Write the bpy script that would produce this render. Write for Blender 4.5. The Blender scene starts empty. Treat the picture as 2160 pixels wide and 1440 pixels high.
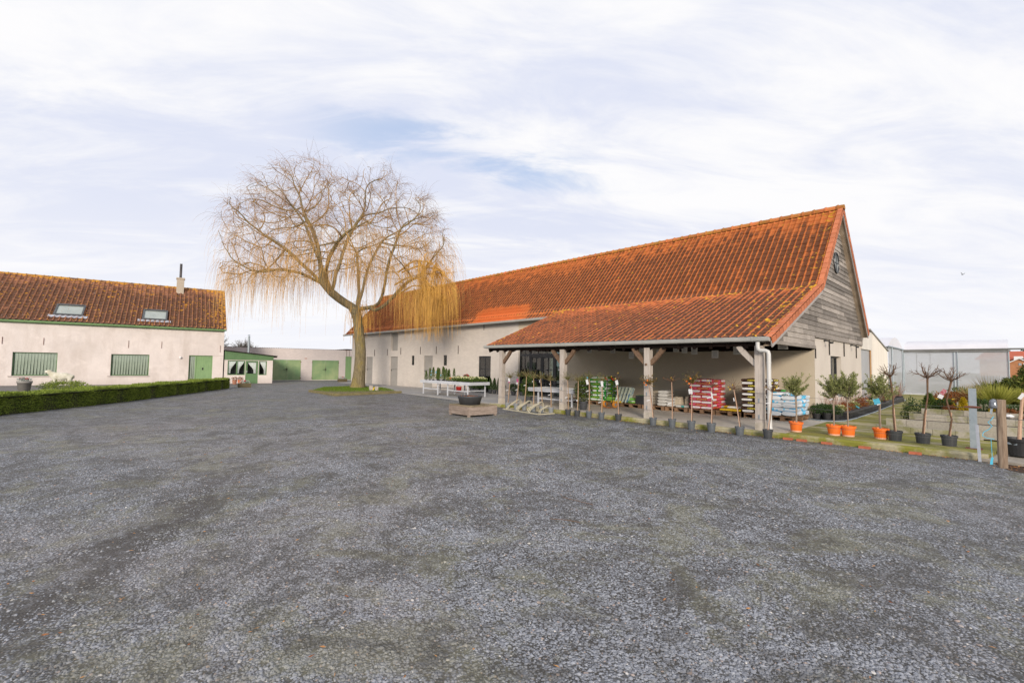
import bpy, math, random
import numpy as np
from mathutils import Vector, Matrix
R_ = math.radians
SC = bpy.context.scene

# ------------------------------------------------------------------ camera
cam_d = bpy.data.cameras.new('camera'); cam = bpy.data.objects.new('camera', cam_d)
SC.collection.objects.link(cam); SC.camera = cam
cam_d.sensor_width = 36.0; cam_d.lens = 16.417; cam_d.clip_end = 3000.0; cam_d.clip_start = 0.05
FW = np.array([-0.72668, 0.68698, 0.0]); RT = np.array([0.68698, 0.72668, 0.0]); UP = np.array([0, 0, 1.0])
_p = R_(2.9056); _r = R_(0.8)
_f = FW*math.cos(_p) + UP*math.sin(_p); _u = -FW*math.sin(_p) + UP*math.cos(_p)
_x = RT*math.cos(_r) + _u*math.sin(_r); _y = -RT*math.sin(_r) + _u*math.cos(_r)
m = Matrix.Identity(4)
for i in range(3):
    m[i][0] = _x[i]; m[i][1] = _y[i]; m[i][2] = -_f[i]
m[2][3] = 1.62
cam.matrix_world = m

# ------------------------------------------------------------------ light
SUN_AZ = math.atan2(-0.93, 0.22)      # towards the sun in plan (x, y)
SUN_EL = R_(17)
sd = Vector((math.cos(SUN_AZ)*0 + 0.16*0, 0, 0))
sun_dir = Vector((0.72, -0.69, 0)).normalized()*math.cos(SUN_EL) + Vector((0, 0, math.sin(SUN_EL)))
sl = bpy.data.lights.new('sun', 'SUN'); sl.energy = 2.35; sl.angle = R_(14); sl.color = (1.0, 0.88, 0.74)
so = bpy.data.objects.new('sun', sl); SC.collection.objects.link(so)
so.rotation_euler = sun_dir.to_track_quat('Z', 'Y').to_euler()
W = bpy.data.worlds.new('World'); SC.world = W; W.use_nodes = True
nt = W.node_tree; nt.nodes.clear()
def wn(t, **k):
    n = nt.nodes.new(t)
    for a, b in k.items(): setattr(n, a, b)
    return n
def wmath(op, a, b=None, c=None):
    n = wn('ShaderNodeMath', operation=op)
    for i, v in enumerate((a, b, c)):
        if v is None: continue
        if isinstance(v, (int, float)): n.inputs[i].default_value = v
        else: nt.links.new(v, n.inputs[i])
    return n.outputs[0]
wo = wn('ShaderNodeOutputWorld'); bg = wn('ShaderNodeBackground'); bg.inputs[1].default_value = 0.0765
nt.links.new(bg.outputs[0], wo.inputs[0])
sky = wn('ShaderNodeTexSky', sky_type='NISHITA'); sky.sun_disc = False
sky.sun_elevation = SUN_EL; sky.sun_rotation = math.atan2(sun_dir.x, sun_dir.y)
tc = wn('ShaderNodeTexCoord'); sx = wn('ShaderNodeSeparateXYZ'); nt.links.new(tc.outputs['Generated'], sx.inputs[0])
zz = wmath('ADD', wmath('MAXIMUM', sx.outputs[2], 0.0), 0.16)
# cloud layer coordinates (direction projected on a high flat layer), a runs across, b away
ca = wmath('DIVIDE', wmath('ADD', wmath('MULTIPLY', sx.outputs[0], 0.60), wmath('MULTIPLY', sx.outputs[1], 0.80)), zz)
cb = wmath('DIVIDE', wmath('ADD', wmath('MULTIPLY', sx.outputs[0], -0.80), wmath('MULTIPLY', sx.outputs[1], 0.60)), zz)
def cloud(sa, sb, off, scale, detail, rough, dist=0.0):
    c = wn('ShaderNodeCombineXYZ')
    nt.links.new(wmath('MULTIPLY', ca, sa), c.inputs[0]); nt.links.new(wmath('MULTIPLY', cb, sb), c.inputs[1]); c.inputs[2].default_value = off
    n = wn('ShaderNodeTexNoise'); nt.links.new(c.outputs[0], n.inputs['Vector'])
    n.inputs['Scale'].default_value = scale; n.inputs['Detail'].default_value = detail
    n.inputs['Roughness'].default_value = rough; n.inputs['Distortion'].default_value = dist
    return n.outputs['Fac']
def wramp(v, a, b, lo=0.0, hi=1.0):
    n = wn('ShaderNodeMapRange', interpolation_type='SMOOTHSTEP'); nt.links.new(v, n.inputs[0])
    for i, q in enumerate((a, b, lo, hi)): n.inputs[i+1].default_value = q
    return n.outputs[0]
def wmix(f, a, b):
    n = wn('ShaderNodeMix', data_type='RGBA')
    if isinstance(f, (int, float)): n.inputs[0].default_value = f
    else: nt.links.new(f, n.inputs[0])
    for i, v in ((6, a), (7, b)):
        if isinstance(v, tuple): n.inputs[i].default_value = (*v, 1)
        else: nt.links.new(v, n.inputs[i])
    return n.outputs[2]
n1 = cloud(0.34, 1.0, 3.1, 1.25, 7, 0.58, 0.9)     # broad streaks
n2 = cloud(0.8, 2.0, 7.7, 1.7, 8, 0.62, 0.9)       # finer fibres
n3 = cloud(0.5, 0.9, 2.4, 0.9, 4, 0.5, 0.2)        # where the cover is thin
streak = wramp(wmath('ADD', wmath('MULTIPLY', n1, 0.55), wmath('MULTIPLY', n2, 0.45)), 0.40, 0.61)
veil = wmix(streak, (6.75, 7.1, 8.4), (8.95, 8.9, 9.0))
skyc = wmix(0.62, sky.outputs[0], (4.2, 6.0, 9.3))
# thin place in the cover, low in the middle of the view, and a few softer ones elsewhere
da = wmath('ADD', ca, -0.42*0 - 1.02); db = wmath('ADD', cb, -2.95)
thin = wramp(n3, 0.40, 0.27)
g0 = np.array([-0.745, 0.522, 0.0]); g0 /= np.linalg.norm(g0); gs = np.array([g0[1], -g0[0], 0])
def wdot(v):
    d = wn('ShaderNodeVectorMath', operation='DOT_PRODUCT'); nt.links.new(tc.outputs['Generated'], d.inputs[0]); d.inputs[1].default_value = tuple(v); return d.outputs['Value']
wob = wmath('MULTIPLY', wmath('SUBTRACT', n1, 0.5), 0.35)
e_a = wmath('DIVIDE', wmath('ADD', wdot(gs), -0.03), 0.30)
e_e = wmath('DIVIDE', wmath('ADD', wmath('SUBTRACT', sx.outputs[2], 0.392), wob), 0.070)
e_r = wmath('ADD', wmath('MULTIPLY', e_a, e_a), wmath('MULTIPLY', e_e, e_e))
front = wramp(wdot(g0), 0.2, 0.5)
hole = wmath('MULTIPLY', wmath('MULTIPLY', wramp(e_r, 1.3, 0.0), front), wramp(n2, 0.62, 0.40))
gap = wmath('MAXIMUM', wmath('MULTIPLY', thin, 0.22), wmath('MULTIPLY', hole, 0.62))
cl = wmix(gap, veil, skyc)
hz = wramp(sx.outputs[2], 0.02, 0.34, 1.0, 0.0)
cl = wmix(wmath('MULTIPLY', hz, 0.8), cl, (8.7, 8.7, 9.0))
nt.links.new(cl, bg.inputs[0])

SC.view_settings.view_transform = 'Standard'; SC.view_settings.look = 'None'
SC.view_settings.exposure = 0.53; SC.view_settings.gamma = 1.0; SC.view_settings.use_curve_mapping = False
SC.render.engine = 'CYCLES'
SC.cycles.max_bounces = 6; SC.cycles.diffuse_bounces = 3; SC.cycles.glossy_bounces = 3
SC.cycles.transmission_bounces = 4; SC.cycles.transparent_max_bounces = 16
SC.cycles.use_denoising = True; SC.cycles.denoiser = 'OPENIMAGEDENOISE'; SC.cycles.denoising_input_passes = 'RGB_ALBEDO_NORMAL'; SC.cycles.denoising_prefilter = 'NONE'

# ------------------------------------------------------------------ materials
class NT:
    def __init__(s, name):
        s.m = bpy.data.materials.new(name); s.m.use_nodes = True; s.t = s.m.node_tree; s.t.nodes.clear()
        s.out = s.t.nodes.new('ShaderNodeOutputMaterial'); s.b = s.t.nodes.new('ShaderNodeBsdfPrincipled')
        s.t.links.new(s.b.outputs[0], s.out.inputs[0]); s.b.inputs['Specular IOR Level'].default_value = 0.3
        s._tc = None
    def n(s, t, **k):
        x = s.t.nodes.new(t)
        for a, b in k.items(): setattr(x, a, b)
        return x
    def put(s, v, sock):
        if isinstance(v, (int, float)): sock.default_value = v
        elif isinstance(v, (tuple, list)): sock.default_value = (*v, 1) if len(v) == 3 and len(sock.default_value) == 4 else v
        else: s.t.links.new(v, sock)
    def math(s, op, *a):
        x = s.n('ShaderNodeMath', operation=op)
        for i, v in enumerate(a): s.put(v, x.inputs[i])
        return x.outputs[0]
    def obj(s, scale=(1, 1, 1)):
        if s._tc is None: s._tc = s.n('ShaderNodeTexCoord')
        if scale == (1, 1, 1): return s._tc.outputs['Object']
        mp = s.n('ShaderNodeMapping'); s.t.links.new(s._tc.outputs['Object'], mp.inputs[0]); mp.inputs['Scale'].default_value = scale
        return mp.outputs[0]
    def noise(s, scale, detail=4, rough=0.55, st=(1, 1, 1), dist=0.0):
        x = s.n('ShaderNodeTexNoise'); s.put(s.obj(st), x.inputs['Vector']); x.inputs['Scale'].default_value = scale
        x.inputs['Detail'].default_value = detail; x.inputs['Roughness'].default_value = rough; x.inputs['Distortion'].default_value = dist
        return x.outputs['Fac']
    def vor(s, scale, feature='F1', out='Distance', st=(1, 1, 1), rnd=1.0):
        x = s.n('ShaderNodeTexVoronoi', feature=feature); s.put(s.obj(st), x.inputs['Vector']); x.inputs['Scale'].default_value = scale
        x.inputs['Randomness'].default_value = rnd
        return x.outputs[out]
    def ramp(s, v, a, b, lo=0.0, hi=1.0):
        x = s.n('ShaderNodeMapRange'); s.put(v, x.inputs[0])
        for i, q in enumerate((a, b, lo, hi)): x.inputs[i+1].default_value = q
        return x.outputs[0]
    def mix(s, f, a, b, blend='MIX'):
        x = s.n('ShaderNodeMix', data_type='RGBA', blend_type=blend)
        s.put(f, x.inputs[0]); s.put(a, x.inputs[6]); s.put(b, x.inputs[7]); return x.outputs[2]
    def attr(s, name='v'):
        x = s.n('ShaderNodeAttribute', attribute_name=name); return x.outputs['Fac']
    def bump(s, h, strength=0.5, dist=0.02):
        x = s.n('ShaderNodeBump'); s.put(h, x.inputs['Height']); x.inputs['Strength'].default_value = strength; x.inputs['Distance'].default_value = dist
        s.t.links.new(x.outputs[0], s.b.inputs['Normal'])
    def col(s, c): s.put(c, s.b.inputs['Base Color'])
    def rough(s, r): s.put(r, s.b.inputs['Roughness'])

MATS = {}
def pmat(name, c1, c2=None, scale=3.0, detail=5, rough=0.75, bump=0.0, bscale=40.0, bd=0.01, st=(1, 1, 1), metal=0.0, spec=0.3, lo=0.35, hi=0.65, vv=0.0, coat=0.0):
    """two-tone noise material; vv = strength of the per-face value attribute"""
    if name in MATS: return MATS[name]
    N = NT(name)
    if c2 is None: c2 = tuple(x*0.8 for x in c1)
    c = N.mix(N.ramp(N.noise(scale, detail, 0.6, st), lo, hi), c1, c2)
    if vv:
        a = N.attr(); f = N.ramp(a, 0, 1, 1-vv, 1+vv)
        g = N.n('ShaderNodeVectorMath', operation='SCALE'); N.put(c, g.inputs[0]); N.put(f, g.inputs[3]); c = g.outputs[0]
    N.col(c); N.rough(rough); N.b.inputs['Metallic'].default_value = metal; N.b.inputs['Specular IOR Level'].default_value = spec
    if bump: N.bump(N.noise(bscale, 4, 0.6, st), bump, bd)
    MATS[name] = N.m; return N.m

def ground_tint(N, c):
    """patches of the yard: algae-green, brown and nearly bare dark ground"""
    fine = N.noise(11, 6, 0.75); p = N.noise(1.1, 9, 0.78, (1, 1, 1), 1.2); q = N.noise(0.17, 5, 0.6, (1, 1, 1), 0.5); r = N.noise(2.6, 8, 0.78, (1, 1, 1), 0.5)
    g = N.math('ADD', N.noise(0.75, 8, 0.76, (1, 1, 1), 0.9), N.math('MULTIPLY', N.math('SUBTRACT', fine, 0.5), 0.28))
    c = N.mix(N.math('MULTIPLY', N.ramp(g, 0.495, 0.59), 0.66), c, (0.185, 0.18, 0.105))
    c = N.mix(N.math('MULTIPLY', N.ramp(q, 0.52, 0.64), 0.30), c, (0.26, 0.225, 0.21))
    d = N.math('ADD', N.math('ADD', N.math('MULTIPLY', p, 0.55), N.math('MULTIPLY', r, 0.35)), N.math('MULTIPLY', fine, 0.22))
    k = N.ramp(d, 0.553, 0.620); lt = N.ramp(d, 0.54, 0.46)
    c = N.mix(N.math('MULTIPLY', lt, 0.30), c, (0.36, 0.38, 0.42))
    return N.mix(N.math('MULTIPLY', k, 0.70), c, (0.055, 0.050, 0.040))
def mat_gravel():
    N = NT('gravel')
    v1 = N.vor(55, 'F1', 'Color'); d1 = N.vor(55, 'F1', 'Distance')
    sep = N.n('ShaderNodeSeparateColor'); N.put(v1, sep.inputs[0])
    val = N.ramp(sep.outputs[0], 0, 1, 0.0, 1.0)
    stone = N.mix(val, (0.20, 0.212, 0.238), (0.36, 0.378, 0.415))
    stone = N.mix(N.ramp(sep.outputs[1], 0.93, 0.99), stone, (0.42, 0.36, 0.30))
    gapc = N.ramp(d1, 0.36, 0.58)
    stone = N.mix(gapc, stone, (0.042, 0.039, 0.034))
    fine = N.noise(14, 5, 0.7)
    stone = ground_tint(N, stone)
    # wheel track running from the lower left of the yard
    sp = N.n('ShaderNodeSeparateXYZ'); N.put(N.obj(), sp.inputs[0])
    # distance across the line (-4.1,-0.25) -> (-7.6,1.8)
    dx, dy = -3.5, 2.05; L = math.hypot(dx, dy); nx, ny = -dy/L, dx/L
    dl = N.math('ADD', N.math('ADD', N.math('MULTIPLY', sp.outputs[0], nx), N.math('MULTIPLY', sp.outputs[1], ny)), -(nx*-4.1 + ny*-0.32))
    dl = N.math('ADD', dl, N.ramp(N.noise(0.8, 5, 0.6), 0, 1, -0.95, 0.95))
    al = N.math('ADD', N.math('MULTIPLY', sp.outputs[0], dx/L), N.math('MULTIPLY', sp.outputs[1], dy/L))
    band = N.math('MULTIPLY', N.ramp(N.math('ABSOLUTE', dl), 0.18, 0.42, 1, 0), N.math('MULTIPLY', N.ramp(al, 6.6, 8.6, 1, 0), N.ramp(al, 2.6, 3.6, 0, 1)))
    band = N.math('MULTIPLY', band, N.math('MULTIPLY', N.ramp(fine, 0.3, 0.55, 0.55, 1.0), N.ramp(N.noise(1.1, 4, 0.6), 0.38, 0.52)))
    stone = N.mix(N.math('MULTIPLY', band, 0.95), stone, (0.052, 0.044, 0.037))
    stone = N.mix(N.math('MULTIPLY', N.ramp(N.noise(30, 6, 0.8), 0.50, 0.62), 0.45), stone, (0.05, 0.047, 0.042))
    gr = N.noise(7.5, 8, 0.85); stone = N.mix(N.math('MULTIPLY', N.ramp(gr, 0.50, 0.36), 0.55), stone, (0.075, 0.072, 0.066)); stone = N.mix(N.math('MULTIPLY', N.ramp(gr, 0.52, 0.66), 0.45), stone, (0.40, 0.42, 0.46))
    N.col(stone); N.rough(N.ramp(val, 0, 1, 0.45, 0.75)); N.b.inputs['Specular IOR Level'].default_value = 0.4
    h = N.math('ADD', N.ramp(d1, 0.05, 0.6, 1, 0), N.math('MULTIPLY', N.noise(9, 3), 0.6))
    N.bump(h, 0.75, 0.012)
    return N.m
def mat_tile(name, c_roll, c_pan, c_lich, amt_dirt=0.9, lich=0.5, white=0.0, patch=False, bias=0.0):
    N = NT(name)
    roll = N.attr('roll'); rnd = N.attr('rnd'); t = N.attr('slope'); edge = N.attr('edge')
    sp = N.n('ShaderNodeSeparateXYZ'); N.put(N.obj(), sp.inputs[0])
    base = N.mix(rnd, c_roll, tuple(x*0.74 for x in c_roll))
    base = N.mix(N.ramp(N.noise(7, 5, 0.7), 0.4, 0.7), base, tuple(x*0.78 for x in c_roll))
    big = N.noise(0.33, 5, 0.6, (1, 1, 1), 0.5); mid = N.noise(4.0, 6, 0.7); per = N.noise(2.2, 3, 0.6, (1.6, 0.35, 0.35))
    dirt = N.math('ADD', N.ramp(roll, 0.15, 0.8, 0.70, -0.60), N.math('MULTIPLY', N.math('SUBTRACT', mid, 0.5), 1.1))
    dirt = N.math('ADD', dirt, N.math('MULTIPLY', N.math('SUBTRACT', per, 0.5), 1.5))
    dirt = N.math('ADD', dirt, N.math('MULTIPLY', N.math('SUBTRACT', rnd, 0.5), 0.5))
    dirt = N.math('ADD', dirt, N.ramp(t, 0.60, 1.0, 0.05, -0.95))
    dirt = N.math('ADD', dirt, N.math('MULTIPLY', N.math('SUBTRACT', big, 0.5), 0.9))
    dirt = N.math('ADD', dirt, bias)
    if patch:  # relaid bright tiles low on the roof, and the duller far end
        wb = N.math('MULTIPLY', N.math('SUBTRACT', N.noise(1.3, 5, 0.7), 0.5), 1.6)
        xw = N.math('ADD', sp.outputs[0], wb); zw = N.math('ADD', sp.outputs[2], N.math('MULTIPLY', wb, 0.5))
        px = N.math('MULTIPLY', N.ramp(xw, -21.4, -20.6), N.ramp(xw, -18.0, -16.6, 1, 0))
        pt = N.math('MULTIPLY', px, N.ramp(zw, 4.5, 5.0, 1, 0))
        dirt = N.math('SUBTRACT', dirt, N.math('MULTIPLY', pt, 3.0))
        dirt = N.math('ADD', dirt, N.math('MULTIPLY', N.ramp(sp.outputs[0], -21, -29, 0, 1), 0.25))
    df = N.ramp(dirt, -0.12, 0.42)
    c = N.mix(N.math('MULTIPLY', df, amt_dirt), base, N.mix(N.ramp(mid, 0.35, 0.7), c_pan, tuple(x*0.62 for x in c_pan)))
    if patch: c = N.mix(N.math('MULTIPLY', pt, 0.7), c, (0.60, 0.13, 0.035))
    ln = N.math('ADD', N.noise(6, 4, 0.62), N.ramp(t, 0.86, 1.0, 0.0, 0.10)); 
    ln = N.math('ADD', ln, N.ramp(edge, 0.0, 1.0, 0.0, 0.13))
    ln = N.math('ADD', ln, N.math('MULTIPLY', N.math('SUBTRACT', N.noise(0.8, 3), 0.5), 0.18))
    lf = N.ramp(ln, 0.66-0.10*lich, 0.72-0.10*lich)
    c = N.mix(lf, c, c_lich)
    if white:
        c = N.mix(N.math('MULTIPLY', N.ramp(N.noise(16, 3, 0.6), 0.66, 0.70), white), c, (0.5, 0.5, 0.47))
    N.col(c); N.rough(0.85); N.b.inputs['Specular IOR Level'].default_value = 0.2
    N.bump(N.noise(60, 4, 0.6), 0.35, 0.006)
    return N.m
def mat_plaster(name, c, stain, bump=0.5):
    N = NT(name)
    a = N.noise(0.7, 6, 0.65, (1, 1, 1), 0.6); b = N.noise(5, 6, 0.7); w = N.noise(1.2, 5, 0.6, (1, 1, 0.25))
    k = N.mix(N.ramp(a, 0.38, 0.68), c, tuple(x*0.86 for x in c))
    k = N.mix(N.math('MULTIPLY', N.ramp(w, 0.48, 0.70), 0.75), k, stain); k = N.mix(N.math('MULTIPLY', N.ramp(N.noise(0.45, 7, 0.75, (1, 1, 1), 1.5), 0.52, 0.60), 0.35), k, tuple(min(1, x*1.12) for x in c))
    k = N.mix(N.math('MULTIPLY', N.ramp(b, 0.58, 0.75), 0.35), k, stain)
    sp = N.n('ShaderNodeSeparateXYZ'); N.put(N.obj(), sp.inputs[0])
    low = N.ramp(N.math('ADD', sp.outputs[2], N.math('MULTIPLY', a, 0.5)), 0.25, 0.7, 1, 0)
    k = N.mix(N.math('MULTIPLY', low, 0.35), k, tuple(x*0.7 for x in stain))
    N.col(k); N.rough(0.9); N.b.inputs['Specular IOR Level'].default_value = 0.15
    N.bump(N.math('ADD', N.noise(9, 6, 0.65), N.math('MULTIPLY', N.noise(1.5, 3), 1.2)), bump, 0.03)
    return N.m
def mat_brick(name, c, mortar, rot=0.0):
    N = NT(name)
    mp = N.n('ShaderNodeMapping'); N.put(N.obj(), mp.inputs[0]); mp.inputs['Rotation'].default_value = (math.pi/2, 0, 0)
    br = N.n('ShaderNodeTexBrick'); N.put(mp.outputs[0], br.inputs['Vector'])
    for k, v in (('Scale', 1.0), ('Mortar Size', 0.007), ('Mortar Smooth', 0.4), ('Bias', 0.0), ('Brick Width', 0.22), ('Row Height', 0.067)): br.inputs[k].default_value = v
    br.inputs['Color1'].default_value = (*c, 1); br.inputs['Color2'].default_value = (*[x*0.9 for x in c], 1); br.inputs['Mortar'].default_value = (*mortar, 1)
    k = N.mix(N.math('MULTIPLY', N.ramp(N.noise(0.6, 7, 0.7, (1, 1, 0.5)), 0.42, 0.62), 0.7), br.outputs['Color'], tuple(x*0.8 for x in c))
    k = N.mix(N.math('MULTIPLY', N.ramp(N.noise(4, 6, 0.7), 0.60, 0.74), 0.4), k, tuple(x*0.72 for x in c))
    sp = N.n('ShaderNodeSeparateXYZ'); N.put(N.obj(), sp.inputs[0]); lo_ = N.ramp(N.math('ADD', sp.outputs[2], N.math('MULTIPLY', N.noise(1.5, 6, 0.7), 0.9)), 0.45, 0.95, 1, 0); k = N.mix(N.math('MULTIPLY', lo_, 0.45), k, tuple(x*0.62 for x in c))
    N.col(k); N.rough(0.85); N.b.inputs['Specular IOR Level'].default_value = 0.2
    N.bump(N.math('ADD', N.math('MULTIPLY', br.outputs['Fac'], -1.0), N.math('MULTIPLY', N.noise(30, 5, 0.6), 0.9)), 0.9, 0.010)
    return N.m
def mat_wood(name, c1, c2, st=(1, 1, 1), vv=0.3, scale=6, bump=0.4):
    N = NT(name)
    g = N.noise(scale, 7, 0.65, st, 0.3); b = N.noise(1.3, 4)
    c = N.mix(N.ramp(g, 0.32, 0.68), c1, c2); c = N.mix(N.math('MULTIPLY', N.ramp(b, 0.45, 0.7), 0.4), c, tuple(x*0.6 for x in c2))
    f = N.ramp(N.attr(), 0, 1, 1-vv, 1+vv); g2 = N.n('ShaderNodeVectorMath', operation='SCALE'); N.put(c, g2.inputs[0]); N.put(f, g2.inputs[3])
    N.col(g2.outputs[0]); N.rough(0.85); N.b.inputs['Specular IOR Level'].default_value = 0.2
    N.bump(g, bump, 0.006); return N.m
def mat_glass(name, tint=(0.97, 0.985, 0.975), refl=0.0):
    """thin window pane: mostly see-through, mirror at grazing angles"""
    N = NT(name); N.t.nodes.remove(N.b)
    tr = N.n('ShaderNodeBsdfTransparent'); tr.inputs[0].default_value = (*tint, 1)
    gl = N.n('ShaderNodeBsdfGlossy'); gl.inputs['Roughness'].default_value = 0.03; gl.inputs[0].default_value = (0.9, 0.95, 0.95, 1)
    fr = N.n('ShaderNodeFresnel'); fr.inputs[0].default_value = 1.5
    mx = N.n('ShaderNodeMixShader'); N.put(N.math('ADD', N.math('MULTIPLY', fr.outputs[0], 1.0), refl), mx.inputs[0])
    N.t.links.new(tr.outputs[0], mx.inputs[1]); N.t.links.new(gl.outputs[0], mx.inputs[2]); N.t.links.new(mx.outputs[0], N.out.inputs[0])
    return N.m
def mat_film(name):
    N = NT(name); N.t.nodes.remove(N.b)
    df = N.n('ShaderNodeBsdfDiffuse'); df.inputs[0].default_value = (0.70, 0.72, 0.76, 1)
    tl = N.n('ShaderNodeBsdfTranslucent'); tl.inputs[0].default_value = (0.75, 0.77, 0.80, 1)
    tr = N.n('ShaderNodeBsdfTransparent'); tr.inputs[0].default_value = (0.9, 0.93, 0.95, 1)
    gl = N.n('ShaderNodeBsdfGlossy'); gl.inputs['Roughness'].default_value = 0.3
    m1 = N.n('ShaderNodeMixShader'); m1.inputs[0].default_value = 0.5; m2 = N.n('ShaderNodeMixShader'); m3 = N.n('ShaderNodeMixShader'); m3.inputs[0].default_value = 0.07
    N.put(N.ramp(N.noise(0.9, 5, 0.6, (1, 1, 2)), 0.3, 0.7, 0.10, 0.24), m2.inputs[0])
    L = N.t.links
    L.new(df.outputs[0], m1.inputs[1]); L.new(tl.outputs[0], m1.inputs[2]); L.new(m1.outputs[0], m2.inputs[1]); L.new(tr.outputs[0], m2.inputs[2])
    L.new(m2.outputs[0], m3.inputs[1]); L.new(gl.outputs[0], m3.inputs[2]); L.new(m3.outputs[0], N.out.inputs[0])
    return N.m
def mat_leaf(name, c1, c2, rough=0.6, trans=0.25):
    """foliage: per-leaf value mixes two greens"""
    N = NT(name)
    c = N.mix(N.attr(), c1, c2); N.col(c); N.rough(rough); N.b.inputs['Specular IOR Level'].default_value = 0.25
    if trans:
        tl = N.n('ShaderNodeBsdfTranslucent'); N.put(c, tl.inputs[0]); mx = N.n('ShaderNodeMixShader'); mx.inputs[0].default_value = trans
        N.t.links.new(N.b.outputs[0], mx.inputs[1]); N.t.links.new(tl.outputs[0], mx.inputs[2]); N.t.links.new(mx.outputs[0], N.out.inputs[0])
    return N.m

# ------------------------------------------------------------------ mesh building
class MB:
    def __init__(s): s.V = []; s.nv = 0; s.F = []; s.M = []; s.A = []
    def add(s, V, F, m=0, a=0.5):
        V = np.asarray(V, float).reshape(-1, 3)
        if isinstance(F, list) and F and isinstance(F[0], tuple) and len({len(f) for f in F}) > 1:
            off = s.nv; s.V.append(V); s.nv += len(V)
            for f in F: s.F.append(np.array([f], int) + off); s.M.append(np.array([m])); s.A.append(np.array([float(a)]))
            return s
        F = np.asarray(F, int)
        if F.ndim == 1: F = F.reshape(1, -1)
        s.V.append(V); s.F.append(F + s.nv); s.nv += len(V); k = len(F)
        s.M.append(np.full(k, m, int) if np.isscalar(m) else np.asarray(m, int))
        s.A.append(np.full(k, a, float) if np.isscalar(a) else np.asarray(a, float)); return s
    def box(s, x0, x1, y0, y1, z0, z1, m=0, a=0.5):
        V = [(x0,y0,z0),(x1,y0,z0),(x1,y1,z0),(x0,y1,z0),(x0,y0,z1),(x1,y0,z1),(x1,y1,z1),(x0,y1,z1)]
        return s.add(V, [(0,3,2,1),(4,5,6,7),(0,1,5,4),(1,2,6,5),(2,3,7,6),(3,0,4,7)], m, a)
    def beam(s, p, q, w, h, m=0, a=0.5, up=(0, 0, 1)):
        """square bar from p to q, width w across, height h along up"""
        p = np.array(p, float); q = np.array(q, float); d = q-p; d /= np.linalg.norm(d); up = np.array(up, float)
        sd = np.cross(d, up); 
        if np.linalg.norm(sd) < 1e-5: sd = np.cross(d, (1.0, 0, 0))
        sd /= np.linalg.norm(sd); u = np.cross(sd, d)
        V = [c + sd*w/2*i + u*h/2*j for c in (p, q) for i, j in ((-1,-1),(1,-1),(1,1),(-1,1))]
        return s.add(V, [(0,1,2,3),(7,6,5,4),(0,4,5,1),(1,5,6,2),(2,6,7,3),(3,7,4,0)], m, a)
    def poly(s, pts, m=0, a=0.5): return s.add(pts, [tuple(range(len(pts)))], m, a)
    def prism(s, pts, off, m=0, a=0.5):
        """polygon (3-D points) extruded by vector off"""
        n = len(pts); P = np.array(pts, float); Q = P + np.array(off, float)
        s.add(P, [tuple(range(n))], m, a); s.add(Q, [tuple(reversed(range(n)))], m, a)
        return s.add(np.vstack([P, Q]), [(i, i+n, (i+1) % n + n, (i+1) % n) for i in range(n)], m, a)
    def tube(s, P, r, n=8, m=0, a=0.5, cap=True):
        P = np.array(P, float); k = len(P); r = np.full(k, r) if np.isscalar(r) else np.array(r, float)
        T = np.gradient(P, axis=0); T /= np.linalg.norm(T, axis=1)[:, None] + 1e-9
        ref = np.array([0, 0, 1.0]) if abs(T[0][2]) < 0.9 else np.array([1.0, 0, 0]); V = []
        x = np.cross(T[0], ref); x /= np.linalg.norm(x)
        for i in range(k):
            x = x - T[i]*np.dot(x, T[i]); x /= np.linalg.norm(x) + 1e-9; y = np.cross(T[i], x)
            for j in range(n):
                an = 2*math.pi*j/n; V.append(P[i] + r[i]*(math.cos(an)*x + math.sin(an)*y))
        F = [(i*n+j, i*n+(j+1) % n, (i+1)*n+(j+1) % n, (i+1)*n+j) for i in range(k-1) for j in range(n)]
        s.add(V, F, m, a)
        if cap:
            s.add(V[:n], [tuple(reversed(range(n)))], m, a); s.add(V[-n:], [tuple(range(n))], m, a)
        return s
    def lathe(s, prof, n=16, c=(0, 0, 0), m=0, a=0.5, ov=1.0):
        V = []; k = len(prof)
        for r, z in prof:
            for j in range(n):
                an = 2*math.pi*j/n; V.append((c[0]+r*math.cos(an)*ov, c[1]+r*math.sin(an), c[2]+z))
        return s.add(V, [(i*n+j, i*n+(j+1) % n, (i+1)*n+(j+1) % n, (i+1)*n+j) for i in range(k-1) for j in range(n)], m, a)
    def disc(s, r, z, n=16, c=(0, 0, 0), m=0, a=0.5):
        return s.add([(c[0]+r*math.cos(2*math.pi*j/n), c[1]+r*math.sin(2*math.pi*j/n), c[2]+z) for j in range(n)], [tuple(range(n))], m, a)
    def tubes(s, P, R, n=3, m=0, a=0.5):
        """many thin tubes at once: P (N,k,3), R (N,k)"""
        P = np.asarray(P, float); N, k, _ = P.shape; R = np.broadcast_to(R, (N, k))
        T = np.gradient(P, axis=1); T /= np.linalg.norm(T, axis=2)[..., None] + 1e-9
        ref = np.where(np.abs(T[..., 2:3]) > 0.8, np.array([1.0, 0, 0]), np.array([0, 0, 1.0]))
        X = np.cross(T, ref); X /= np.linalg.norm(X, axis=2)[..., None] + 1e-9; Y = np.cross(T, X)
        an = 2*math.pi*np.arange(n)/n
        V = P[:, :, None, :] + R[:, :, None, None]*(np.cos(an)[None, None, :, None]*X[:, :, None, :] + np.sin(an)[None, None, :, None]*Y[:, :, None, :])
        idx = np.arange(N*k*n).reshape(N, k, n); a0 = idx[:, :-1, :]; b0 = np.roll(a0, -1, axis=2); a1 = idx[:, 1:, :]; b1 = np.roll(a1, -1, axis=2)
        F = np.stack([a0, b0, b1, a1], axis=-1).reshape(-1, 4)
        if not np.isscalar(a): a = np.repeat(np.asarray(a), (k-1)*n)
        return s.add(V.reshape(-1, 3), F, m, a)
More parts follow.
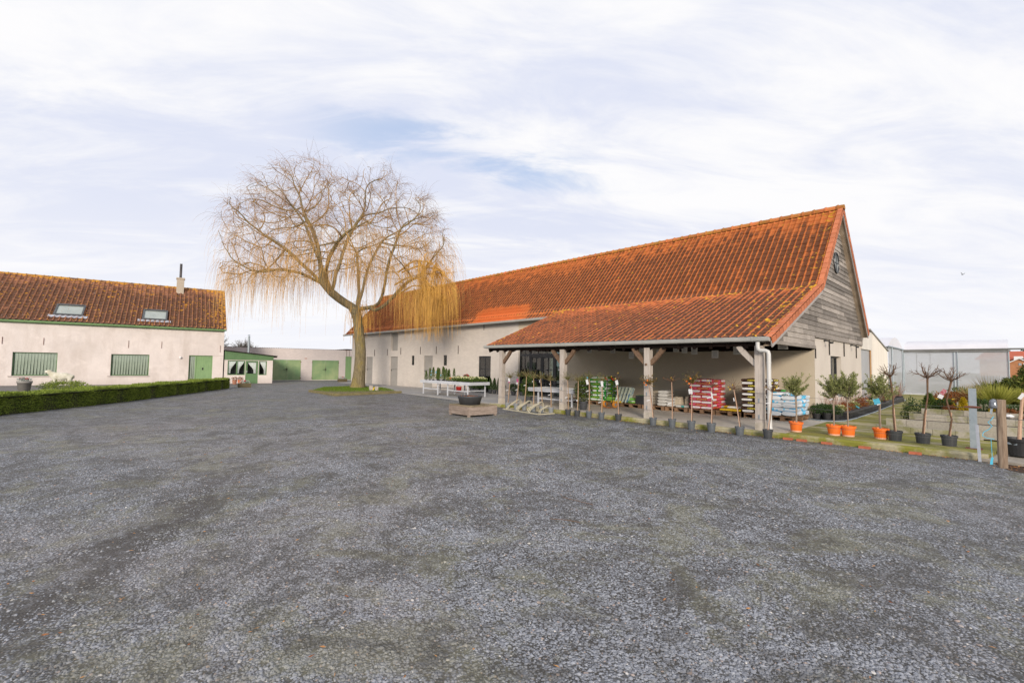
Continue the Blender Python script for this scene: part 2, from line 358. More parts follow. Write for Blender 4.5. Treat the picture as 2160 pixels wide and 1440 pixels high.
    def leaves(s, P, D, L, Wd, rng, m=0, a=None, up=None):
        """leaf blades (4-point, slightly folded): P base (N,3), D direction (N,3)"""
        P = np.asarray(P, float); N = len(P); D = np.asarray(D, float); D = D/(np.linalg.norm(D, axis=1)[:, None]+1e-9)
        r = rng.normal(size=(N, 3)); X = np.cross(D, r); X /= np.linalg.norm(X, axis=1)[:, None]+1e-9
        L = np.broadcast_to(L, (N,))[:, None]; Wd = np.broadcast_to(Wd, (N,))[:, None]; nn = np.cross(X, D)
        V = np.stack([P, P + D*L*0.45 + X*Wd/2 + nn*L*0.06, P + D*L, P + D*L*0.45 - X*Wd/2 + nn*L*0.06], axis=1)
        F = np.arange(N*4).reshape(N, 4)
        return s.add(V.reshape(-1, 3), F, m, rng.random(N) if a is None else a)
    def mesh(s, name, mats, smooth=False):
        me = bpy.data.meshes.new(name); V = np.vstack(s.V)
        me.vertices.add(len(V)); me.vertices.foreach_set('co', V.astype(np.float32).ravel())
        lv = np.concatenate([f.ravel() for f in s.F]); lt = np.concatenate([np.full(len(f), f.shape[1]) for f in s.F])
        me.loops.add(len(lv)); me.loops.foreach_set('vertex_index', lv.astype(np.int32))
        me.polygons.add(len(lt)); me.polygons.foreach_set('loop_start', np.concatenate([[0], np.cumsum(lt)[:-1]]).astype(np.int32))
        me.polygons.foreach_set('loop_total', lt.astype(np.int32)); me.polygons.foreach_set('material_index', np.concatenate(s.M).astype(np.int32))
        me.polygons.foreach_set('use_smooth', np.full(len(lt), bool(smooth)))
        me.update(calc_edges=True); at = me.attributes.new('v', 'FLOAT', 'FACE'); at.data.foreach_set('value', np.concatenate(s.A).astype(np.float32))
        for q in (mats if isinstance(mats, (list, tuple)) else [mats]): me.materials.append(q)
        return me
    def build(s, name, mats, parent=None, smooth=False, loc=None, rz=0.0, label=None):
        o = bpy.data.objects.new(name, s.mesh(name, mats, smooth)); SC.collection.objects.link(o)
        if parent is not None: o.parent = parent
        if loc is not None: o.location = loc
        if rz: o.rotation_euler[2] = rz
        if label: o['label'] = label
        return o
def tag(o, label=None, cat=None, group=None, kind=None):
    for k, v in (('label', label), ('category', cat), ('group', group), ('kind', kind)):
        if v: o[k] = v
    return o
def thing(name, label, cat, loc=(0, 0, 0), rz=0.0, group=None):
    o = bpy.data.objects.new(name, None); SC.collection.objects.link(o); o.location = loc; o.rotation_euler[2] = rz; o.empty_display_size = 0.2
    return tag(o, label, cat, group)
def dup(o, loc=None, rz=None, label=None, scale=None, lean=None):
    def cp(x, par):
        c = x.copy(); SC.collection.objects.link(c)
        if par is not None: c.parent = par
        for ch in list(x.children): cp(ch, c)
        return c
    c = cp(o, None)
    if loc is not None: c.location = loc
    if rz is not None: c.rotation_euler[2] = rz
    if scale is not None: c.scale = (scale,)*3 if np.isscalar(scale) else scale
    if label: c['label'] = label
    return c
ORD = ['lowest', 'second', 'third', 'fourth', 'fifth', 'sixth', 'seventh', 'eighth', 'ninth', 'tenth', 'eleventh', 'twelfth', 'thirteenth', 'fourteenth', 'fifteenth', 'sixteenth', 'seventeenth']

# shared materials
M_gravel = mat_gravel()
M_barn_tile = mat_tile('barn_roof_tile', (0.57, 0.175, 0.054), (0.13, 0.060, 0.036), (0.52, 0.30, 0.03), 0.88, 0.0, 0.12, patch=True)
M_canopy_tile = mat_tile('canopy_roof_tile', (0.55, 0.17, 0.065), (0.115, 0.058, 0.040), (0.62, 0.36, 0.03), 0.93, 0.15, 0.3, bias=0.26)
M_house_tile = mat_tile('house_roof_tile', (0.33, 0.155, 0.095), (0.095, 0.052, 0.036), (0.60, 0.29, 0.03), 0.8, 0.55, 0.9)
M_plaster = mat_plaster('house_plaster', (0.72, 0.655, 0.625), (0.54, 0.475, 0.435))
M_brick = mat_brick('painted_brick', (0.71, 0.655, 0.60), (0.56, 0.51, 0.46))
M_brick2 = mat_brick('painted_brick_pink', (0.80, 0.72, 0.69), (0.62, 0.55, 0.52))
M_render = pmat('smooth_render', (0.56, 0.485, 0.375), (0.50, 0.43, 0.33), 0.9, rough=0.9, bump=0.15, bscale=60)
M_render2 = pmat('gable_render', (0.62, 0.565, 0.50), (0.56, 0.505, 0.445), 0.9, rough=0.9, bump=0.15, bscale=60)
M_concrete = pmat('concrete_floor', (0.56, 0.50, 0.43), (0.44, 0.40, 0.34), 0.9, 7, rough=0.85, bump=0.15, bscale=25)
M_concrete_g = pmat('concrete_grey', (0.27, 0.27, 0.275), (0.36, 0.345, 0.32), 0.7, 7, rough=0.8, bump=0.15, bscale=25)
M_clad = mat_wood('weathered_cladding', (0.38, 0.345, 0.31), (0.20, 0.175, 0.155), (1, 0.9, 14), 0.42, 5)
M_oak = mat_wood('weathered_oak', (0.55, 0.50, 0.455), (0.37, 0.325, 0.285), (9, 9, 0.7), 0.1, 4)
M_oak_d = mat_wood('brown_oak', (0.22, 0.145, 0.095), (0.12, 0.075, 0.05), (3, 3, 3), 0.1, 4)
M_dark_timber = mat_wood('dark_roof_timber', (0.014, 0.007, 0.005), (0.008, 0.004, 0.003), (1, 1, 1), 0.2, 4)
M_pallet = mat_wood('pallet_wood', (0.30, 0.19, 0.115), (0.17, 0.10, 0.06), (1, 6, 6), 0.3, 4)
M_crate = mat_wood('crate_wood', (0.42, 0.34, 0.29), (0.22, 0.17, 0.135), (1.2, 1.2, 9), 0.15, 4)
M_zinc = pmat('zinc', (0.50, 0.50, 0.47), (0.42, 0.43, 0.41), 3, rough=0.5, metal=0.25, spec=0.5)
M_galv = pmat('galvanised', (0.33, 0.38, 0.42), (0.26, 0.31, 0.35), 9, rough=0.5, metal=0.3, spec=0.5)
M_whitem = pmat('white_metal', (0.56, 0.58, 0.62), (0.48, 0.50, 0.54), 3, rough=0.45, spec=0.5)
M_pvc = pmat('grey_pvc', (0.56, 0.555, 0.54), (0.50, 0.50, 0.48), 3, rough=0.4, spec=0.5)
M_dgreen = pmat('door_green', (0.235, 0.37, 0.175), (0.20, 0.32, 0.155), 2.5, rough=0.55, bump=0.1, bscale=20, st=(6, 6, 1))
M_green_p = pmat('faded_green', (0.20, 0.32, 0.16), (0.34, 0.42, 0.22), 0.9, 6, rough=0.6, lo=0.38, hi=0.66)
M_green_f = pmat('frame_green', (0.125, 0.225, 0.105), (0.105, 0.195, 0.09), 3, rough=0.5)
M_green_g = pmat('gutter_green', (0.21, 0.34, 0.15), (0.16, 0.27, 0.12), 4, rough=0.5)
M_anth = pmat('anthracite', (0.028, 0.030, 0.034), (0.022, 0.024, 0.027), 3, rough=0.4, spec=0.5)
M_greydoor = pmat('grey_door', (0.34, 0.325, 0.30), (0.30, 0.285, 0.265), 1.5, rough=0.6)
M_iron = pmat('wrought_iron', (0.035, 0.032, 0.03), (0.05, 0.04, 0.035), 8, rough=0.7)
M_rust = pmat('rusty_iron', (0.20, 0.075, 0.05), (0.13, 0.05, 0.035), 8, rough=0.85)
M_black = pmat('black_plastic', (0.022, 0.023, 0.025), (0.03, 0.03, 0.032), 5, rough=0.55, spec=0.4)
M_potg = pmat('grey_pot', (0.115, 0.13, 0.145), (0.09, 0.10, 0.115), 7, rough=0.5, spec=0.4)
M_potl = pmat('light_grey_pot', (0.24, 0.255, 0.265), (0.19, 0.205, 0.215), 7, rough=0.5, spec=0.4)
M_potd = pmat('dark_grey_pot', (0.060, 0.064, 0.070), (0.045, 0.048, 0.053), 7, rough=0.5, spec=0.4)
M_poto = pmat('orange_pot', (0.80, 0.175, 0.025), (0.72, 0.15, 0.02), 5, rough=0.45, spec=0.4)
M_soil = pmat('potting_soil', (0.035, 0.024, 0.017), (0.07, 0.045, 0.03), 25, rough=0.95, bump=0.6, bscale=60)
M_mulch = pmat('mulch', (0.085, 0.045, 0.025), (0.035, 0.022, 0.015), 22, rough=0.95, bump=0.8, bscale=50, bd=0.02)
M_cane = pmat('bamboo_cane', (0.56, 0.38, 0.27), (0.44, 0.28, 0.19), 20, rough=0.6)
M_twig = pmat('twig_brown', (0.17, 0.10, 0.06), (0.10, 0.06, 0.04), 12, rough=0.8)
M_twig_o = pmat('twig_olive', (0.22, 0.17, 0.07), (0.13, 0.10, 0.05), 12, rough=0.8)
M_white = pmat('white_plastic', (0.80, 0.80, 0.80), (0.72, 0.72, 0.73), 6, rough=0.5)
M_paper = pmat('white_paper', (0.66, 0.64, 0.60), (0.60, 0.58, 0.54), 3, rough=0.9)
M_ink = pmat('grey_ink', (0.22, 0.22, 0.22), (0.18, 0.18, 0.18), 3)
M_glass = mat_glass('window_glass')
M_glassd = mat_glass('dark_glass', (0.50, 0.62, 0.57), 0.05)
M_film = mat_film('tunnel_film')
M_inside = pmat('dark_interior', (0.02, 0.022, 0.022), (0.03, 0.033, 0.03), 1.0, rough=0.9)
M_curtain = pmat('net_curtain', (0.48, 0.54, 0.47), (0.42, 0.48, 0.41), 3, rough=0.9)
M_wire = pmat('fence_wire', (0.16, 0.165, 0.17), (0.12, 0.12, 0.125), 3, rough=0.5, metal=0.4)
M_red = pmat('red_plastic', (0.55, 0.03, 0.02), (0.45, 0.025, 0.02), 4, rough=0.5)
M_blue = pmat('blue_plastic', (0.03, 0.12, 0.45), (0.03, 0.10, 0.38), 4, rough=0.5)
M_cyan = pmat('cyan_plastic', (0.10, 0.50, 0.70), (0.08, 0.44, 0.62), 4, rough=0.5)
M_pink = pmat('pink_print', (0.62, 0.07, 0.20), (0.45, 0.05, 0.25), 12, rough=0.5)
M_yel = pmat('yellow_print', (0.75, 0.50, 0.03), (0.68, 0.44, 0.03), 6, rough=0.5)
M_teal = pmat('teal_print', (0.0, 0.33, 0.30), (0.0, 0.28, 0.26), 6, rough=0.5)
# ================================================================== GROUND
g = MB(); g.poly([(-700,-700,-0.03),(700,-700,-0.03),(700,700,-0.03),(-700,700,-0.03)])
tag(g.build('ground', pmat('field_ground', (0.10, 0.115, 0.05), (0.075, 0.065, 0.04), 0.2, 6, rough=0.95, bump=0.4, bscale=3)), kind='structure')
g = MB(); g.poly([(-47,-30,0),(14,-30,0),(14,12.6,0),(-14.2,12.6,0),(-14.2,17.2,0),(-47,22,0)])
tag(g.build('gravel_yard', M_gravel), kind='structure')
# loose stones near the viewer: real, small, one heap of ground cover
rng = np.random.default_rng(5)
def scatter_stones():
    n = 330000
    d = 1.7 + 12.5*rng.random(n)**1.45; an = rng.uniform(-0.95, 0.95, n)
    c, s_ = np.cos(an), np.sin(an)
    x = d*(FW[0]*c + RT[0]*s_); y = d*(FW[1]*c + RT[1]*s_)
    # leave the worn wheel track mostly bare
    L = math.hypot(-3.5, 2.05); nx, ny = -2.05/L, -3.5/L
    dl = np.abs((x+4.1)*nx + (y+0.32)*ny + 0.22*np.sin(x*1.7)+0.10*np.sin(y*6+1)) + .12*np.sin(x*7+y*4); al = (x*-3.5 + y*2.05)/L
    keep = ~((dl < 0.30) & (al > 2.6) & (al < 8.4) & (rng.random(n) < 0.72)) & (y < 11.6)
    cl = np.sin(x*1.7+np.sin(y*1.3)*1.5)*np.sin(y*1.9+np.sin(x*0.9)*1.7) + 0.5*np.sin(x*5.1+y*3.3)*np.sin(y*4.3-x*2.1)
    keep &= rng.random(n) < np.clip(0.72+0.45*cl, 0.35, 1.0)
    x, y, d, cl = x[keep], y[keep], d[keep], cl[keep]; n = len(x)
    base = np.array([(1,0,0),(0.31,0.95,0),(-0.81,0.59,0),(-0.81,-0.59,0),(0.31,-0.95,0),(0.45,0.1,0.75),(-0.4,0.35,0.7),(-0.2,-0.5,0.72)])
    F = np.array([(0,1,5),(1,6,5),(1,2,6),(2,3,6),(3,7,6),(3,4,7),(4,0,5),(4,5,7),(5,6,7)])
    sz = rng.gamma(5.5, 0.00118, n).clip(0.0028, 0.0135)
    V = base[None]*(1+rng.normal(0, 0.16, (n, 8, 3)))
    V = V*np.stack([sz*rng.uniform(0.85, 1.5, n), sz, sz*rng.uniform(0.5, 0.9, n)], axis=1)[:, None, :]
    th = rng.uniform(0, 2*math.pi, n); ct, st = np.cos(th)[:, None], np.sin(th)[:, None]
    X = V[..., 0]*ct - V[..., 1]*st + x[:, None]; Y = V[..., 0]*st + V[..., 1]*ct + y[:, None]; Z = V[..., 2] + 0.0005
    V = np.stack([X, Y, Z], axis=-1).reshape(-1, 3)
    Fi = (np.arange(n)[:, None, None]*8 + F[None]).reshape(-1, 3)
    a = np.repeat(rng.random(n), len(F)); b = MB(); b.add(V, Fi, 0, a); return b
N = NT('loose_stone')
a = N.attr()
c = N.mix(N.ramp(a, 0, 0.93), (0.17, 0.18, 0.205), (0.31, 0.328, 0.365)); c = N.mix(N.ramp(a, 0.955, 0.96), c, (0.34, 0.28, 0.25)); c = N.mix(N.ramp(a, 0.990, 0.991), c, (0.55, 0.53, 0.50))
c = N.mix(0.80, c, ground_tint(N, c))
N.col(c); N.rough(0.6)
tag(scatter_stones().build('loose_gravel', N.m), 'loose grey crushed stones lying over the near part of the yard', 'gravel', kind='stuff')
# paving in front of the farmhouse
g = MB(); g.poly([(-44,-14,0.004),(-39.5,-14,0.004),(-36.2,7.2,0.004),(-35.4,12.4,0.004),(-38.6,12.4,0.004),(-42,7.2,0.004)])
g.poly([(-39.4,-14,0.004),(-26.3,-8,0.004),(-24.0,0.9,0.004),(-33.8,7.4,0.004),(-36.3,7.15,0.004)])
tag(g.build('pavement', pmat('paving', (0.19, 0.18, 0.17), (0.13, 0.125, 0.12), 1.5, 6, rough=0.9, bump=0.3, bscale=18)), kind='structure')
# long concrete floor: shallow strip by the barn wall, rising into the canopy platform
g = MB()
def slab(pts, zb=-0.05):
    P = [(x, y, zb) for x, y, z in pts]; n = len(pts)
    g.add([*pts, *P], [tuple(range(n))]); g.add([*pts, *P], [(i, i+n, (i+1) % n + n, (i+1) % n) for i in range(n)])
slab([(-23.1,13.35,.02),(-19.0,12.95,.06),(-19.0,17.05,.07),(-37.6,17.05,.03),(-38.0,16.2,.02),(-31,15.8,.015),(-27.2,14.6,.015)])
slab([(-19.0,12.95,.06),(-14.1,12.42,.09),(-14.1,17.05,.10),(-19.0,17.05,.07)])
tag(g.build('concrete_apron', M_concrete_g), kind='structure')
g = MB(); slab([(-14.1,12.15,.10),(-10.0,12.15,.12),(-3.6,12.15,.12),(-3.6,17.05,.12),(-14.1,17.05,.10)])
tag(g.build('canopy_floor', M_concrete), kind='structure')
# mossy garden path right of the barn, with ribbed paving
N = NT('mossy_concrete')
ms = N.noise(0.9, 6, 0.65, (1, 1, 1), 0.4); fn = N.noise(7, 5, 0.7); rb = N.noise(5, 3, 0.5, (0.12, 1.3, 1))
k = N.mix(N.ramp(fn, 0.3, 0.7), (0.47, 0.41, 0.27), (0.37, 0.32, 0.205))
k = N.mix(N.ramp(N.math('ADD', ms, N.math('MULTIPLY', N.math('SUBTRACT', rb, 0.5), 0.55)), 0.34, 0.50), k, (0.225, 0.215, 0.045))
k = N.mix(N.ramp(rb, 0.60, 0.68), k, (0.11, 0.10, 0.055))
N.col(k); N.rough(0.9); N.bump(N.math('ADD', fn, rb), 0.5, 0.01); M_moss = N.m
N = NT('mossy_kerb')
ms = N.noise(1.6, 6, 0.65); fn = N.noise(20, 5, 0.7)
k = N.mix(N.ramp(fn, 0.3, 0.7), (0.42, 0.385, 0.26), (0.30, 0.27, 0.175)); k = N.mix(N.ramp(ms, 0.46, 0.60), k, (0.20, 0.20, 0.035)); k = N.mix(N.ramp(fn, 0.70, 0.75), k, (0.5, 0.48, 0.40))
N.col(k); N.rough(0.95); N.bump(fn, 0.8, 0.01); M_mosskerb = N.m
g = MB(); slab([(-3.596,12.15,.12),(-0.26,12.2,.12),(0.1,14.6,.12),(-2.15,14.75,.12),(-2.0,16,.12),(-1.6,20,.12),(-0.5,30,.12),(0.5,40,.12),(-5.5,40,.12),(-3.596,30,.12)])
tag(g.build('garden_path', M_moss), kind='structure')
g = MB(); 
rr = np.random.default_rng(3); xs = np.linspace(-14.08, -0.26, 90); V = []
for x in xs:
    j = rr.uniform(-.006, .006)
    V += [(x, 12.148+j-.012, -0.03), (x, 12.13+j, 0.085 + (0 if x > -10 else (x+10)*.005)), (x, 12.149, 0.1235+(0 if x > -10 else (x+10)*.005)), (x, 12.24, 0.1245+(0 if x > -10 else (x+10)*.005))]
g.add(V, [(4*i+j, 4*i+4+j, 4*i+5+j, 4*i+1+j) for i in range(89) for j in range(3)])
tag(g.build('platform_kerb', M_mosskerb), kind='structure')
g = MB(); g.poly([(-0.26,12.2,0.0),(0.0,11.3,0.004),(1.5,10.6,0.004),(14,9,0.004),(14,15,0.004),(-0.2,14.6,0.004),(-0.26,12.9,0.004)])
tag(g.build('leaf_litter_ground', M_mulch), kind='structure')

# ================================================================== TILE ROOFS
TU = np.array([0.0, .07, .15, .23, .31, .40, .62, .84]); TH = np.array([.15, .75, 1.0, .75, .15, -.05, -.16, -.05])
def tile_mesh(name, mat, x0, x1, prof, tw=0.205, cl=0.275, amp=0.026, step=0.018, seed=0, flip=False):
    """pantiles: x along the roof, prof = [(y,z)] from eave up to ridge"""
    rs = np.random.default_rng(seed); prof = np.array(prof, float); seg = np.linalg.norm(np.diff(prof, axis=0), axis=1)
    cum = np.concatenate([[0], np.cumsum(seg)]); L = cum[-1]; nc = max(1, round(L/cl)); cl = L/nc
    nt_ = round((x1-x0)/tw); tw = (x1-x0)/nt_
    xs = (x0 + tw*(np.arange(nt_)[:, None] + TU[None])).ravel(); hs = np.tile(TH, nt_); xs = np.append(xs, x1); hs = np.append(hs, TH[0]); nx = len(xs)
    tid = np.minimum(np.arange(nx)//len(TU), nt_-1)
    def at(t):
        y = np.interp(t, cum, prof[:, 0]); z = np.interp(t, cum, prof[:, 1])
        i = min(np.searchsorted(cum, max(t-1e-6, 0), side='right')-1, len(seg)-1); i = max(i, 0)
        d = (prof[i+1]-prof[i])/seg[i]; n = np.array([-d[1], d[0]]); n = n if n[1] > 0 else -n
        return np.array([y, z]), n
    V = []; roll = []; rnd = []; sl = []
    for k in range(nc):
        rv = rs.random(nt_); jit = rs.normal(0, 0.0035, nt_)
        for tt, off in ((k*cl - 0.015*(k == 0), step), ((k+1)*cl, 0.0)):
            p, n = at(tt); h = amp*hs + off + jit[tid]
            sag = 0.018*np.sin(xs*0.55+1.0)*math.sin(math.pi*tt/L)
            V.append(np.stack([xs, p[0] + n[0]*(h+sag), p[1] + n[1]*(h+sag)], axis=1)); roll.append((hs+0.16)/1.16); rnd.append(rv[tid]); sl.append(np.full(nx, tt/L))
    V = np.vstack(V); rows = 2*nc; idx = np.arange(rows*nx).reshape(rows, nx)
    F = np.stack([idx[:-1, :-1], idx[:-1, 1:], idx[1:, 1:], idx[1:, :-1]], axis=-1).reshape(-1, 4)
    if flip: F = F[:, ::-1]
    b = MB(); b.add(V, F); me = b.mesh(name, mat, smooth=False)
    ed = np.maximum(np.exp(-np.abs(V[:, 0]-x1)/0.5), np.exp(-np.abs(V[:, 0]-x0)/0.35)*0.6)
    for nm, v in (('roll', np.concatenate(roll)), ('rnd', np.concatenate(rnd)), ('slope', np.concatenate(sl)), ('edge', ed)):
        a = me.attributes.new(nm, 'FLOAT', 'POINT'); a.data.foreach_set('value', v.astype(np.float32))
    sm = np.zeros(len(F), bool); sm.reshape(rows-1, nx-1)[0::2] = True; me.polygons.foreach_set('use_smooth', sm)
    return me
def link(me, parent=None, name=None):
    o = bpy.data.objects.new(name or me.name, me); SC.collection.objects.link(o); o.parent = parent; return o
def ridge_mesh(x0, x1, y, z, r=0.13, step=0.37):
    b = MB(); x = x0; rs = random.Random(2)
    while x < x1-0.05:
        e = min(x+step, x1); P = []
        for xx, rr_ in ((x-0.02, r*1.02), (x+0.05, r*1.22), (x+0.07, r*1.02), (e, r*0.97)):
            for j in range(9):
                an = math.pi*(j/8*1.24-0.12); P.append((xx, y+rr_*math.cos(an), z-0.02+rr_*math.sin(an)*0.95))
        b.add(P, [(9*i+j, 9*i+j+1, 9*i+j+10, 9*i+j+9) for i in range(3) for j in range(8)], 0, rs.random())
        b.add(P[-9:], [tuple(range(9))]); b.add(P[:9], [tuple(reversed(range(9)))])
        x = e
    return b
def win_grid(b, x0, x1, z0, z1, y, fr, nx, nz, bar=0.025, d=0.05, zs=None):
    """window frame with glazing bars in the x-z plane; outer frame width fr"""
    b.box(x0, x0+fr, y, y+d, z0, z1); b.box(x1-fr, x1, y, y+d, z0, z1); b.box(x0+fr, x1-fr, y, y+d, z0, z0+fr); b.box(x0+fr, x1-fr, y, y+d, z1-fr, z1)
    for i in range(1, nx): c = x0+(x1-x0)*i/nx; b.box(c-bar/2, c+bar/2, y+.004, y+d-.004, z0+fr, z1-fr)
    for z in (zs if zs else [z0+(z1-z0)*i/nz for i in range(1, nz)]): b.box(x0+fr, x1-fr, y+.008, y+d-.008, z-bar/2, z+bar/2)
def wall_with_holes(b, x0, x1, z0, z1, y0, y1, holes, m=0):
    """wall slab between planes y0 (front) and y1, rectangular holes (xa, xb, za, zb), cut by columns"""
    xs = sorted({x0, x1, *[h[0] for h in holes], *[h[1] for h in holes]})
    for a, c in zip(xs[:-1], xs[1:]):
        hs = sorted([h for h in holes if h[0] < (a+c)/2 < h[1]], key=lambda h: h[2]); z = z0
        for h in hs:
            if h[2] > z+1e-4: b.box(a, c, y0, y1, z, h[2], m)
            z = h[3]
        if z < z1-1e-4: b.box(a, c, y0, y1, z, z1, m)

# ================================================================== BARN
barn = thing('barn', 'long cream brick barn with orange pantile roof, board gable and open sales canopy', 'barn', (0, 0, 0))
XR, XL, XE, XC = -4.13, -37.3, -3.85, -14.5
RY, RZ = 19.96, 7.47
doors = [(-34.70, -33.62, .03, 2.11), (-30.87, -29.82, .05, 2.12), (-26.44, -25.40, .06, 2.15)]
hatch = (-30.84, -29.87, 2.54, 3.86)
smw = [(-27.98, -27.62, 1.53, 2.18), (-24.22, -23.84, 1.55, 2.19)]
gd_ = (-20.76, -19.68, .06, 2.11); ent = (-17.50, -14.46, .10, 2.84)
b = MB(); wall_with_holes(b, XL, -17.5, 0.0, 3.98, 17.0, 17.3, doors+[hatch]+smw+[gd_]); b.build('wall', M_brick, barn)
b = MB(); wall_with_holes(b, -17.5, XR+0.0, 0.0, 4.25, 17.002, 17.3, [ent]); b.build('canopy_wall', M_render, barn)
b = MB(); b.prism([(XL, 17.31, 0), (XL, 23.9, 0), (XL, 23.9, 3.1), (XL, RY, 7.3), (XL, 17.31, 4.4)], (0.3, 0, 0)); b.build('end_wall', M_brick, barn)
# gable wall (faces +x) with a window
gw = (18.95, 20.45, 0.75, 2.09)
b = MB()
for ya, yb, za, zb in ((17.305, gw[0], 0, 2.9), (gw[1], 23.9, 0, 2.9), (gw[0], gw[1], 0, gw[2]), (gw[0], gw[1], gw[3], 2.9)):
    b.box(XR-0.3, XR, ya, yb, za, zb)
b.build('gable_wall', M_render2, barn)
b = MB(); b.box(XR-.0005, XR+.0015, 17.0, 17.304, 0, 4.2); b.build('wall_corner', M_render2, barn)
b = MB(); b.box(XL, XR-0.31, 23.6, 23.9, 0, 3.1); b.build('rear_wall', M_brick, barn)
# weatherboards on the gable, each board a strip clipped to the roof outline
def yfront(z):   # roof line (outer) -> y at height z, front side
    return 12.3+(z-2.37)*(17.0-12.3)/(4.26-2.37) if z < 4.26 else 17.0+(z-4.26)*(RY-17.0)/(RZ-0.03-4.26)
def yback(z): return RY + (RZ-0.06-z)*(23.9-RY)/(RZ-3.2)
b = MB(); rs = random.Random(4); z = 2.36; bh = 0.155
while z < 7.25:
    z2 = z+bh; ya = max(yfront(z)+0.32, yfront(z2)+0.02); yb = min(yback(z)-0.05, yback(z2)-0.0, 23.9)
    if z < 2.66: yb = 16.93
    ya = max(ya, 12.62)
    yy = ya + 0.0
    cuts = [ya]; q = ya + rs.uniform(0.8, 2.6)
    while q < yb-0.3: cuts.append(q); q += rs.uniform(1.4, 2.9)
    cuts.append(yb)
    for c0, c1 in zip(cuts[:-1], cuts[1:]):
        if c1-c0 < 0.05: continue
        j = rs.uniform(-.003, .003); x1 = XR+0.035+j
        if c0 < 17.0 and c1 > 17.0 and z < 2.66: c1 = 16.93
        V = [(x1+.012, c0+.003, z), (x1+.012, c1-.003, z), (x1-.008, c1-.003, z2+.012), (x1-.008, c0+.003, z2+.012)]
        b.prism(V, (-0.022, 0, 0), 0, rs.random())
    z = z2
b.prism([(XR+.001, 13.2, 2.55), (XR+.001, 23.86, 2.70), (XR+.001, 23.86, 3.1), (XR+.001, 19.96, 7.2), (XR+.001, 17.2, 4.2)], (.018, 0, 0), 0, 0.1)
b.build('weatherboarding', M_clad, barn)
b = MB(); b.box(XR-.04, XR+.05, 12.42, 16.99, 2.27, 2.36); b.box(XR+.0, XR+.052, 17.0, 23.9, 2.63, 2.69); b.box(XR-.03, XR+.056, 23.86, 23.94, 2.63, 3.2)
b.build('bottom_board', M_clad, barn)
# round window in the gable
b = MB(); cy, cz = 19.76, 5.43
ring = [(XR+.06, cy+.30*math.cos(t), cz+.36*math.sin(t)) for t in np.linspace(0, 2*math.pi, 25)]
b.tube(ring, .03, 6, cap=False); b.box(XR+.05, XR+.07, cy-.012, cy+.012, cz-.36, cz+.36); b.box(XR+.05, XR+.07, cy-.29, cy+.29, cz-.012, cz+.012)
rw = b.build('round_window', M_anth, barn)
b = MB(); b.poly([(XR+.052, cy+.29*math.cos(t), cz+.35*math.sin(t)) for t in np.linspace(0, 2*math.pi, 25)[:-1]])
b.build('pane', pmat('pale_glass', (0.42, 0.45, 0.45), (0.30, 0.33, 0.33), 2, rough=0.15, spec=0.6), rw)
# gable window
b = MB(); y0, y1, z0, z1 = gw; xx = XR-.20
for q0, q1 in ((y0, y0+.06), (y1-.06, y1), ((y0+y1)/2-.04, (y0+y1)/2+.04)): b.box(xx, xx+.06, q0, q1, z0, z1)
b.box(xx+.002, xx+.058, y0, y1, z1-.06, z1); b.box(xx+.002, xx+.058, y0, y1, z0, z0+.06)
gwin = b.build('window', M_anth, barn)
b = MB(); b.box(xx+.02, xx+.025, y0+.05, y1-.05, z0+.05, z1-.05); b.build('pane', M_glassd, gwin)
b = MB(); b.box(xx-.5, xx-.05, y0, y1, z0, z1); b.build('blind', pmat('blind', (0.30, 0.34, 0.34), (0.24, 0.27, 0.27), 2, st=(1, 5, 1)), gwin)
for yy in (18.15, 22.0):
    b = MB(); b.box(XR, XR+.05, yy-.05, yy+.05, 2.55, 2.60); b.beam((XR+.05, yy, 2.58), (XR+.20, yy-.03, 2.52), .03, .03); b.lathe([(0, 0), (.05, 0), (.06, .06), (.0, .065)], 10, (XR+.22, yy-.03, 2.47)); b.build('floodlight', M_anth, barn)
for yy, zt, zb in ((17.05, 2.28, 1.98), (18.75, 2.62, 2.12), (20.85, 2.62, 2.12), (22.9, 2.62, 2.10)):
    b = MB(); b.beam((XR+.02, yy, zt), (XR+.02, yy, zb), .03, .03); b.beam((XR+.02, yy, zb+.06), (XR+.02, yy+.05, zb), .02, .02); b.beam((XR+.02, yy, zb+.3), (XR+.02, yy-.04, zb+.36), .02, .02); b.build('wall_anchor', M_iron, barn)
# roofs
prof_main = [(16.68, 3.98), (RY, RZ-0.02)]
link(tile_mesh('main_roof', M_barn_tile, -38.1, XE-0.03, [(17.0, 4.28), (RY, RZ-.03)], seed=1), barn)
link(tile_mesh('main_roof_foot', M_barn_tile, -38.1, XC, [(16.66, 3.94), (17.0, 4.28)], seed=5, cl=.24), barn)
link(tile_mesh('canopy_roof', M_canopy_tile, XC, XE-0.03, [(12.28, 2.39), (17.0, 4.285)], seed=2), barn)
link(tile_mesh('rear_roof', M_barn_tile, -38.1, XE-0.03, [(24.0, 3.1), (RY, RZ-.03)], seed=3, flip=True), barn)
ridge_mesh(-38.1, XE+.02, RY, RZ-.02).build('ridge_tiles', pmat('ridge_tile', (0.50, 0.15, 0.055), (0.33, 0.17, 0.03), 3.5, 6, rough=0.85, bump=0.3, vv=0.2), barn, smooth=False)
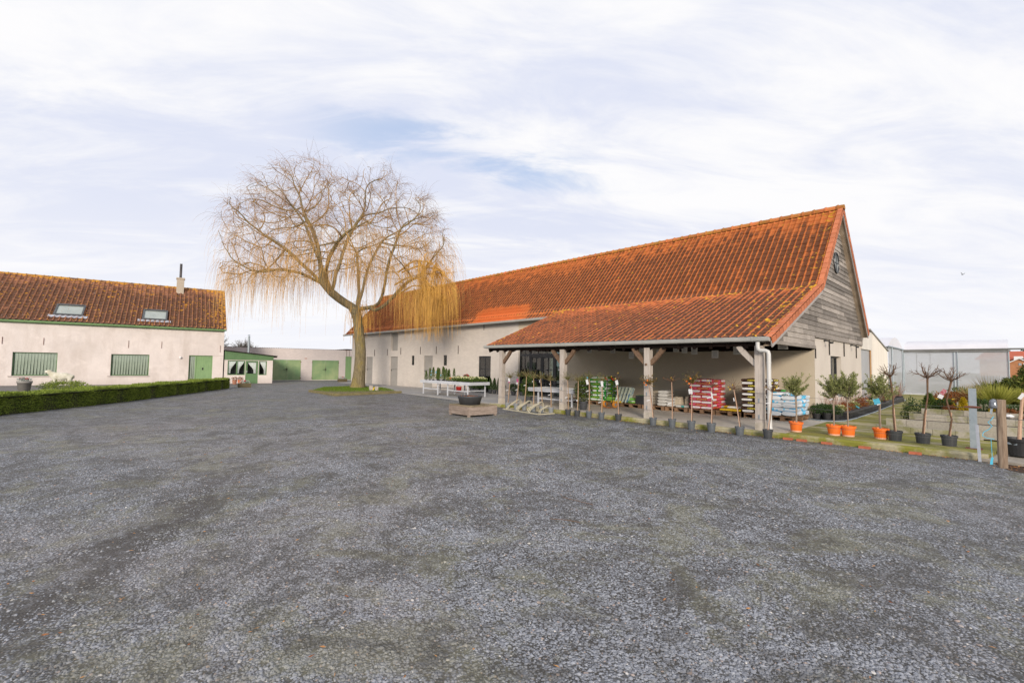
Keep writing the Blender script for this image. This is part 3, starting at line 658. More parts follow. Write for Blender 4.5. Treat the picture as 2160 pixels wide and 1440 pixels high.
# verge tiles along the gable edge
b = MB(); rs = random.Random(8)
def verge(p, q, n, xa, xb):
    p = np.array(p); q = np.array(q)
    for i in range(n):
        a = p+(q-p)*i/n; c = p+(q-p)*(i+1.06)/n; nn = np.array([-(q-p)[1], (q-p)[0]]); nn = nn/np.linalg.norm(nn); nn = nn if nn[1] > 0 else -nn
        o1, o2 = .055, .036
        V = [(xb, *(a-nn*.13)), (xb, *(c-nn*.145)), (xb, *(c+nn*o2)), (xb, *(a+nn*o1))]
        b.prism(V, (-.022, 0, 0), 0, rs.random()); V = [(xb, *(a+nn*o1)), (xb, *(c+nn*o2)), (xa, *(c+nn*(o2-.01))), (xa, *(a+nn*(o1-.01)))]
        b.prism(V, (0, 0, -.02), 0, rs.random())
verge((12.27, 2.36), (17.0, 4.27), 18, XE-.16, XE+.0)
verge((17.0, 4.27), (RY, RZ), 16, XE-.16, XE+.0); verge((24.0, 3.12), (RY, RZ), 20, XE-.16, XE+.0)
b.build('verge_tiles', pmat('verge_tile', (0.56, 0.19, 0.09), (0.46, 0.15, 0.07), 4, 5, rough=0.8, vv=0.15), barn)
# left end of the canopy roof: thin verge board
b = MB(); b.beam((XC, 12.3, 2.33), (XC, 16.7, 4.10), .03, .12, up=(0, 0, 1)); b.build('verge_board', M_dark_timber, barn)
# barge boards and soffit at the gable
b = MB()
for p, q in (((12.32, 2.22), (17.05, 4.12)), ((17.0, 4.10), (RY+.02, 7.30)), ((23.95, 2.98), (RY-.02, 7.30))):
    b.beam((XE-.035, *p), (XE-.035, *q), .025, .16)
b.build('barge_board', pmat('barge_grey', (0.40, 0.375, 0.36), (0.33, 0.31, 0.30), 2.5, rough=0.8), barn)
b = MB(); rs = random.Random(6)
for (p, q), n in (((( 12.4, 2.20), (17.0, 4.06)), 30), (((17.0, 4.06), (RY, 7.22)), 28), (((23.93, 2.98), (RY, 7.22)), 34)):
    p = np.array(p); q = np.array(q)
    for i in range(n):
        a = p+(q-p)*i/n; c = p+(q-p)*(i+.97)/n; b.prism([(XR+.03, *a), (XE-.05, *a), (XE-.05, *c), (XR+.03, *c)], (0, 0, -.02), 0, rs.random())
b.build('soffit', mat_wood('soffit_boards', (0.50, 0.42, 0.34), (0.36, 0.28, 0.20), (4, 1, 1), 0.10, 3), barn)
# dark underside and rafters of the canopy
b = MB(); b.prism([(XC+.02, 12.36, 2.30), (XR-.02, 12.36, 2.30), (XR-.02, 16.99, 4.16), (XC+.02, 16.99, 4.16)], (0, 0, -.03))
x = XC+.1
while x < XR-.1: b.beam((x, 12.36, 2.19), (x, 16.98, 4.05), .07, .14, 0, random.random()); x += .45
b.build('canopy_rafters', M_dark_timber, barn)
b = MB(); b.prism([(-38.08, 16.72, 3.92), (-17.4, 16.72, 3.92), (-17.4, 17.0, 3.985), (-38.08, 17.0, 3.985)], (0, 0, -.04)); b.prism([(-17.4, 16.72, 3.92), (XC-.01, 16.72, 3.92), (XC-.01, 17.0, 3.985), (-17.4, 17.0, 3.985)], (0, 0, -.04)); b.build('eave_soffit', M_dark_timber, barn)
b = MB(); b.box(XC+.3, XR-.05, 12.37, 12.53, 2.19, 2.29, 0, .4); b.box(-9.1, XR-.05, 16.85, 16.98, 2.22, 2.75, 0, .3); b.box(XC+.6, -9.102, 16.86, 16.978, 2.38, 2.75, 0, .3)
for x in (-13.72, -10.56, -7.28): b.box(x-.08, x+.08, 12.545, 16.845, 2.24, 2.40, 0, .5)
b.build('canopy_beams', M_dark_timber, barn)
# gutters
def gutter(x0, x1, y, z, r=.075, mat=M_zinc, name='gutter', par=None, brk=1.0):
    b = MB(); pr = [(-r, .02), (-r, -.01), (-r*.8, -.065), (0, -.085), (r*.8, -.065), (r, -.01), (r, .0)]
    for xa, xb, s in [(x0, x1, 1.0)] + [(x, x+.025, 1.10) for x in np.arange(x0+.25, x1, brk)]:
        V = [(xx, y+p*s, z+q*s) for xx in (xa, xb) for p, q in pr]; n = len(pr); b.add(V, [(i, i+1, i+1+n, i+n) for i in range(n-1)])
    b.tube([(x0, y-r, z+.02), (x1, y-r, z+.02)], .011, 6)
    for x in (x0, x1): b.add([(x, y+p, z+q) for p, q in pr], [tuple(range(len(pr)))])
    return b.build(name, mat, par)
gutter(-38.15, XC-.03, 16.62, 3.93, par=barn); gutter(XC-.04, XE-.05, 12.23, 2.365, par=barn, r=.08)
# downpipe with swan neck at the last post
b = MB(); P = [(-4.17, 12.23, 2.27), (-4.17, 12.23, 2.15), (-4.155, 12.23, 2.09), (-4.11, 12.23, 2.06), (-3.99, 12.235, 2.055), (-3.945, 12.24, 2.03), (-3.93, 12.245, 1.97), (-3.93, 12.25, .45), (-3.92, 12.24, .22), (-3.90, 12.2, .13)]
b.tube(P, .05, 12)
for z in (1.75, 1.35, .55): b.tube([(-3.93, 12.248, z), (-3.93, 12.248, z+.03)], .056, 12)
b.build('downpipe', M_pvc, barn, smooth=True)
# posts
for i, x in enumerate((-13.72, -10.56, -7.28, -4.20)):
    b = MB(); w = .092; yc = 12.36+w; V = []
    b.box(x-w, x+w, yc-w, yc+w, .30, 2.188, 0, .4 + .1*i)
    po = b.build('post', M_oak, barn)
    b = MB(); b.lathe([(w*1.5, -.02), (w*1.5, .24), (w*1.46, .30), (0, .30)], 4, (x, yc, 0)); f = b.build('footing', pmat('footing_concrete', (0.50, 0.455, 0.39), (0.38, 0.34, 0.28), 5, rough=0.9, bump=0.3), po)
    me = f.data
    co = np.empty(len(me.vertices)*3, np.float32); me.vertices.foreach_get('co', co); co = co.reshape(-1, 3)
    c45 = math.cos(math.pi/4); dx_ = co[:, 0]-x; dy_ = co[:, 1]-yc; co[:, 0] = x+(dx_-dy_)*c45; co[:, 1] = yc+(dx_+dy_)*c45; me.vertices.foreach_set('co', co.ravel()); me.update()
    for sgn in (-1, 1):
        if i == 0 and sgn < 0: continue
        if i == 3 and sgn > 0: continue
        pts = [(x+sgn*(w-.01), yc, 1.72), (x+sgn*.24, yc, 1.88), (x+sgn*.40, yc, 2.05), (x+sgn*.50, yc, 2.19)]
        b = MB()
        for p, q in zip(pts[:-1], pts[1:]): b.beam(p, q, .085, .125, 0, .5)
        b.build('brace', M_oak if i == 3 else M_oak_d, po)
    if i == 2:
        b = MB(); b.lathe([(.03, 0), (.035, .02), (0, .03)], 10); o = b.build('knot', M_oak_d, po); o.location = (x-.01, 12.35, 1.70); o.rotation_euler[0] = R_(90)
# stable doors
for i, (x0, x1, z0, z1) in enumerate(doors):
    zm = z0 + (z1-z0)*.56; b = MB(); n = 7
    for za, zb in ((z0+.01, zm-.008), (zm+.008, z1-.01)):
        for k in range(n):
            xa = x0+.03+(x1-x0-.06)*k/n; xb = x0+.03+(x1-x0-.06)*(k+1)/n; b.box(xa, xb-.006, 17.06, 17.10, za, zb)
        b.box(x0+.03, x1-.03, 17.075, 17.11, za+.002, zb-.002)
    b.box(x0, x0+.03, 17.04, 17.12, z0, z1); b.box(x1-.03, x1, 17.04, 17.12, z0, z1)
    d = b.build('door', M_greydoor, barn)
    b = MB(); b.box(x0+.08, x0+.12, 17.035, 17.06, zm-.12, zm-.02); b.beam((x0+.10, 17.02, zm-.06), (x0+.19, 17.02, zm-.06), .015, .015); b.build('door_handle', M_black, d)
b = MB(); x0, x1, z0, z1 = hatch
for k in range(6): b.box(x0+(x1-x0)*k/6, x0+(x1-x0)*(k+1)/6-.008, 17.12, 17.15, z0, z1)
b.box(x0, x1, 17.14, 17.17, z0, z1); b.build('loft_hatch', M_greydoor, barn)
for x0, x1, z0, z1 in smw:
    b = MB(); win_grid(b, x0, x1, z0, z1, 17.05, .035, 2, 3); w = b.build('window', M_anth, barn)
    b = MB(); b.box(x0+.03, x1-.03, 17.07, 17.075, z0+.03, z1-.03); b.build('pane', M_glassd, w)
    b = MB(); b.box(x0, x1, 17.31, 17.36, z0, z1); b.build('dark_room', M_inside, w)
x0, x1, z0, z1 = gd_
b = MB(); win_grid(b, x0, x1, z0, z1, 17.05, .085, 2, 3, bar=.05, zs=[z0+.95, z0+1.33-.0]); w = b.build('glass_door', M_anth, barn)
b = MB(); b.box(x0+.08, x1-.08, 17.07, 17.075, z0+.08, z1-.08); b.build('pane', M_glassd, w)
M_shop = pmat('shop_lit_green', (0.62, 0.80, 0.70), (0.54, 0.72, 0.62), 1.2, rough=0.9)  # lit look of the shop put into pale green paint
b = MB(); b.box(x0-.5, x1+.5, 17.75, 17.8, 0, 3.2); b.box(x0-.5, x1+.5, 17.31, 17.75, -.02, .05); b.build('shop_interior', M_shop, w)  # back wall set close behind the pane so the interior reads brighter
b = MB(); b.box(x1-.42, x1-.08, 17.5, 17.8, .05, 1.1, 0); b.build('shop_fitting', M_teal, w)
# entrance: side light, double doors, side light, transom above
x0, x1, z0, z1 = ent; zt = 2.15; yf = 17.12
e = MB(); e.box(x0, x1, yf, yf+.08, zt-.06, zt+.06); e.box(x0, x1, yf, yf+.08, z1-.06, z1)
cuts = [-17.50, -16.76, -15.05, -14.46]
for c in cuts: e.box(max(c-.05, x0), min(c+.05, x1), yf+.002, yf+.078, z0, z1-.0)
for c0, c1 in ((-17.45, -16.81), (-15.0, -14.51)): 
    e.box(c0, c1, yf+.01, yf+.07, z0, z0+.10); 
    for z in (z0+.72, z0+1.37): e.box(c0, c1, yf+.02, yf+.05, z-.015, z+.015)
    cm = (c0+c1)/2; e.box(cm-.015, cm+.015, yf+.02, yf+.052, z0, z1)
for c in (-16.2, -15.6): e.box(c-.015, c+.015, yf+.02, yf+.05, zt, z1)
ef = e.build('entrance_frame', M_anth, barn)
for c0, c1 in ((-16.70, -15.93), (-15.90, -15.11)):
    b = MB(); win_grid(b, c0, c1, z0, zt-.07, yf+.012, .085, 2, 3, bar=.03, d=.05, zs=[z0+.80, z0+1.30]); d = b.build('entrance_door', M_anth, barn)
    hx = c1-.05 if c0 < -16 else c0+.05
    b = MB(); b.tube([(hx, yf-.03, z0+.8), (hx, yf-.03, z0+1.2)], .012, 6); b.build('door_handle', M_galv, d)
b = MB(); b.box(x0+.02, x1-.02, yf+.035, yf+.04, z0+.02, z1-.02); b.build('entrance_glass', M_glassd, barn)
b = MB(); b.box(x0-2.0, x1+1.5, 21.3, 21.4, 0, 3.4); b.box(x0-2, x1+1.5, 17.31, 21.3, -.02, .06); b.box(x0-2, x1+1.5, 17.31, 21.3, 3.3, 3.35); b.build('shop_room', pmat('shop_room_paint', (0.34, 0.32, 0.25), (0.22, 0.20, 0.16), 1.2), barn)
for q in ((-14.95, -14.60, 17.45, 17.6, .9, 1.25), (-14.9, -14.55, 17.5, 17.7, 1.45, 1.62)): b = MB(); b.box(*q); b.build('shop_box', M_white, barn)
for x, z, w_, h_ in ((-14.83, 1.45, .10, .10), (-14.60, 1.30, .09, .16)): b = MB(); b.box(x-w_/2, x+w_/2, yf+.028, yf+.034, z-h_/2, z+h_/2); b.build('window_notice', M_white, barn)
ring = MB(); ring.tube([(-14.62+.055*math.cos(t), yf+.024, 1.25+.055*math.sin(t)) for t in np.linspace(0, 2*math.pi, 17)], .011, 5, cap=False); ring.build('warning_ring', M_red, barn)
for x, zt, zb in ((-33.32, 2.67, 2.18), (-31.32, 2.68, 2.20), (-29.41, 2.74, 2.25), (-26.86, 2.76, 2.26), (-25.0, 2.76, 2.27), (-22.68, 2.75, 2.25), (-18.80, 2.60, 2.24), (-20.3, 3.90, 3.58)):
    b = MB(); b.beam((x, 16.985, zt), (x, 16.985, zb), .035, .02); b.build('wall_anchor', M_iron, barn)

# price sheets hung under the canopy
def sheet(x, y, z, w, h, n, label):
    t = thing('price_sheet', label, 'paper sheet', (x, y, z), 0.0, 'price sheets hanging under the canopy')
    b = MB(); b.box(-w/2, w/2, -.004, .004, -h, 0); b.build('paper', M_paper, t)
    b = MB(); rs = random.Random(n)
    for k in range(7):
        ww = w*rs.uniform(.5, .8); b.box(-ww/2, ww/2, -.0065, -.0045, -h*.14-h*.11*k-.006, -h*.14-h*.11*k)
    b.build('printed_lines', M_ink, t); return t
sheets = [(-10.99, 14.5, 2.33, .20, .20), (-9.93, 14.5, 2.27, .20, .16), (-9.15, 14.5, 2.16, .20, .25), (-8.73, 14.5, 2.36, .19, .22), (-8.07, 14.5, 2.22, .19, .18),
          (-7.46, 14.5, 2.32, .20, .19), (-7.17, 14.5, 2.30, .19, .21), (-6.84, 14.5, 2.27, .20, .23), (-6.18, 14.5, 2.16, .21, .23), (-5.52, 14.5, 2.27, .22, .24), (-4.40, 14.9, 2.36, .26, .17)]
desc = ['leftmost, right of the second post from the left', 'second from the left, small and high', 'third from the left, hanging lowest before the middle post', 'half hidden behind the left brace of the middle post', 'half hidden behind the right brace of the middle post', 'first right of the middle post brace', 'second right of the middle post brace', 'third right of the middle post brace', 'above the brown sack stack, hanging lower than its neighbours', 'last one left of the corner post', 'right of the corner post under the board gable']

for k, (x, y, z, w_, h_) in enumerate(sheets): sheet(x, y, z, w_, h_, k, 'white price sheet under the canopy, ' + desc[k])
# ================================================================== FARMHOUSE (local x along the front, y to the back)
HA = math.atan2(.989, .15)
house = thing('farmhouse', 'low white rendered farmhouse with lichen-spotted brown tile roof and green windows', 'house', (-38.8, 8.05, 0), HA)
HL = -22.0; hw = [(-10.64, -8.70, .59, 1.99), (-6.18, -4.23, .59, 1.98)]; hd = (-2.04, -.65, .0, 2.0); hw3 = (-17.5, -15.4, .59, 1.99)
b = MB(); wall_with_holes(b, HL, 0, -.05, 3.88, 0, .28, hw+[hd, hw3]); b.build('wall', M_plaster, house)
b = MB(); b.prism([(-.28, .281, 0), (-.28, 8.4, 0), (-.28, 8.4, 3.85), (-.28, 4.2, 7.0), (-.28, .281, 3.88)], (.28, 0, 0)); b.build('gable_wall', M_plaster, house); b = MB(); b.prism([(HL, .281, 0), (HL, 8.4, 0), (HL, 8.4, 3.85), (HL, 4.2, 7.0), (HL, .281, 3.88)], (.28, 0, 0)); b.build('gable_wall', M_plaster, house)
b = MB(); b.box(HL, 0, 8.401, 8.6, 0, 3.8); b.build('rear_wall', M_plaster, house)
link(tile_mesh('roof', M_house_tile, HL-.1, .10, [(-.12, 3.90), (4.2, 7.18)], tw=.262, cl=.33, amp=.062, step=.030, seed=11), house)
link(tile_mesh('rear_roof', M_house_tile, HL-.1, .10, [(8.7, 3.75), (4.2, 7.18)], tw=.262, cl=.33, amp=.045, step=.026, seed=12, flip=True), house)
ridge_mesh(HL-.1, .12, 4.2, 7.14, .13, .42).build('ridge_tiles', pmat('house_ridge', (0.16, 0.085, 0.05), (0.50, 0.25, 0.03), 3.0, 6, rough=0.85, bump=0.3, lo=.4, hi=.55), house)
b = MB(); b.beam((.105, -.12, 3.86), (.105, 4.2, 7.12), .03, .16); b.beam((.105, 8.6, 3.80), (.105, 4.2, 7.12), .03, .16); b.build('verge_board', pmat('lichen_board', (0.45, 0.22, 0.05), (0.25, 0.12, 0.05), 6), house)
gutter(HL, .08, -.20, 3.86, r=.07, mat=M_green_g, name='gutter', par=house, brk=.82)
b = MB(); b.box(HL, .0, -.13, -.003, 3.74, 3.80); b.build('eave_board', M_green_g, house)
b = MB(); b.box(-3.02, -2.56, 3.5, 3.98, 6.3, 7.75); b.box(-3.06, -2.52, 3.46, 4.02, 7.75, 7.86); ch = b.build('chimney', mat_brick('chimney_brick', (0.60, 0.52, 0.42), (0.5, 0.44, 0.36)), house)
b = MB(); b.tube([(-2.80, 3.74, 7.8), (-2.80, 3.74, 8.95)], .085, 10); b.build('flue_pipe', pmat('dark_flue', (0.07, 0.07, 0.08), (0.14, 0.13, 0.13), 4, metal=.4), ch)
b = MB(); b.box(-3.12, -2.46, 3.33, 4.0, 6.30, 6.40); 
b.prism([(-3.12, 3.33, 6.42), (-2.46, 3.33, 6.42), (-2.46, 3.52, 6.60), (-3.12, 3.52, 6.60)], (0, 0, .05)); b.build('lead_flashing', M_zinc, ch)
# roof windows, lying in the slope
sl_ = (7.18-3.90)/4.32; nn = np.array([0, -sl_, 1])/math.hypot(sl_, 1); dd = np.array([0, 1, sl_])/math.hypot(sl_, 1)
def on_roof(x, s, h): y = -.12 + s*dd[1]; z = 3.90 + s*dd[2]; return np.array([x, y, z]) + nn*h
for x0, x1 in ((-9.08, -7.70), (-4.75, -3.39)):
    s0, s1 = .66, 1.86; fr = MB(); w = .09
    def bar(xa, xb, sa, sb, h0=.03, h1=.14): fr.prism([on_roof(xa, sa, h0), on_roof(xb, sa, h0), on_roof(xb, sb, h0), on_roof(xa, sb, h0)], nn*(h1-h0))
    bar(x0, x0+w, s0, s1); bar(x1-w, x1, s0, s1); bar(x0+w, x1-w, s0, s0+w); bar(x0+w, x1-w, s1-w*1.3, s1, .03, .16)
    f = fr.build('skylight', pmat('skylight_frame', (0.12, 0.125, 0.13), (0.09, 0.095, 0.10), 4, rough=.5, metal=.3), house)
    b = MB(); b.prism([on_roof(x0+w, s0+w, .07), on_roof(x1-w, s0+w, .07), on_roof(x1-w, s1-w, .07), on_roof(x0+w, s1-w, .07)], nn*.02)
    b.build('pane', pmat('skylight_glass', (0.36, 0.40, 0.37), (0.28, 0.32, 0.30), 1.5, rough=.08, spec=.8), f)
    b = MB(); xs = np.linspace(x0-.22, x1+.22, 60); V = []
    for x in xs:
        h = .035+.02*math.sin((x-x0)/.262*2*math.pi); V += [on_roof(x, s0-.20, h+.01), on_roof(x, s0+.02, h+.03)]
    b.add(V, [(2*i, 2*i+2, 2*i+3, 2*i+1) for i in range(59)]); b.build('lead_apron', pmat('lead', (0.42, 0.44, 0.50), (0.34, 0.34, 0.38), 5, rough=.5), f)
# windows with pleated net curtains
def curtain_mesh(x0, x1, z0, z1, y, pitch=.12, amp=.03, cover=.62):
    b = MB(); xs = np.arange(x0, x1, pitch/8); V = []
    for x in xs:
        ph = (x-x0)/pitch*2*math.pi; V += [(x, y+amp*math.sin(ph), z0), (x, y+amp*.5*math.sin(ph), z1)]
    b.add(V, [(2*i, 2*i+2, 2*i+3, 2*i+1) for i in range(len(xs)-1)]); return b
def strip_curtain(x0, x1, z0, z1, y, pitch=.14):
    b = MB(); x = x0+.02; rs = random.Random(int(abs(x0)*10))
    while x < x1-.04:
        w = pitch*rs.uniform(.62, .80); V = []
        for k in range(5):
            t = k/4; xa = x+w*t; yy = y+.012*math.sin(math.pi*t); V += [(xa*1.0-.0*t, yy, z0), (x+pitch*(.02+.94*t), yy, z1)]
        b.add(V, [(2*i, 2*i+2, 2*i+3, 2*i+1) for i in range(4)], 0, rs.random()); x += pitch
    return b
for (x0, x1, z0, z1) in hw+[hw3]:
    b = MB(); fr = .055
    for q in ((x0, x0+fr, z0, z1), (x1-fr, x1, z0, z1), (x0+fr, x1-fr, z0, z0+fr), (x0+fr, x1-fr, z1-fr, z1)): b.box(q[0], q[1], .10, .17, q[2], q[3])
    w = b.build('window', M_green_f, house)
    b = MB(); b.poly([(x0+fr, .12, z0+fr), (x1-fr, .12, z0+fr), (x1-fr, .12, z1-fr), (x0+fr, .12, z1-fr)]); b.build('pane', M_glass, w)
    strip_curtain(x0+.06, x1-.06, z0+.06, z1-.05, .135).build('curtain', M_curtain, w)
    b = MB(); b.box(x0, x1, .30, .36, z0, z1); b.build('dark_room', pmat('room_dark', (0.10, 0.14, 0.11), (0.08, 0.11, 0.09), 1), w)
    b = MB(); b.box(x0-.14, x1+.04, -.05, .10, z0-.06, z0); b.build('sill', pmat('stone_sill', (0.50, 0.44, 0.42), (0.42, 0.37, 0.35), 4), w)
x0, x1, z0, z1 = hd; xm = x0+.36
b = MB(); b.box(x0, x0+.05, .08, .16, z0, z1); b.box(xm, xm+.07, .08, .16, z0, z1); b.box(x1-.06, x1, .08, .16, z0, z1); b.box(x0+.05, xm, .08, .16, z1-.06, z1); b.box(xm+.07, x1-.06, .08, .16, z1-.05, z1)
dfm = b.build('door_frame', M_dgreen, house)
b = MB(); n = 6
for k in range(n): b.box(xm+.075+(x1-xm-.14)*k/n, xm+.075+(x1-xm-.14)*(k+1)/n-.007, .11, .14, z0+.02, z1-.055)
b.box(xm+.07, x1-.06, .128, .15, z0+.02, z1-.055); d = b.build('door', M_dgreen, house)
b = MB(); b.box(xm+.42, xm+.50, .095, .11, .98, 1.14); b.tube([(xm+.46, .07, 1.02), (xm+.46, .07, 1.10)], .018, 6); b.build('door_knocker', M_black, d)
b = MB(); b.poly([(x0+.05, .10, .02), (xm, .10, .02), (xm, .10, z1-.06), (x0+.05, .10, z1-.06)]); b.build('side_pane', M_glass, dfm)
strip_curtain(x0+.06, xm-.01, .04, z1-.08, .12, .10).build('curtain', M_curtain, dfm)
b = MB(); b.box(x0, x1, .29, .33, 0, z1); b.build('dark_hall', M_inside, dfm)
for x, zt, zb in ((-11.1, 2.87, 2.45), (-9.35, 2.88, 2.45), (-5.34, 2.89, 2.40), (-3.60, 2.88, 2.43), (-.22, 2.73, 2.25), (-14, 2.87, 2.44)):
    b = MB(); b.beam((x, -.012, zt), (x, -.012, zb), .035, .02); b.build('wall_anchor', M_rust, house)
b = MB(); b.lathe([(0, 0), (.05, 0), (.07, .05), (.06, .12), (0, .14)], 10, (-2.53, -.07, 1.76)); b.box(-2.55, -2.51, -.07, 0, 1.78, 1.82); b.build('wall_lamp', M_white, house, smooth=True)
b = MB(); b.box(-.64, 0, -.004, -.0005, 1.995, 2.01); b.build('plaster_joint', pmat('joint', (0.40, 0.34, 0.30)), house)

# ================================================================== GREEN LEAN-TO
ann = thing('lean_to', 'small white lean-to with green boarding, green door and curtained windows beside the farmhouse', 'outbuilding', (-38.38, 11.25, 0), HA)
aw = [(-2.94, -1.83, .62, 1.68), (-.94, -.40, .62, 1.68)]; ad = (-1.80, -.98, 0, 1.68)
b = MB(); wall_with_holes(b, -3.15, 0, -.05, 1.74, 0, .22, aw+[ad]); b.box(-.22, 0, .221, 5.0, 0, 1.74); b.build('wall', M_plaster, ann)
b = MB(); rs = random.Random(5); n = 38
for k in range(n):
    xa = -3.15+3.19*k/n; xb = -3.15+3.19*(k+1)/n-.006; zt = 2.36-.335*(xa+3.15)/3.2; b.box(xa, xb, -.03, -.005, 1.73, zt, 0, rs.random())
b.box(-3.15, .035, -.018, .0, 1.735, 2.02); b.box(.005, .03, .0, 5.0, 1.74, 2.0); b.build('boarding', M_green_f, ann)
b = MB(); b.prism([(-3.18, -.22, 2.40), (.28, -.22, 2.04), (.28, 5.2, 2.04), (-3.18, 5.2, 2.40)], (0, 0, .035)); b.build('roof', pmat('roof_felt', (0.035, 0.03, 0.028), (0.06, 0.05, 0.045), 3), ann)
for yy in np.linspace(-.15, 4.9, 9): b = MB(); b.beam((.05, yy, 2.01), (.26, yy, 1.99), .05, .09); b.build('rafter_end', M_dark_timber, ann)
def frame_win(par, x0, x1, z0, z1, mull, name='window', fr=.055):
    b = MB(); b.box(x0, x0+fr, .02, .09, z0, z1); b.box(x1-fr, x1, .02, .09, z0, z1); b.box(x0+fr, x1-fr, .02, .09, z0, z0+fr); b.box(x0+fr, x1-fr, .02, .09, z1-fr, z1)
    for c in mull: b.box(c-.035, c+.035, .022, .088, z0+fr, z1-fr)
    w = b.build(name, M_green_f, par); b = MB(); b.poly([(x0+fr, .05, z0+fr), (x1-fr, .05, z0+fr), (x1-fr, .05, z1-fr), (x0+fr, .05, z1-fr)]); b.build('pane', M_glass, w); return w
def tied_curtain(x0, x1, z0, z1, side, y=.08):
    """lace curtain gathered to one side at two thirds down"""
    b = MB(); n = 24; V = []
    for r in range(7):
        t = r/6; z = z1+(z0-z1)*t; wd = (1-.72*math.sin(min(t/.8, 1)*math.pi/2)**1.5)
        for k in range(n+1):
            u = k/n; x = (x0+(x1-x0)*wd*u) if side < 0 else (x1-(x1-x0)*wd*u); V.append((x, y+.012*math.sin(u*50), z))
    b.add(V, [(r*(n+1)+k, r*(n+1)+k+1, (r+1)*(n+1)+k+1, (r+1)*(n+1)+k) for r in range(6) for k in range(n)]); return b
M_lace = pmat('lace', (0.86, 0.90, 0.90), (0.78, 0.82, 0.82), 20)
w = frame_win(ann, *aw[0], [-2.36]); 
for q in ((-2.88, -2.40), (-2.33, -1.89)): tied_curtain(q[0], q[1], .75, 1.62, -1).build('curtain', M_lace, w)
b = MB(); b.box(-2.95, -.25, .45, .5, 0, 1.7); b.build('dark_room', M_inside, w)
w = frame_win(ann, *aw[1], []); tied_curtain(-.88, -.46, .68, 1.62, 1).build('curtain', M_lace, w)
x0, x1, z0, z1 = ad
b = MB(); b.box(x0, x0+.12, .0, .08, z0, z1); b.box(x1-.12, x1, .0, .08, z0, z1); b.box(x0+.12, x1-.12, .0, .08, z1-.11, z1); b.box(x0+.12, x1-.12, .0, .08, z0, .72); d = b.build('door', M_green_p if False else M_green_f, ann)
b = MB(); b.poly([(x0+.12, .04, .72), (x1-.12, .04, .72), (x1-.12, .04, z1-.11), (x0+.12, .04, z1-.11)]); b.build('pane', M_glass, d); tied_curtain(x0+.14, x1-.13, .74, 1.55, 1).build('curtain', M_lace, d)
b = MB(); b.box(x0+.05, x0+.08, -.02, 0, .8, .95); b.beam((x0+.065, -.03, .88), (x0+.17, -.03, .88), .015, .015); b.build('door_handle', M_whitem, d)
b = MB(); b.tube([(-1.60, .6, 2.1), (-1.60, .6, 3.52)], .075, 10); b.lathe([(.12, .0), (0, .07)], 10, (-1.60, .6, 3.58)); b.tube([(-1.60, .6, 3.5), (-1.60, .6, 3.6)], .02, 5); b.build('stovepipe', M_galv, ann)

# ================================================================== GARAGE ROW
gar = thing('garage_row', 'low whitewashed brick garage row with two pairs of faded green doors', 'garage', (-42.96, 15.85, 0), math.atan2(.995, .10))
g1, g2, g3 = (-3.22, -.91, .05, 1.83), (.03, 2.40, .05, 1.84), (3.0, 3.57, .05, 2.22)
b = MB(); wall_with_holes(b, -8.5, 3.75, -.05, 2.80, 0, .25, [g1, g2, g3]); b.box(-8.5, 3.75, .251, 6, 2.6, 2.7); b.build('wall', M_brick2, gar)
b = MB(); xs = np.linspace(-8.6, 3.0, 400); V = []
for x in xs: h = .022*math.sin(x*2*math.pi/.177); V += [(x, -.02, 2.825+h), (x, .8, 2.75+h)]
b.add(V, [(2*i, 2*i+2, 2*i+3, 2*i+1) for i in range(399)]); b.build('corrugated_roof', pmat('fibre_cement', (0.66, 0.58, 0.56), (0.52, 0.46, 0.44), 3), gar)
b = MB(); b.box(2.98, 3.8, -.05, 5, 2.84, 2.92); b.build('flat_roof', M_iron, gar)
for x in (3.06, 3.34):
    b = MB(); b.beam((x, -.03, 2.84), (x, -.03, 2.24), .02, .02); b.build('rod', M_rust, gar)
for gi, (x0, x1, z0, z1) in enumerate((g1, g2)):
    xm = (x0+x1)/2
    for k, (xa, xb) in enumerate(((x0+.01, xm-.008), (xm+.008, x1-.01))):
        b = MB(); b.box(xa, xb, .03, .06, z0, z1-.01); b.box(xa, xa+.05, .018, .03, z0, z1-.01); b.box(xb-.05, xb, .018, .03, z0, z1-.01); b.box(xa+.05, xb-.05, .018, .03, z1-.07, z1-.01)
        d = b.build('garage_door', M_green_p, gar)
        hx = xa if k == 0 else xb
        for z in (.22, 1.62): b = MB(); b.box(hx-.05, hx+.05, .0, .018, z-.03, z+.03); b.build('hinge', M_rust, d)
    b = MB(); b.box(xm-.09, xm+.07, -.005, .018, .95, 1.03); b.beam((xm-.25, .0, .96), (xm-.05, .0, .98), .03, .03); b.tube([(xm, -.01, .80), (xm, -.01, 1.2)], .012, 5); b.build('latch', M_iron, gar)
x0, x1, z0, z1 = g3; b = MB()
for k in range(6): b.box(x0+(x1-x0)*k/6, x0+(x1-x0)*(k+1)/6-.006, .03, .06, z0, z1)
b.box(x0, x1, .05, .07, z0, z1); b.build('plank_door', M_dgreen, gar)
b = MB(); b.box(-.62, -.42, -.006, .0, 1.93, 1.99); b.build('bare_brick', pmat('bare_brick', (0.50, 0.16, 0.08), (0.4, 0.13, 0.07), 9), gar)

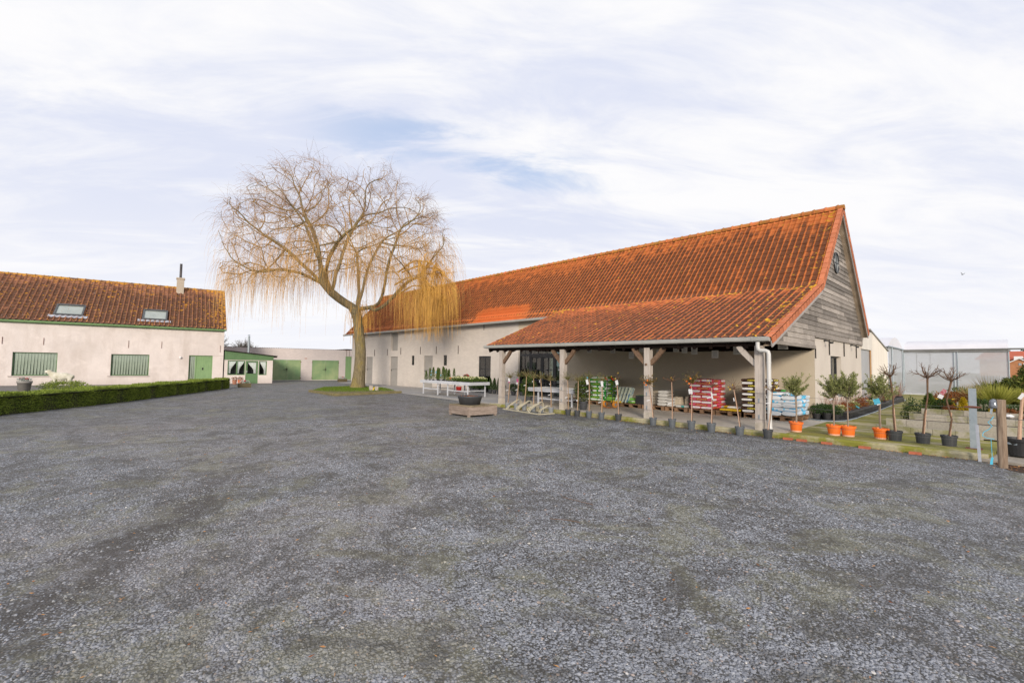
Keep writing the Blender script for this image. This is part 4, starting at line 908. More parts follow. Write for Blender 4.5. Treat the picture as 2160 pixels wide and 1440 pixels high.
# ================================================================== PALE SHED behind the gable
shed = thing('metal_shed', 'cream metal-clad shed with sloping roof joining the board gable of the barn', 'shed', (0, 0, 0))
M_panel = pmat('cream_panel', (0.72, 0.68, 0.61), (0.64, 0.60, 0.54), 1.0, rough=.6, st=(1, 2, .3))
b = MB(); b.box(-7.0, -4.10, 25.86, 26.15, 0, 3.3); b.box(-7, -4.10, 23.95, 25.86, 2.50, 3.30); b.build('wall', M_panel, shed)
b = MB(); ys = np.arange(26.15, 30.0, .06); V = []
for k, y in enumerate(ys): V += [(-4.12+(.035 if (k//2) % 2 else 0), y, 0), (-4.12+(.035 if (k//2) % 2 else 0), y, 3.27-(y-26.15)*.185)]
b.add(V, [(2*i, 2*i+2, 2*i+3, 2*i+1) for i in range(len(ys)-1)]); b.build('corrugated_wall', M_panel, shed)
b = MB(); b.prism([(-4.05, 25.5, 3.40), (-4.05, 30.1, 2.58), (-9, 30.1, 2.58), (-9, 25.5, 3.40)], (0, 0, .05)); b.build('roof', pmat('shed_roof', (0.42, 0.42, 0.42), (0.36, 0.36, 0.37), 1, rough=.5), shed)
b = MB(); b.box(-4.22, -4.17, 23.96, 25.85, 0, 2.5); b.build('sliding_door', pmat('grey_panel', (0.40, 0.41, 0.42), (0.36, 0.37, 0.38), 1, rough=.5), shed)
b = MB(); b.box(-4.15, -4.102, 25.80, 25.855, 0, 2.495); b.build('jamb', pmat('bare_timber', (0.50, 0.30, 0.15), (0.42, 0.25, 0.12), 5), shed)

# ================================================================== POLYTUNNELS
pt = thing('polytunnel', 'long milky film greenhouse with arched roof behind the garden plants', 'greenhouse', (0, 0, 0))
b = MB(); b.poly([(-4.5, 39, .14), (.12, 39, .14), (.12, 39, 2.86), (-4.5, 39, 2.86)]); b.poly([(.12, 39, .14), (.12, 46, .14), (.12, 46, 2.86), (.12, 39, 2.86)]); b.build('side_film', M_film, pt)
b = MB(); xs = np.linspace(-4.5, .12, 14); V = []; m_ = 13
for x in xs:
    sg = .02*math.sin((x+4.5)/2.3*math.pi*2)
    for k in range(m_): an = math.pi*k/(m_-1); V.append((x, 42.5-3.5*math.cos(an), 2.95+(.68+sg)*math.sin(an)**.8))
b.add(V, [(i*m_+k, i*m_+k+1, (i+1)*m_+k+1, (i+1)*m_+k) for i in range(13) for k in range(m_-1)])
b.add(V[-m_:], [tuple(range(m_))]); b.build('roof_film', pmat('roof_film', (0.68, 0.68, 0.72), (0.62, 0.62, 0.67), 1.2, rough=.4), pt, smooth=True)
b = MB(); b.tube([(-4.7, 38.93, 2.92), (7, 38.93, 2.98)], .05, 8); b.box(-4.6, .2, 38.9, 39.0, 2.80, 2.88); b.build('gutter', pmat('tunnel_gutter', (0.26, 0.26, 0.26), (0.2, 0.2, 0.2), 3, metal=.4), pt)
for x in (-4.5, -2.15, -2.0, .12): 
    b = MB(); b.tube([(x, 38.96, .1), (x, 38.96, 2.85)], .035, 6); b.build('post', M_galv, pt)
b = MB(); b.tube([(.05, 39.1, 2.75), (-1.9, 39.1, 1.35)], .012, 5); b.tube([(-4.5, 39.05, 1.62), (-2.2, 39.05, 1.62)], .01, 5); b.build('brace', M_galv, pt)
b = MB()
for x in (-3.95, -3.3): b.tube([(x, 39.6, .1), (x, 39.6, 2.8)], .03, 5)
b.build('inner_post', M_blue if False else M_galv, pt)
b = MB(); b.box(-4.6, .2, 38.90, 38.98, .11, .20); b.build('base_board', M_whitem, pt)
t = thing('greenhouse_bench', 'pale bench seen dimly through the greenhouse film', 'bench', (0, 0, 0)); b = MB(); b.box(-4.2, -.1, 39.8, 41.3, .78, .92); b.build('bench_top', M_white, t)
b = MB(); [b.box(x, x+.06, 39.85, 39.91, .13, .78) for x in np.arange(-4.2, 0, .8)]; b.build('leg', M_galv, t)
for x, w_, h_, m_ in ((-2.1, .9, .22, M_white), (-3.9, .4, .2, M_poto), (-1.2, .5, .18, M_white), (-.6, .3, .15, M_potg)):
    b = MB(); b.box(x, x+w_, 39.9, 40.5, .925, .92+h_); b.box(x+.03, x+w_-.03, 39.93, 40.47, .92+h_, .925+h_+.02); tag(b.build('plant_tray', m_), 'plant tray %s on the greenhouse bench' % {-2.1: 'of pale pots, the widest,', -3.9: 'in orange, farthest left,', -1.2: 'of pale pots right of the widest one', -.6: 'in grey, farthest right,'}[x], 'tray', 'plant trays in the greenhouse')
b = MB(); b.box(-4.3, .0, 43.5, 44.5, .1, 1.35); tag(b.build('greenhouse_planting', pmat('tunnel_green', (0.03, 0.13, 0.08), (0.10, 0.16, 0.08), 1.3)), 'dark green planting dimly visible inside the greenhouse', 'plants', kind='stuff')
b = MB(); b.box(-4.4, .1, 39.2, 45.9, .10, .13); tag(b.build('greenhouse_floor', pmat('tunnel_floor', (0.16, 0.15, 0.14), (0.11, 0.10, 0.10), 1)), kind='structure')
p2 = thing('arched_tunnel', 'milky arched plastic tunnel end just right of the cream shed', 'greenhouse', (0, 0, 0))
b = MB(); P = [(-4.56, 33.6+5.35*k/20, 2.98+.62*math.sin(math.pi*k/20)**.75) for k in range(21)]; b.poly(P); Q = [(x-9, y, z) for x, y, z in P]
b.add(P+Q, [(i, i+1, i+22, i+21) for i in range(20)]); b.build('roof_film', pmat('roof_film', (1, 1, 1)), p2)
b = MB(); b.poly([(-4.56, 33.6, .13), (-4.56, 38.95, .13), (-4.56, 38.95, 2.95), (-4.56, 33.6, 2.95)]); b.build('side_film', M_film, p2)
b = MB(); b.tube([(-4.52, 33.5, 2.98), (-4.52, 39, 2.96)], .045, 6); b.tube([(-4.52, 34.6, .1), (-4.52, 34.6, 2.95)], .035, 6); b.tube([(-4.52, 38.6, .1), (-4.52, 38.6, 2.95)], .035, 6); b.build('frame', M_galv, p2)
b = MB(); b.box(-9, -5.4, 33.7, 38.8, .12, 1.0); tag(b.build('tunnel_planting', pmat('tunnel_green', (1, 1, 1))), 'dark planting inside the small arched tunnel', 'plants', kind='stuff')

# far houses and trees on the right
fh = thing('brick_house', 'distant orange brick house with a low gable beyond the greenhouse', 'house', (0, 0, 0))
b = MB(); b.prism([(.2, 75, 0), (.2, 75, 2.6), (1.0, 75, 3.05), (1.8, 75, 2.6), (1.8, 75, 0)], (0, 9, 0)); b.build('wall', pmat('far_brick', (0.46, 0.21, 0.10), (0.38, 0.17, 0.08), 3), fh)
b = MB(); b.beam((.0, 74.9, 2.55), (1.0, 74.9, 3.12), .08, .08, up=(0, 0, 1)); b.beam((2.0, 74.9, 2.55), (1.0, 74.9, 3.12), .08, .08); b.build('barge_board', M_white, fh)
b = MB(); b.prism([(1.0, 74.95, 3.10), (5.5, 74.95, 2.95), (5.5, 74.95, 3.02), (1.0, 74.95, 3.18)], (0, 9, 0)); b.prism([(1.0, 74.95, 3.1), (0, 74.95, 2.55), (0, 74.95, 2.60), (1.0, 74.95, 3.18)], (0, 9, 0)); b.build('roof', M_zinc, fh)
b = MB(); b.box(.95, 1.17, 74.95, 75, 2.35, 2.62); b.build('window', pmat('far_glass', (0.35, 0.37, 0.38)), fh)
b = MB(); b.box(1.3, 1.42, 74.95, 75, 2.1, 2.6); b.build('downpipe', M_white, fh)
fr_ = thing('red_roofed_house', 'distant house with an orange-red roof, above and behind the brick one', 'house', (0, 0, 0))
b = MB(); b.box(-3.0, 6.5, 110, 118, 0, 3.7); b.build('wall', pmat('far_brick', (1, 1, 1)), fr_)
b = MB(); b.prism([(-3.6, 109.6, 3.6), (7.0, 109.6, 3.6), (6.0, 114, 5.0), (-2.4, 114, 5.0)], (0, .1, .1)); b.build('roof', pmat('far_red_roof', (0.50, 0.12, 0.06), (0.40, 0.10, 0.05), 2), fr_)
b = MB(); b.box(.9, 1.9, 109.4, 110, 3.45, 4.15); b.build('dormer', M_white, fr_)

def leaf_blob(b, rng, c, r, n, L, Wd, m=0, hollow=.5, up=0.3, amul=1.0):
    """cloud of leaves filling an ellipsoid shell, denser in lumps"""
    d = rng.normal(size=(n, 3)); d /= np.linalg.norm(d, axis=1)[:, None]; rad = rng.uniform(hollow, 1, n)**.6
    lump = 1+.13*np.sin(d[:, 0]*5+r[0]*9)*np.sin(d[:, 1]*6+1)*np.sin(d[:, 2]*5+2)+.08*np.sin(d[:, 0]*13)*np.sin(d[:, 2]*11+d[:, 1]*9)
    P = np.array(c)+d*rad[:, None]*lump[:, None]*np.array(r); D = d+rng.normal(0, .55, (n, 3)); D[:, 2] += up
    b.leaves(P, D, L*rng.uniform(.6, 1.3, n), Wd, rng, m, np.clip(rng.random(n)*amul, 0, 1))
M_lf_dark = mat_leaf('leaf_dark', (0.018, 0.045, 0.014), (0.07, 0.12, 0.03)); M_lf_mid = mat_leaf('leaf_mid', (0.035, 0.08, 0.015), (0.14, 0.20, 0.04))
M_lf_olive = mat_leaf('leaf_olive', (0.13, 0.16, 0.055), (0.38, 0.40, 0.15)); M_lf_yel = mat_leaf('leaf_yellow', (0.30, 0.22, 0.01), (0.62, 0.46, 0.03))
M_lf_hedge = mat_leaf('leaf_hedge', (0.11, 0.16, 0.025), (0.33, 0.41, 0.07)); M_lf_rust = mat_leaf('leaf_rust', (0.14, 0.045, 0.015), (0.36, 0.13, 0.04))
M_grassy = mat_leaf('grass_leaf', (0.06, 0.12, 0.01), (0.20, 0.29, 0.03)); M_blond = mat_leaf('grass_blond', (0.32, 0.24, 0.10), (0.58, 0.46, 0.24)); M_lime = mat_leaf('grass_lime', (0.24, 0.26, 0.03), (0.50, 0.50, 0.12))
for i, (x, y, h, r, lab) in enumerate(((4.8, 130, 7.6, 3.2, 'distant dark conifer crown rising above the red roof'), (-1.0, 140, 4.9, 2.5, 'distant low leafless tree at the left end of the red roof'))):
    t = thing('far_tree', lab, 'tree', (x, y, 0)); b = MB(); b.tube([(0, 0, 0), (0, 0, h*.7)], .2, 6); b.build('trunk', M_twig, t)
    b = MB(); rg = np.random.default_rng(30+i)
    for k in range(7): leaf_blob(b, rg, (rg.uniform(-r*.6, r*.6), rg.uniform(-1, 1), h*.62+rg.uniform(-1, .9)), (r*.55, r*.5, h*.2), 260, .5, .3)
    b.build('crown', M_lf_dark if i == 0 else M_twig, t)

# ================================================================== HEDGE
hp = np.array([(-13.0, -6.2), (-17.0, -3.35), (-19.8, -1.25), (-23.3, 1.5), (-27.4, 4.05), (-31.3, 6.45), (-32.2, 7.0)])
hd_ = thing('hedge', 'low clipped green conifer hedge along the left edge of the yard', 'hedge', (0, 0, 0))
def hedge_pt(t):
    c = np.concatenate([[0], np.cumsum(np.linalg.norm(np.diff(hp, axis=0), axis=1))]); s = t*c[-1]
    p = np.stack([np.interp(s, c, hp[:, 0]), np.interp(s, c, hp[:, 1])], axis=-1); q = np.stack([np.interp(s+.05, c, hp[:, 0]), np.interp(s+.05, c, hp[:, 1])], axis=-1)-np.stack([np.interp(s-.05, c, hp[:, 0]), np.interp(s-.05, c, hp[:, 1])], axis=-1)
    q /= np.linalg.norm(q, axis=-1)[..., None]; return p, q
b = MB(); n = 60; V = []
ts = np.linspace(0, 1, n); p, q = hedge_pt(ts); nr = np.stack([-q[:, 1], q[:, 0]], axis=1)
for i in range(n):
    for o, z in ((.05, 0), (.03, .45), (.12, .52), (-.55, .52), (-.60, 0)): V.append((*(p[i]-nr[i]*(-o) if False else p[i]+nr[i]*(-o)), z))
b.add(V, [(5*i+k, 5*i+k+1, 5*i+k+6, 5*i+k+5) for i in range(n-1) for k in range(4)]); b.add(V[:5], [tuple(range(5))]); b.add(V[-5:], [tuple(range(5))])
b.build('stems', pmat('hedge_core', (0.03, 0.045, 0.012), (0.05, 0.05, 0.02), 9), hd_)
rg = np.random.default_rng(9); b = MB(); n = 85000
t = rg.random(n); face = rg.random(n); p, q = hedge_pt(t); nr = np.stack([-q[:, 1], q[:, 0]], axis=1)
# section coordinates: front face (towards yard), top, back, plus the end
u = np.where(face < .48, rg.uniform(-.07, .0, n), np.where(face < .9, rg.uniform(-.05, .66, n), rg.uniform(.60, .68, n)))
z = np.where((face < .48) | (face >= .9), rg.random(n)*.56, .52+rg.uniform(-.02, .06, n)); z += .025*np.sin(t*90)+.02*np.sin(t*37+1)
wob = .03*np.sin(t*140)+.02*np.sin(t*61)
P = np.stack([p[:, 0]+nr[:, 0]*(u+wob), p[:, 1]+nr[:, 1]*(u+wob), z], axis=1)
D = np.stack([nr[:, 0]*np.where(face < .48, -1, np.where(face < .9, 0, 1)), nr[:, 1]*np.where(face < .48, -1, np.where(face < .9, 0, 1)), np.where((face >= .48) & (face < .9), 1.2, .35)], axis=1)
D[:, :2] += 0; D += rg.normal(0, .65, (n, 3)); b.leaves(P, D, rg.uniform(.035, .085, n), .022, rg)
n = 1600; p, q = hedge_pt(np.ones(n)*.999); nr = np.stack([-q[:, 1], q[:, 0]], axis=1); u = rg.uniform(-.05, .65, n); P = np.stack([p[:, 0]+nr[:, 0]*u+q[:, 0]*rg.uniform(-.02, .06, n), p[:, 1]+nr[:, 1]*u+q[:, 1]*rg.uniform(-.02, .06, n), rg.random(n)*.56], axis=1)
b.leaves(P, rg.normal(0, .6, (n, 3))+np.append(q[0], .2), .07, .022, rg); b.build('foliage', M_lf_hedge, hd_)

# ================================================================== WILLOW
wil = thing('willow_tree', 'tall leafless weeping willow with golden hanging twigs on the small grass island', 'tree', (-28.0, 13.2, 0))
Dt = 29.4; RT2, FW2 = RT[:2], FW[:2]
def wp(u, v, z):
    """tree-local: u sideways, v away, z up; scaled so a metre reads the same at any depth"""
    k = 1+v/Dt; u = u*k; z = 1.62+(z-1.62)*k
    return np.array([RT[0]*u+FW[0]*v, RT[1]*u+FW[1]*v, z])
rg = np.random.default_rng(21)
# crown outline, sideways position -> top height
tu = np.array([-9.0, -8.4, -7.2, -5.7, -4.6, -3.2, -1.6, -.2, .9, 2.9, 4.7, 5.9, 7.4, 8.2]); tz = np.array([9.6, 11.5, 13.3, 14.8, 14.9, 15.2, 13.9, 14.4, 14.5, 13.3, 12.2, 10.8, 8.6, 7.4])
def top(u): return np.interp(u, tu, tz, left=0, right=0)
pts = []
while len(pts) < 3000:
    u = rg.uniform(-8.6, 8.0); lim = 6.2*math.sqrt(max(0, 1-(u/9.2)**2)); v = rg.uniform(-lim, lim)
    zt = 5.5+(top(u)-.15-5.5)*math.sqrt(max(0, 1-(v/7.2)**2)); zb = 6.3-.0*abs(u)+rg.uniform(0, .6) + (.5 if abs(u) < 3 else 0)
    if zt < zb: continue
    z = rg.uniform(zb, zt)
    w = wp(u, v, z); yw = 13.2+w[1]
    if yw > 15.7 and z < 8.3: continue
    if u > 4 and yw > 16.2: continue
    pts.append(w)
A = np.array(pts)
# skeleton seeds: trunk then hand-placed main limbs (sideways, away, up)
sk = dict(
 T=[(0, 0, 0), (.10, 0, 1.2), (.12, 0, 2.3), (.02, 0, 3.4), (-.15, 0, 4.4), (-.22, 0, 5.0)],
 A=[(-.22, 0, 5.0), (-.9, -.2, 5.35), (-1.7, -.4, 6.0), (-2.35, -.5, 6.7), (-3.1, -.6, 7.4), (-4.0, -.8, 8.3), (-5.0, -1.0, 9.2)],
 B=[(-.22, 0, 5.0), (.0, .2, 5.9), (.05, .5, 6.9), (.35, .8, 8.2), (1.1, 1.0, 9.6)],
 C=[(-.22, 0, 5.0), (.55, -.1, 5.15), (1.25, -.3, 5.35), (1.6, -.4, 6.3), (1.8, -.5, 7.3), (2.1, -.7, 8.6), (2.6, -.8, 10.0)],
 D=[(.55, -.1, 5.15), (1.3, -.9, 4.95), (2.2, -1.5, 5.35), (2.9, -2.0, 6.1), (3.9, -2.6, 6.8), (5.0, -3.0, 7.3)],
 E=[(-1.7, -.4, 6.0), (-1.75, .2, 7.0), (-1.6, .8, 8.2), (-1.2, 1.2, 9.8), (-.4, 1.5, 11.3)],
 F=[(-2.35, -.5, 6.7), (-3.3, -1.4, 7.3), (-4.6, -2.0, 7.5), (-5.8, -2.2, 7.3)],
 G=[(-1.7, -.4, 6.0), (-1.9, -1.2, 7.2), (-2.3, -2.0, 8.8), (-2.9, -2.4, 10.6)],
 H=[(-.22, 0, 5.0), (-.5, 1.2, 6.0), (-.9, 2.5, 7.4), (-1.4, 3.5, 8.8)],
 I=[(-2.35, -.5, 6.7), (-2.7, .2, 8.2), (-3.3, .6, 9.9), (-4.2, .8, 11.5)],
 J=[(-1.9, -1.2, 7.2), (-1.2, -2.4, 8.2), (-.4, -3.2, 9.3), (.6, -3.6, 10.2)])
nodes = []; par = []
def addn(p, q): nodes.append(np.array(p)); par.append(q); return len(nodes)-1
for key, L in sk.items():
    W_ = [wp(*p) for p in L]
    if key == 'T': prev = addn(W_[0], -1)
    else:
        dd0 = [np.linalg.norm(nd-W_[0]) for nd in nodes]; prev = int(np.argmin(dd0))
    for a, c in zip(W_[:-1], W_[1:]):
        k = max(1, int(np.linalg.norm(c-a)/.35))
        for j in range(1, k+1): prev = addn(a+(c-a)*j/k + rg.normal(0, .03, 3)*(key != 'T'), prev)
STEP = .33
for it in range(60):
    Nn = np.array(nodes); d2 = ((A[:, None, :]-Nn[None])**2).sum(2) if it == 0 else d2
    if it > 0:
        newd = ((A[:, None, :]-Nn[None, last:])**2).sum(2); d2 = np.hstack([d2, newd])
    last = len(nodes); ni = d2.argmin(1); dm = d2.min(1)
    keep = dm > .42**2; A = A[keep]; d2 = d2[keep]; ni = ni[keep]; dm = dm[keep]
    if len(A) == 0: break
    act = dm < 3.2**2
    grow = {}
    for i in np.nonzero(act)[0]: grow.setdefault(ni[i], []).append(A[i])
    if not grow: break
    for k, L in grow.items():
        if k < 14: continue
        v = np.mean([(x-nodes[k])/np.linalg.norm(x-nodes[k]) for x in L], axis=0); v += rg.normal(0, .22, 3); v[2] += .05; v /= np.linalg.norm(v)+1e-9
        if par[k] >= 0:
            pd = nodes[k]-nodes[par[k]]; pd /= np.linalg.norm(pd)+1e-9; v = v*.75+pd*.45; v /= np.linalg.norm(v)
        addn(nodes[k]+v*STEP, k)
Nn = np.array(nodes); Pn = np.array(par); cnt = len(nodes); kids = [[] for _ in range(cnt)]
for i in range(cnt):
    if Pn[i] >= 0: kids[Pn[i]].append(i)
rad = np.zeros(cnt)
for i in range(cnt-1, -1, -1):
    rad[i] = .013 if not kids[i] else (sum(rad[k]**2.15 for k in kids[i]))**(1/2.15)
sc = .30/rad[10]; rad = np.maximum(rad*sc, .0085); 
rad = np.minimum(rad, .40)
# chains
thick, thin_ = [], []
b1, b2 = MB(), MB()
def chain_from(i):
    ch = [i]
    while kids[ch[-1]]:
        ch.append(max(kids[ch[-1]], key=lambda k: rad[k]))
    return ch
stack = [0]; chains = []
while stack:
    s0 = stack.pop(); ch = chain_from(s0); chains.append(([Pn[s0]] if Pn[s0] >= 0 else [])+ch)
    for a in ch:
        for k in kids[a]:
            if k not in ch: stack.append(k)
tips = []
for ch in chains:
    if len(ch) < 2: continue
    P = Nn[ch].copy(); r = rad[ch].copy()
    if Pn[ch[1]] == ch[0] and ch[0] != 0: r[0] = min(r[0], r[1]*1.15)
    if len(P) > 3: P[1:-1] = P[1:-1]*.5 + (P[:-2]+P[2:])*.25
    if ch[0] == 0:
        h = P[:, 2]; r = np.where(h < 4.9, np.interp(h, [0, .25, .7, 1.5, 3, 4.2, 5.0], [.50, .43, .385, .345, .315, .29, .33]), r)
        b1.tube(P, r, 18)
    else:
        (b1 if r[0] > .055 else b2).tube(P, r, 8 if r[0] > .055 else 4, cap=False)
N = NT('willow_bark')
gq = N.noise(6, 8, .75, (3.2, 3.2, .45), .9); lc = N.noise(1.6, 6, .7, (1, 1, .5))
c = N.mix(N.ramp(gq, .35, .65), (.085, .07, .04), (.31, .255, .15)); c = N.mix(N.math('MULTIPLY', N.ramp(lc, .50, .66), 0.6), c, (.30, .235, .05))
N.col(c); N.rough(.9); N.bump(gq, 1.0, .05); M_bark = N.m
trunk = b1.build('trunk', M_bark, wil, smooth=True)
M_branch = pmat('willow_branch', (0.28, 0.19, 0.085), (0.42, 0.25, 0.085), 2.5, rough=.8); crown = b2.build('branches', M_branch, trunk)
# hanging and arching twigs
cand = np.nonzero(rad < .05)[0]; Nc = Nn[cand]
n = 9000; cl_ = rg.choice(len(cand), 2200); cid = rg.integers(0, 2200, n); pick = cl_[cid]; P0 = Nc[pick]+rg.normal(0, .09, (n, 3))
uu = P0[:, 0]*RT[0]+P0[:, 1]*RT[1]; vv_ = P0[:, 0]*FW[0]+P0[:, 1]*FW[1]; outw = np.stack([P0[:, 0], P0[:, 1], np.zeros(n)], axis=1); ro = np.linalg.norm(outw, axis=1); outw /= ro[:, None]+1e-6
hgt = P0[:, 2]; K = 8
low = np.clip((9.6-hgt)/3.5, 0, 1)
Ln = (.6+1.4*rg.random(n)**1.5) + low*rg.random(n)**1.6*2.6
Ln = np.where((uu > 3.6) & (hgt < 9), Ln*1.25+.9, Ln); Ln = np.where(hgt > 10.5, rg.uniform(.5, 1.5, n), Ln)
dirv = outw*rg.uniform(.1, 1.0, n)[:, None]+rg.normal(0, .45, (2200, 3))[cid]+rg.normal(0, .35, (n, 3)); dirv[:, 2] += np.where(hgt > 9.5, .95, .25); dirv /= np.linalg.norm(dirv, axis=1)[:, None]
droop = np.where(hgt > 10.5, .22, np.where(hgt > 8.8, .42, .95))*rg.uniform(.7, 1.3, n)
P = np.zeros((n, K, 3)); P[:, 0] = P0; d = dirv.copy(); stp = Ln/(K-1)
for k in range(1, K):
    d[:, 2] -= droop*1.0; d[:, :2] *= .93; d += rg.normal(0, .07, (n, 3)); d /= np.linalg.norm(d, axis=1)[:, None]; P[:, k] = P[:, k-1]+d*stp[:, None]
yw = P[..., 1]+13.2; zr_ = np.where(yw > 16.5, 3.9+(np.minimum(yw, 19.96)-16.68)*1.06, 0); xw = P[..., 0]-28
bad = ((P[..., 2] < zr_+.25) & (yw > 16.4)).any(1) | (P[:, -1, 2] < 2.7)
P = P[~bad]; n = len(P)
b = MB(); rr_ = np.linspace(1, .42, K)[None]*rg.uniform(.0042, .0068, n)[:, None]; b.tubes(P, rr_, 3, 0, rg.random(n))
N = NT('willow_twig'); sp = N.n('ShaderNodeSeparateXYZ'); N.put(N.obj(), sp.inputs[0]); hz_ = N.ramp(N.math('ADD', sp.outputs[2], N.math('MULTIPLY', N.noise(.5, 4), 4.0)), 9.0, 12.5)
c = N.mix(hz_, (0.48, 0.27, 0.075), (0.33, 0.20, 0.11)); f_ = N.ramp(N.attr(), 0, 1, .55, 1.3); g_ = N.n('ShaderNodeVectorMath', operation='SCALE'); N.put(c, g_.inputs[0]); N.put(f_, g_.inputs[3]); N.col(g_.outputs[0]); N.rough(.6); M_tw = N.m; b.build('hanging_twigs', M_tw, trunk)
# the long golden curtains at the right, hanging in front of the barn roof
b = MB(); n = 1150; K = 10
# sprays start from a few drooping side boughs
boughs = [((2.9, -2.1, 6.6), (4.2, -3.4, 7.1), (5.8, -4.4, 6.9), (7.2, -5.2, 6.2)), ((3.4, -2.3, 7.4), (4.9, -3.2, 7.9), (6.6, -4.4, 7.6), (8.2, -5.6, 6.7)), ((3.6, -2.4, 5.9), (4.4, -3.0, 6.2), (5.2, -3.6, 6.1), (6.1, -4.2, 5.6)), ((3.2, -2.2, 6.0), (4.4, -3.0, 6.6), (5.8, -3.9, 6.5), (7.0, -4.8, 5.8)), ((3.0, -1.9, 7.4), (4.4, -2.9, 8.2), (5.8, -3.9, 8.1), (7.4, -5.0, 7.3))]
BP = []
for bo in boughs:
    q = np.array([wp(*x) for x in bo]); tt = np.linspace(0, 3, 14); q2 = np.stack([np.interp(tt, range(4), q[:, i]) for i in range(3)], axis=1); q2[1:-1] = q2[1:-1]*.5+(q2[:-2]+q2[2:])*.25
    b2_ = q2; b.tube(q2, np.linspace(.055, .015, 14), 5, cap=False); BP.append(q2)
ncl = 95; cid = rg.integers(0, ncl, n); bi = rg.integers(0, len(boughs), ncl)[cid]; tt = np.clip((rg.beta(1.5, 1.0, ncl)*13)[cid]+rg.normal(0, .25, n), 0, 12.99); i0 = np.minimum(tt.astype(int), 12); f = (tt-i0)[:, None]; BPa = np.array(BP)
P0 = BPa[bi, i0]*(1-f)+BPa[bi, i0+1]*f + rg.normal(0, .06, (n, 3)); cd = rg.normal(0, .75, (ncl, 3)); d = cd[cid]+rg.normal(0, .18, (n, 3)); P0 = P0-rg.normal(0, .22, (n, 3))*0+rg.normal(0, .22, (ncl, 3))[cid]; d[:, 2] = rg.uniform(-.1, .5, n); d[:, 0] += RT[0]*.35; d[:, 1] += RT[1]*.35; Ln = rg.uniform(1.2, 4.4, ncl)[cid]*rg.uniform(.6, 1.1, n)
Ln = np.minimum(Ln, P0[:, 2]-2.6-rg.random(n)*1.5)
P = np.zeros((n, K, 3)); P[:, 0] = P0; d /= np.linalg.norm(d, axis=1)[:, None]
for k in range(1, K): d[:, 2] -= .75; d[:, :2] *= .82; d += rg.normal(0, .04, (n, 3)); d /= np.linalg.norm(d, axis=1)[:, None]; P[:, k] = P[:, k-1]+d*(Ln/(K-1))[:, None]
P = P[(P[:, :, 1].max(1)+13.2) < 16.35]; n = len(P)
b.tubes(P, np.linspace(1, .45, K)[None]*rg.uniform(.0045, .0075, n)[:, None], 3, 0, rg.random(n)); b.build('golden_twigs', pmat('golden_twig', (0.60, 0.33, 0.06), (0.44, 0.23, 0.04), 1.2, rough=.55, vv=.3), trunk)
# water shoots hanging over the trunk
b = MB(); n = 130; P0 = np.stack([rg.normal(-.1, .35, n), rg.normal(0, .3, n), rg.uniform(4.7, 5.6, n)], axis=1); K = 8; d = rg.normal(0, .6, (n, 3)); P = np.zeros((n, K, 3)); P[:, 0] = P0; Ln = rg.uniform(.6, 2.2, n)
for k in range(1, K): d[:, 2] -= .7; d /= np.linalg.norm(d, axis=1)[:, None]; P[:, k] = P[:, k-1]+d*(Ln/7)[:, None]; d[:, :2] *= .7
b.tubes(P, .007, 3, 0, rg.random(n)); b.build('trunk_shoots', pmat('golden_twig', (1, 1, 1)), trunk)

# grass island with sleepers
g = MB(); isl = [(-26.3, 9.7), (-22.6, 9.6), (-23.05, 13.35), (-27.3, 14.6), (-30.2, 13.8), (-29.4, 11.6)]
g.add([(x, y, .0) for x, y in isl]+[(x+(-26.2-x)*.02, y+(12-y)*.02, .07) for x, y in isl], [(6, 7, 8, 9, 10, 11)]+[(i, (i+1) % 6, (i+1) % 6+6, i+6) for i in range(6)])
tag(g.build('grass_island', pmat('island_soil', (0.15, 0.125, 0.065), (0.21, 0.165, 0.10), 1.2, 6, rough=.95)), kind='structure')
from math import hypot
def inside(x, y, P):
    c = np.zeros(len(x), bool); j = len(P)-1
    for i in range(len(P)):
        xi, yi = P[i]; xj, yj = P[j]; k = ((yi > y) != (yj > y)) & (x < (xj-xi)*(y-yi)/(yj-yi+1e-9)+xi); c ^= k; j = i
    return c
rg2 = np.random.default_rng(77); n = 26000; x = rg2.uniform(-30.2, -22.5, n); y = rg2.uniform(9.6, 14.6, n); k = inside(x, y, isl) & (rg2.random(n) < np.clip(1.75-np.hypot(x+27.8, y-12.6)/2.5, .05, 1)); x, y = x[k], y[k]; n = len(x)
b = MB(); D = rg2.normal(0, .4, (n, 3)); D[:, 2] = 1; b.leaves(np.stack([x, y, np.full(n, .06)], axis=1), D, rg2.uniform(.03, .09, n), .014, rg2)
tag(b.build('grass', M_grassy), 'short green grass around the foot of the willow', 'grass', kind='stuff')
M_sleeper = mat_wood('mossy_sleeper', (0.26, 0.22, 0.115), (0.15, 0.13, 0.06), (1, 1, 3), .2, 4)
edges = [((-26.35, 9.68), (-24.5, 9.60)), ((-24.46, 9.60), (-22.55, 9.52)), ((-22.52, 9.56), (-22.75, 11.4)), ((-22.76, 11.44), (-23.0, 13.35))]
el = ['at its left front side', 'at its front corner, left of the corner', 'right of the front corner', 'at its right end by the concrete']
for i, (p, q) in enumerate(edges):
    b = MB(); b.beam((p[0], p[1], .055), (q[0], q[1], .055), .17, .13); tag(b.build('edging_sleeper', M_sleeper), 'mossy timber sleeper edging the grass island, '+el[i], 'sleeper', 'sleepers round the grass island')
t = thing('split_log', 'pair of small pale log blocks on the grass island right of the willow', 'log', (-24.9, 12.65, .06)); b = MB(); b.beam((-.09, -.06, 0), (-.12, -.06, .27), .16, .14); b.build('left_block', M_oak, t); b = MB(); b.beam((.16, .15, 0), (.16, .15, .25), .15, .12); b.build('right_block', M_oak, t)
b = MB(); b.beam((.03, .0, .02), (.06, .06, .2), .05, .05); b.build('wedge', M_yel, t)
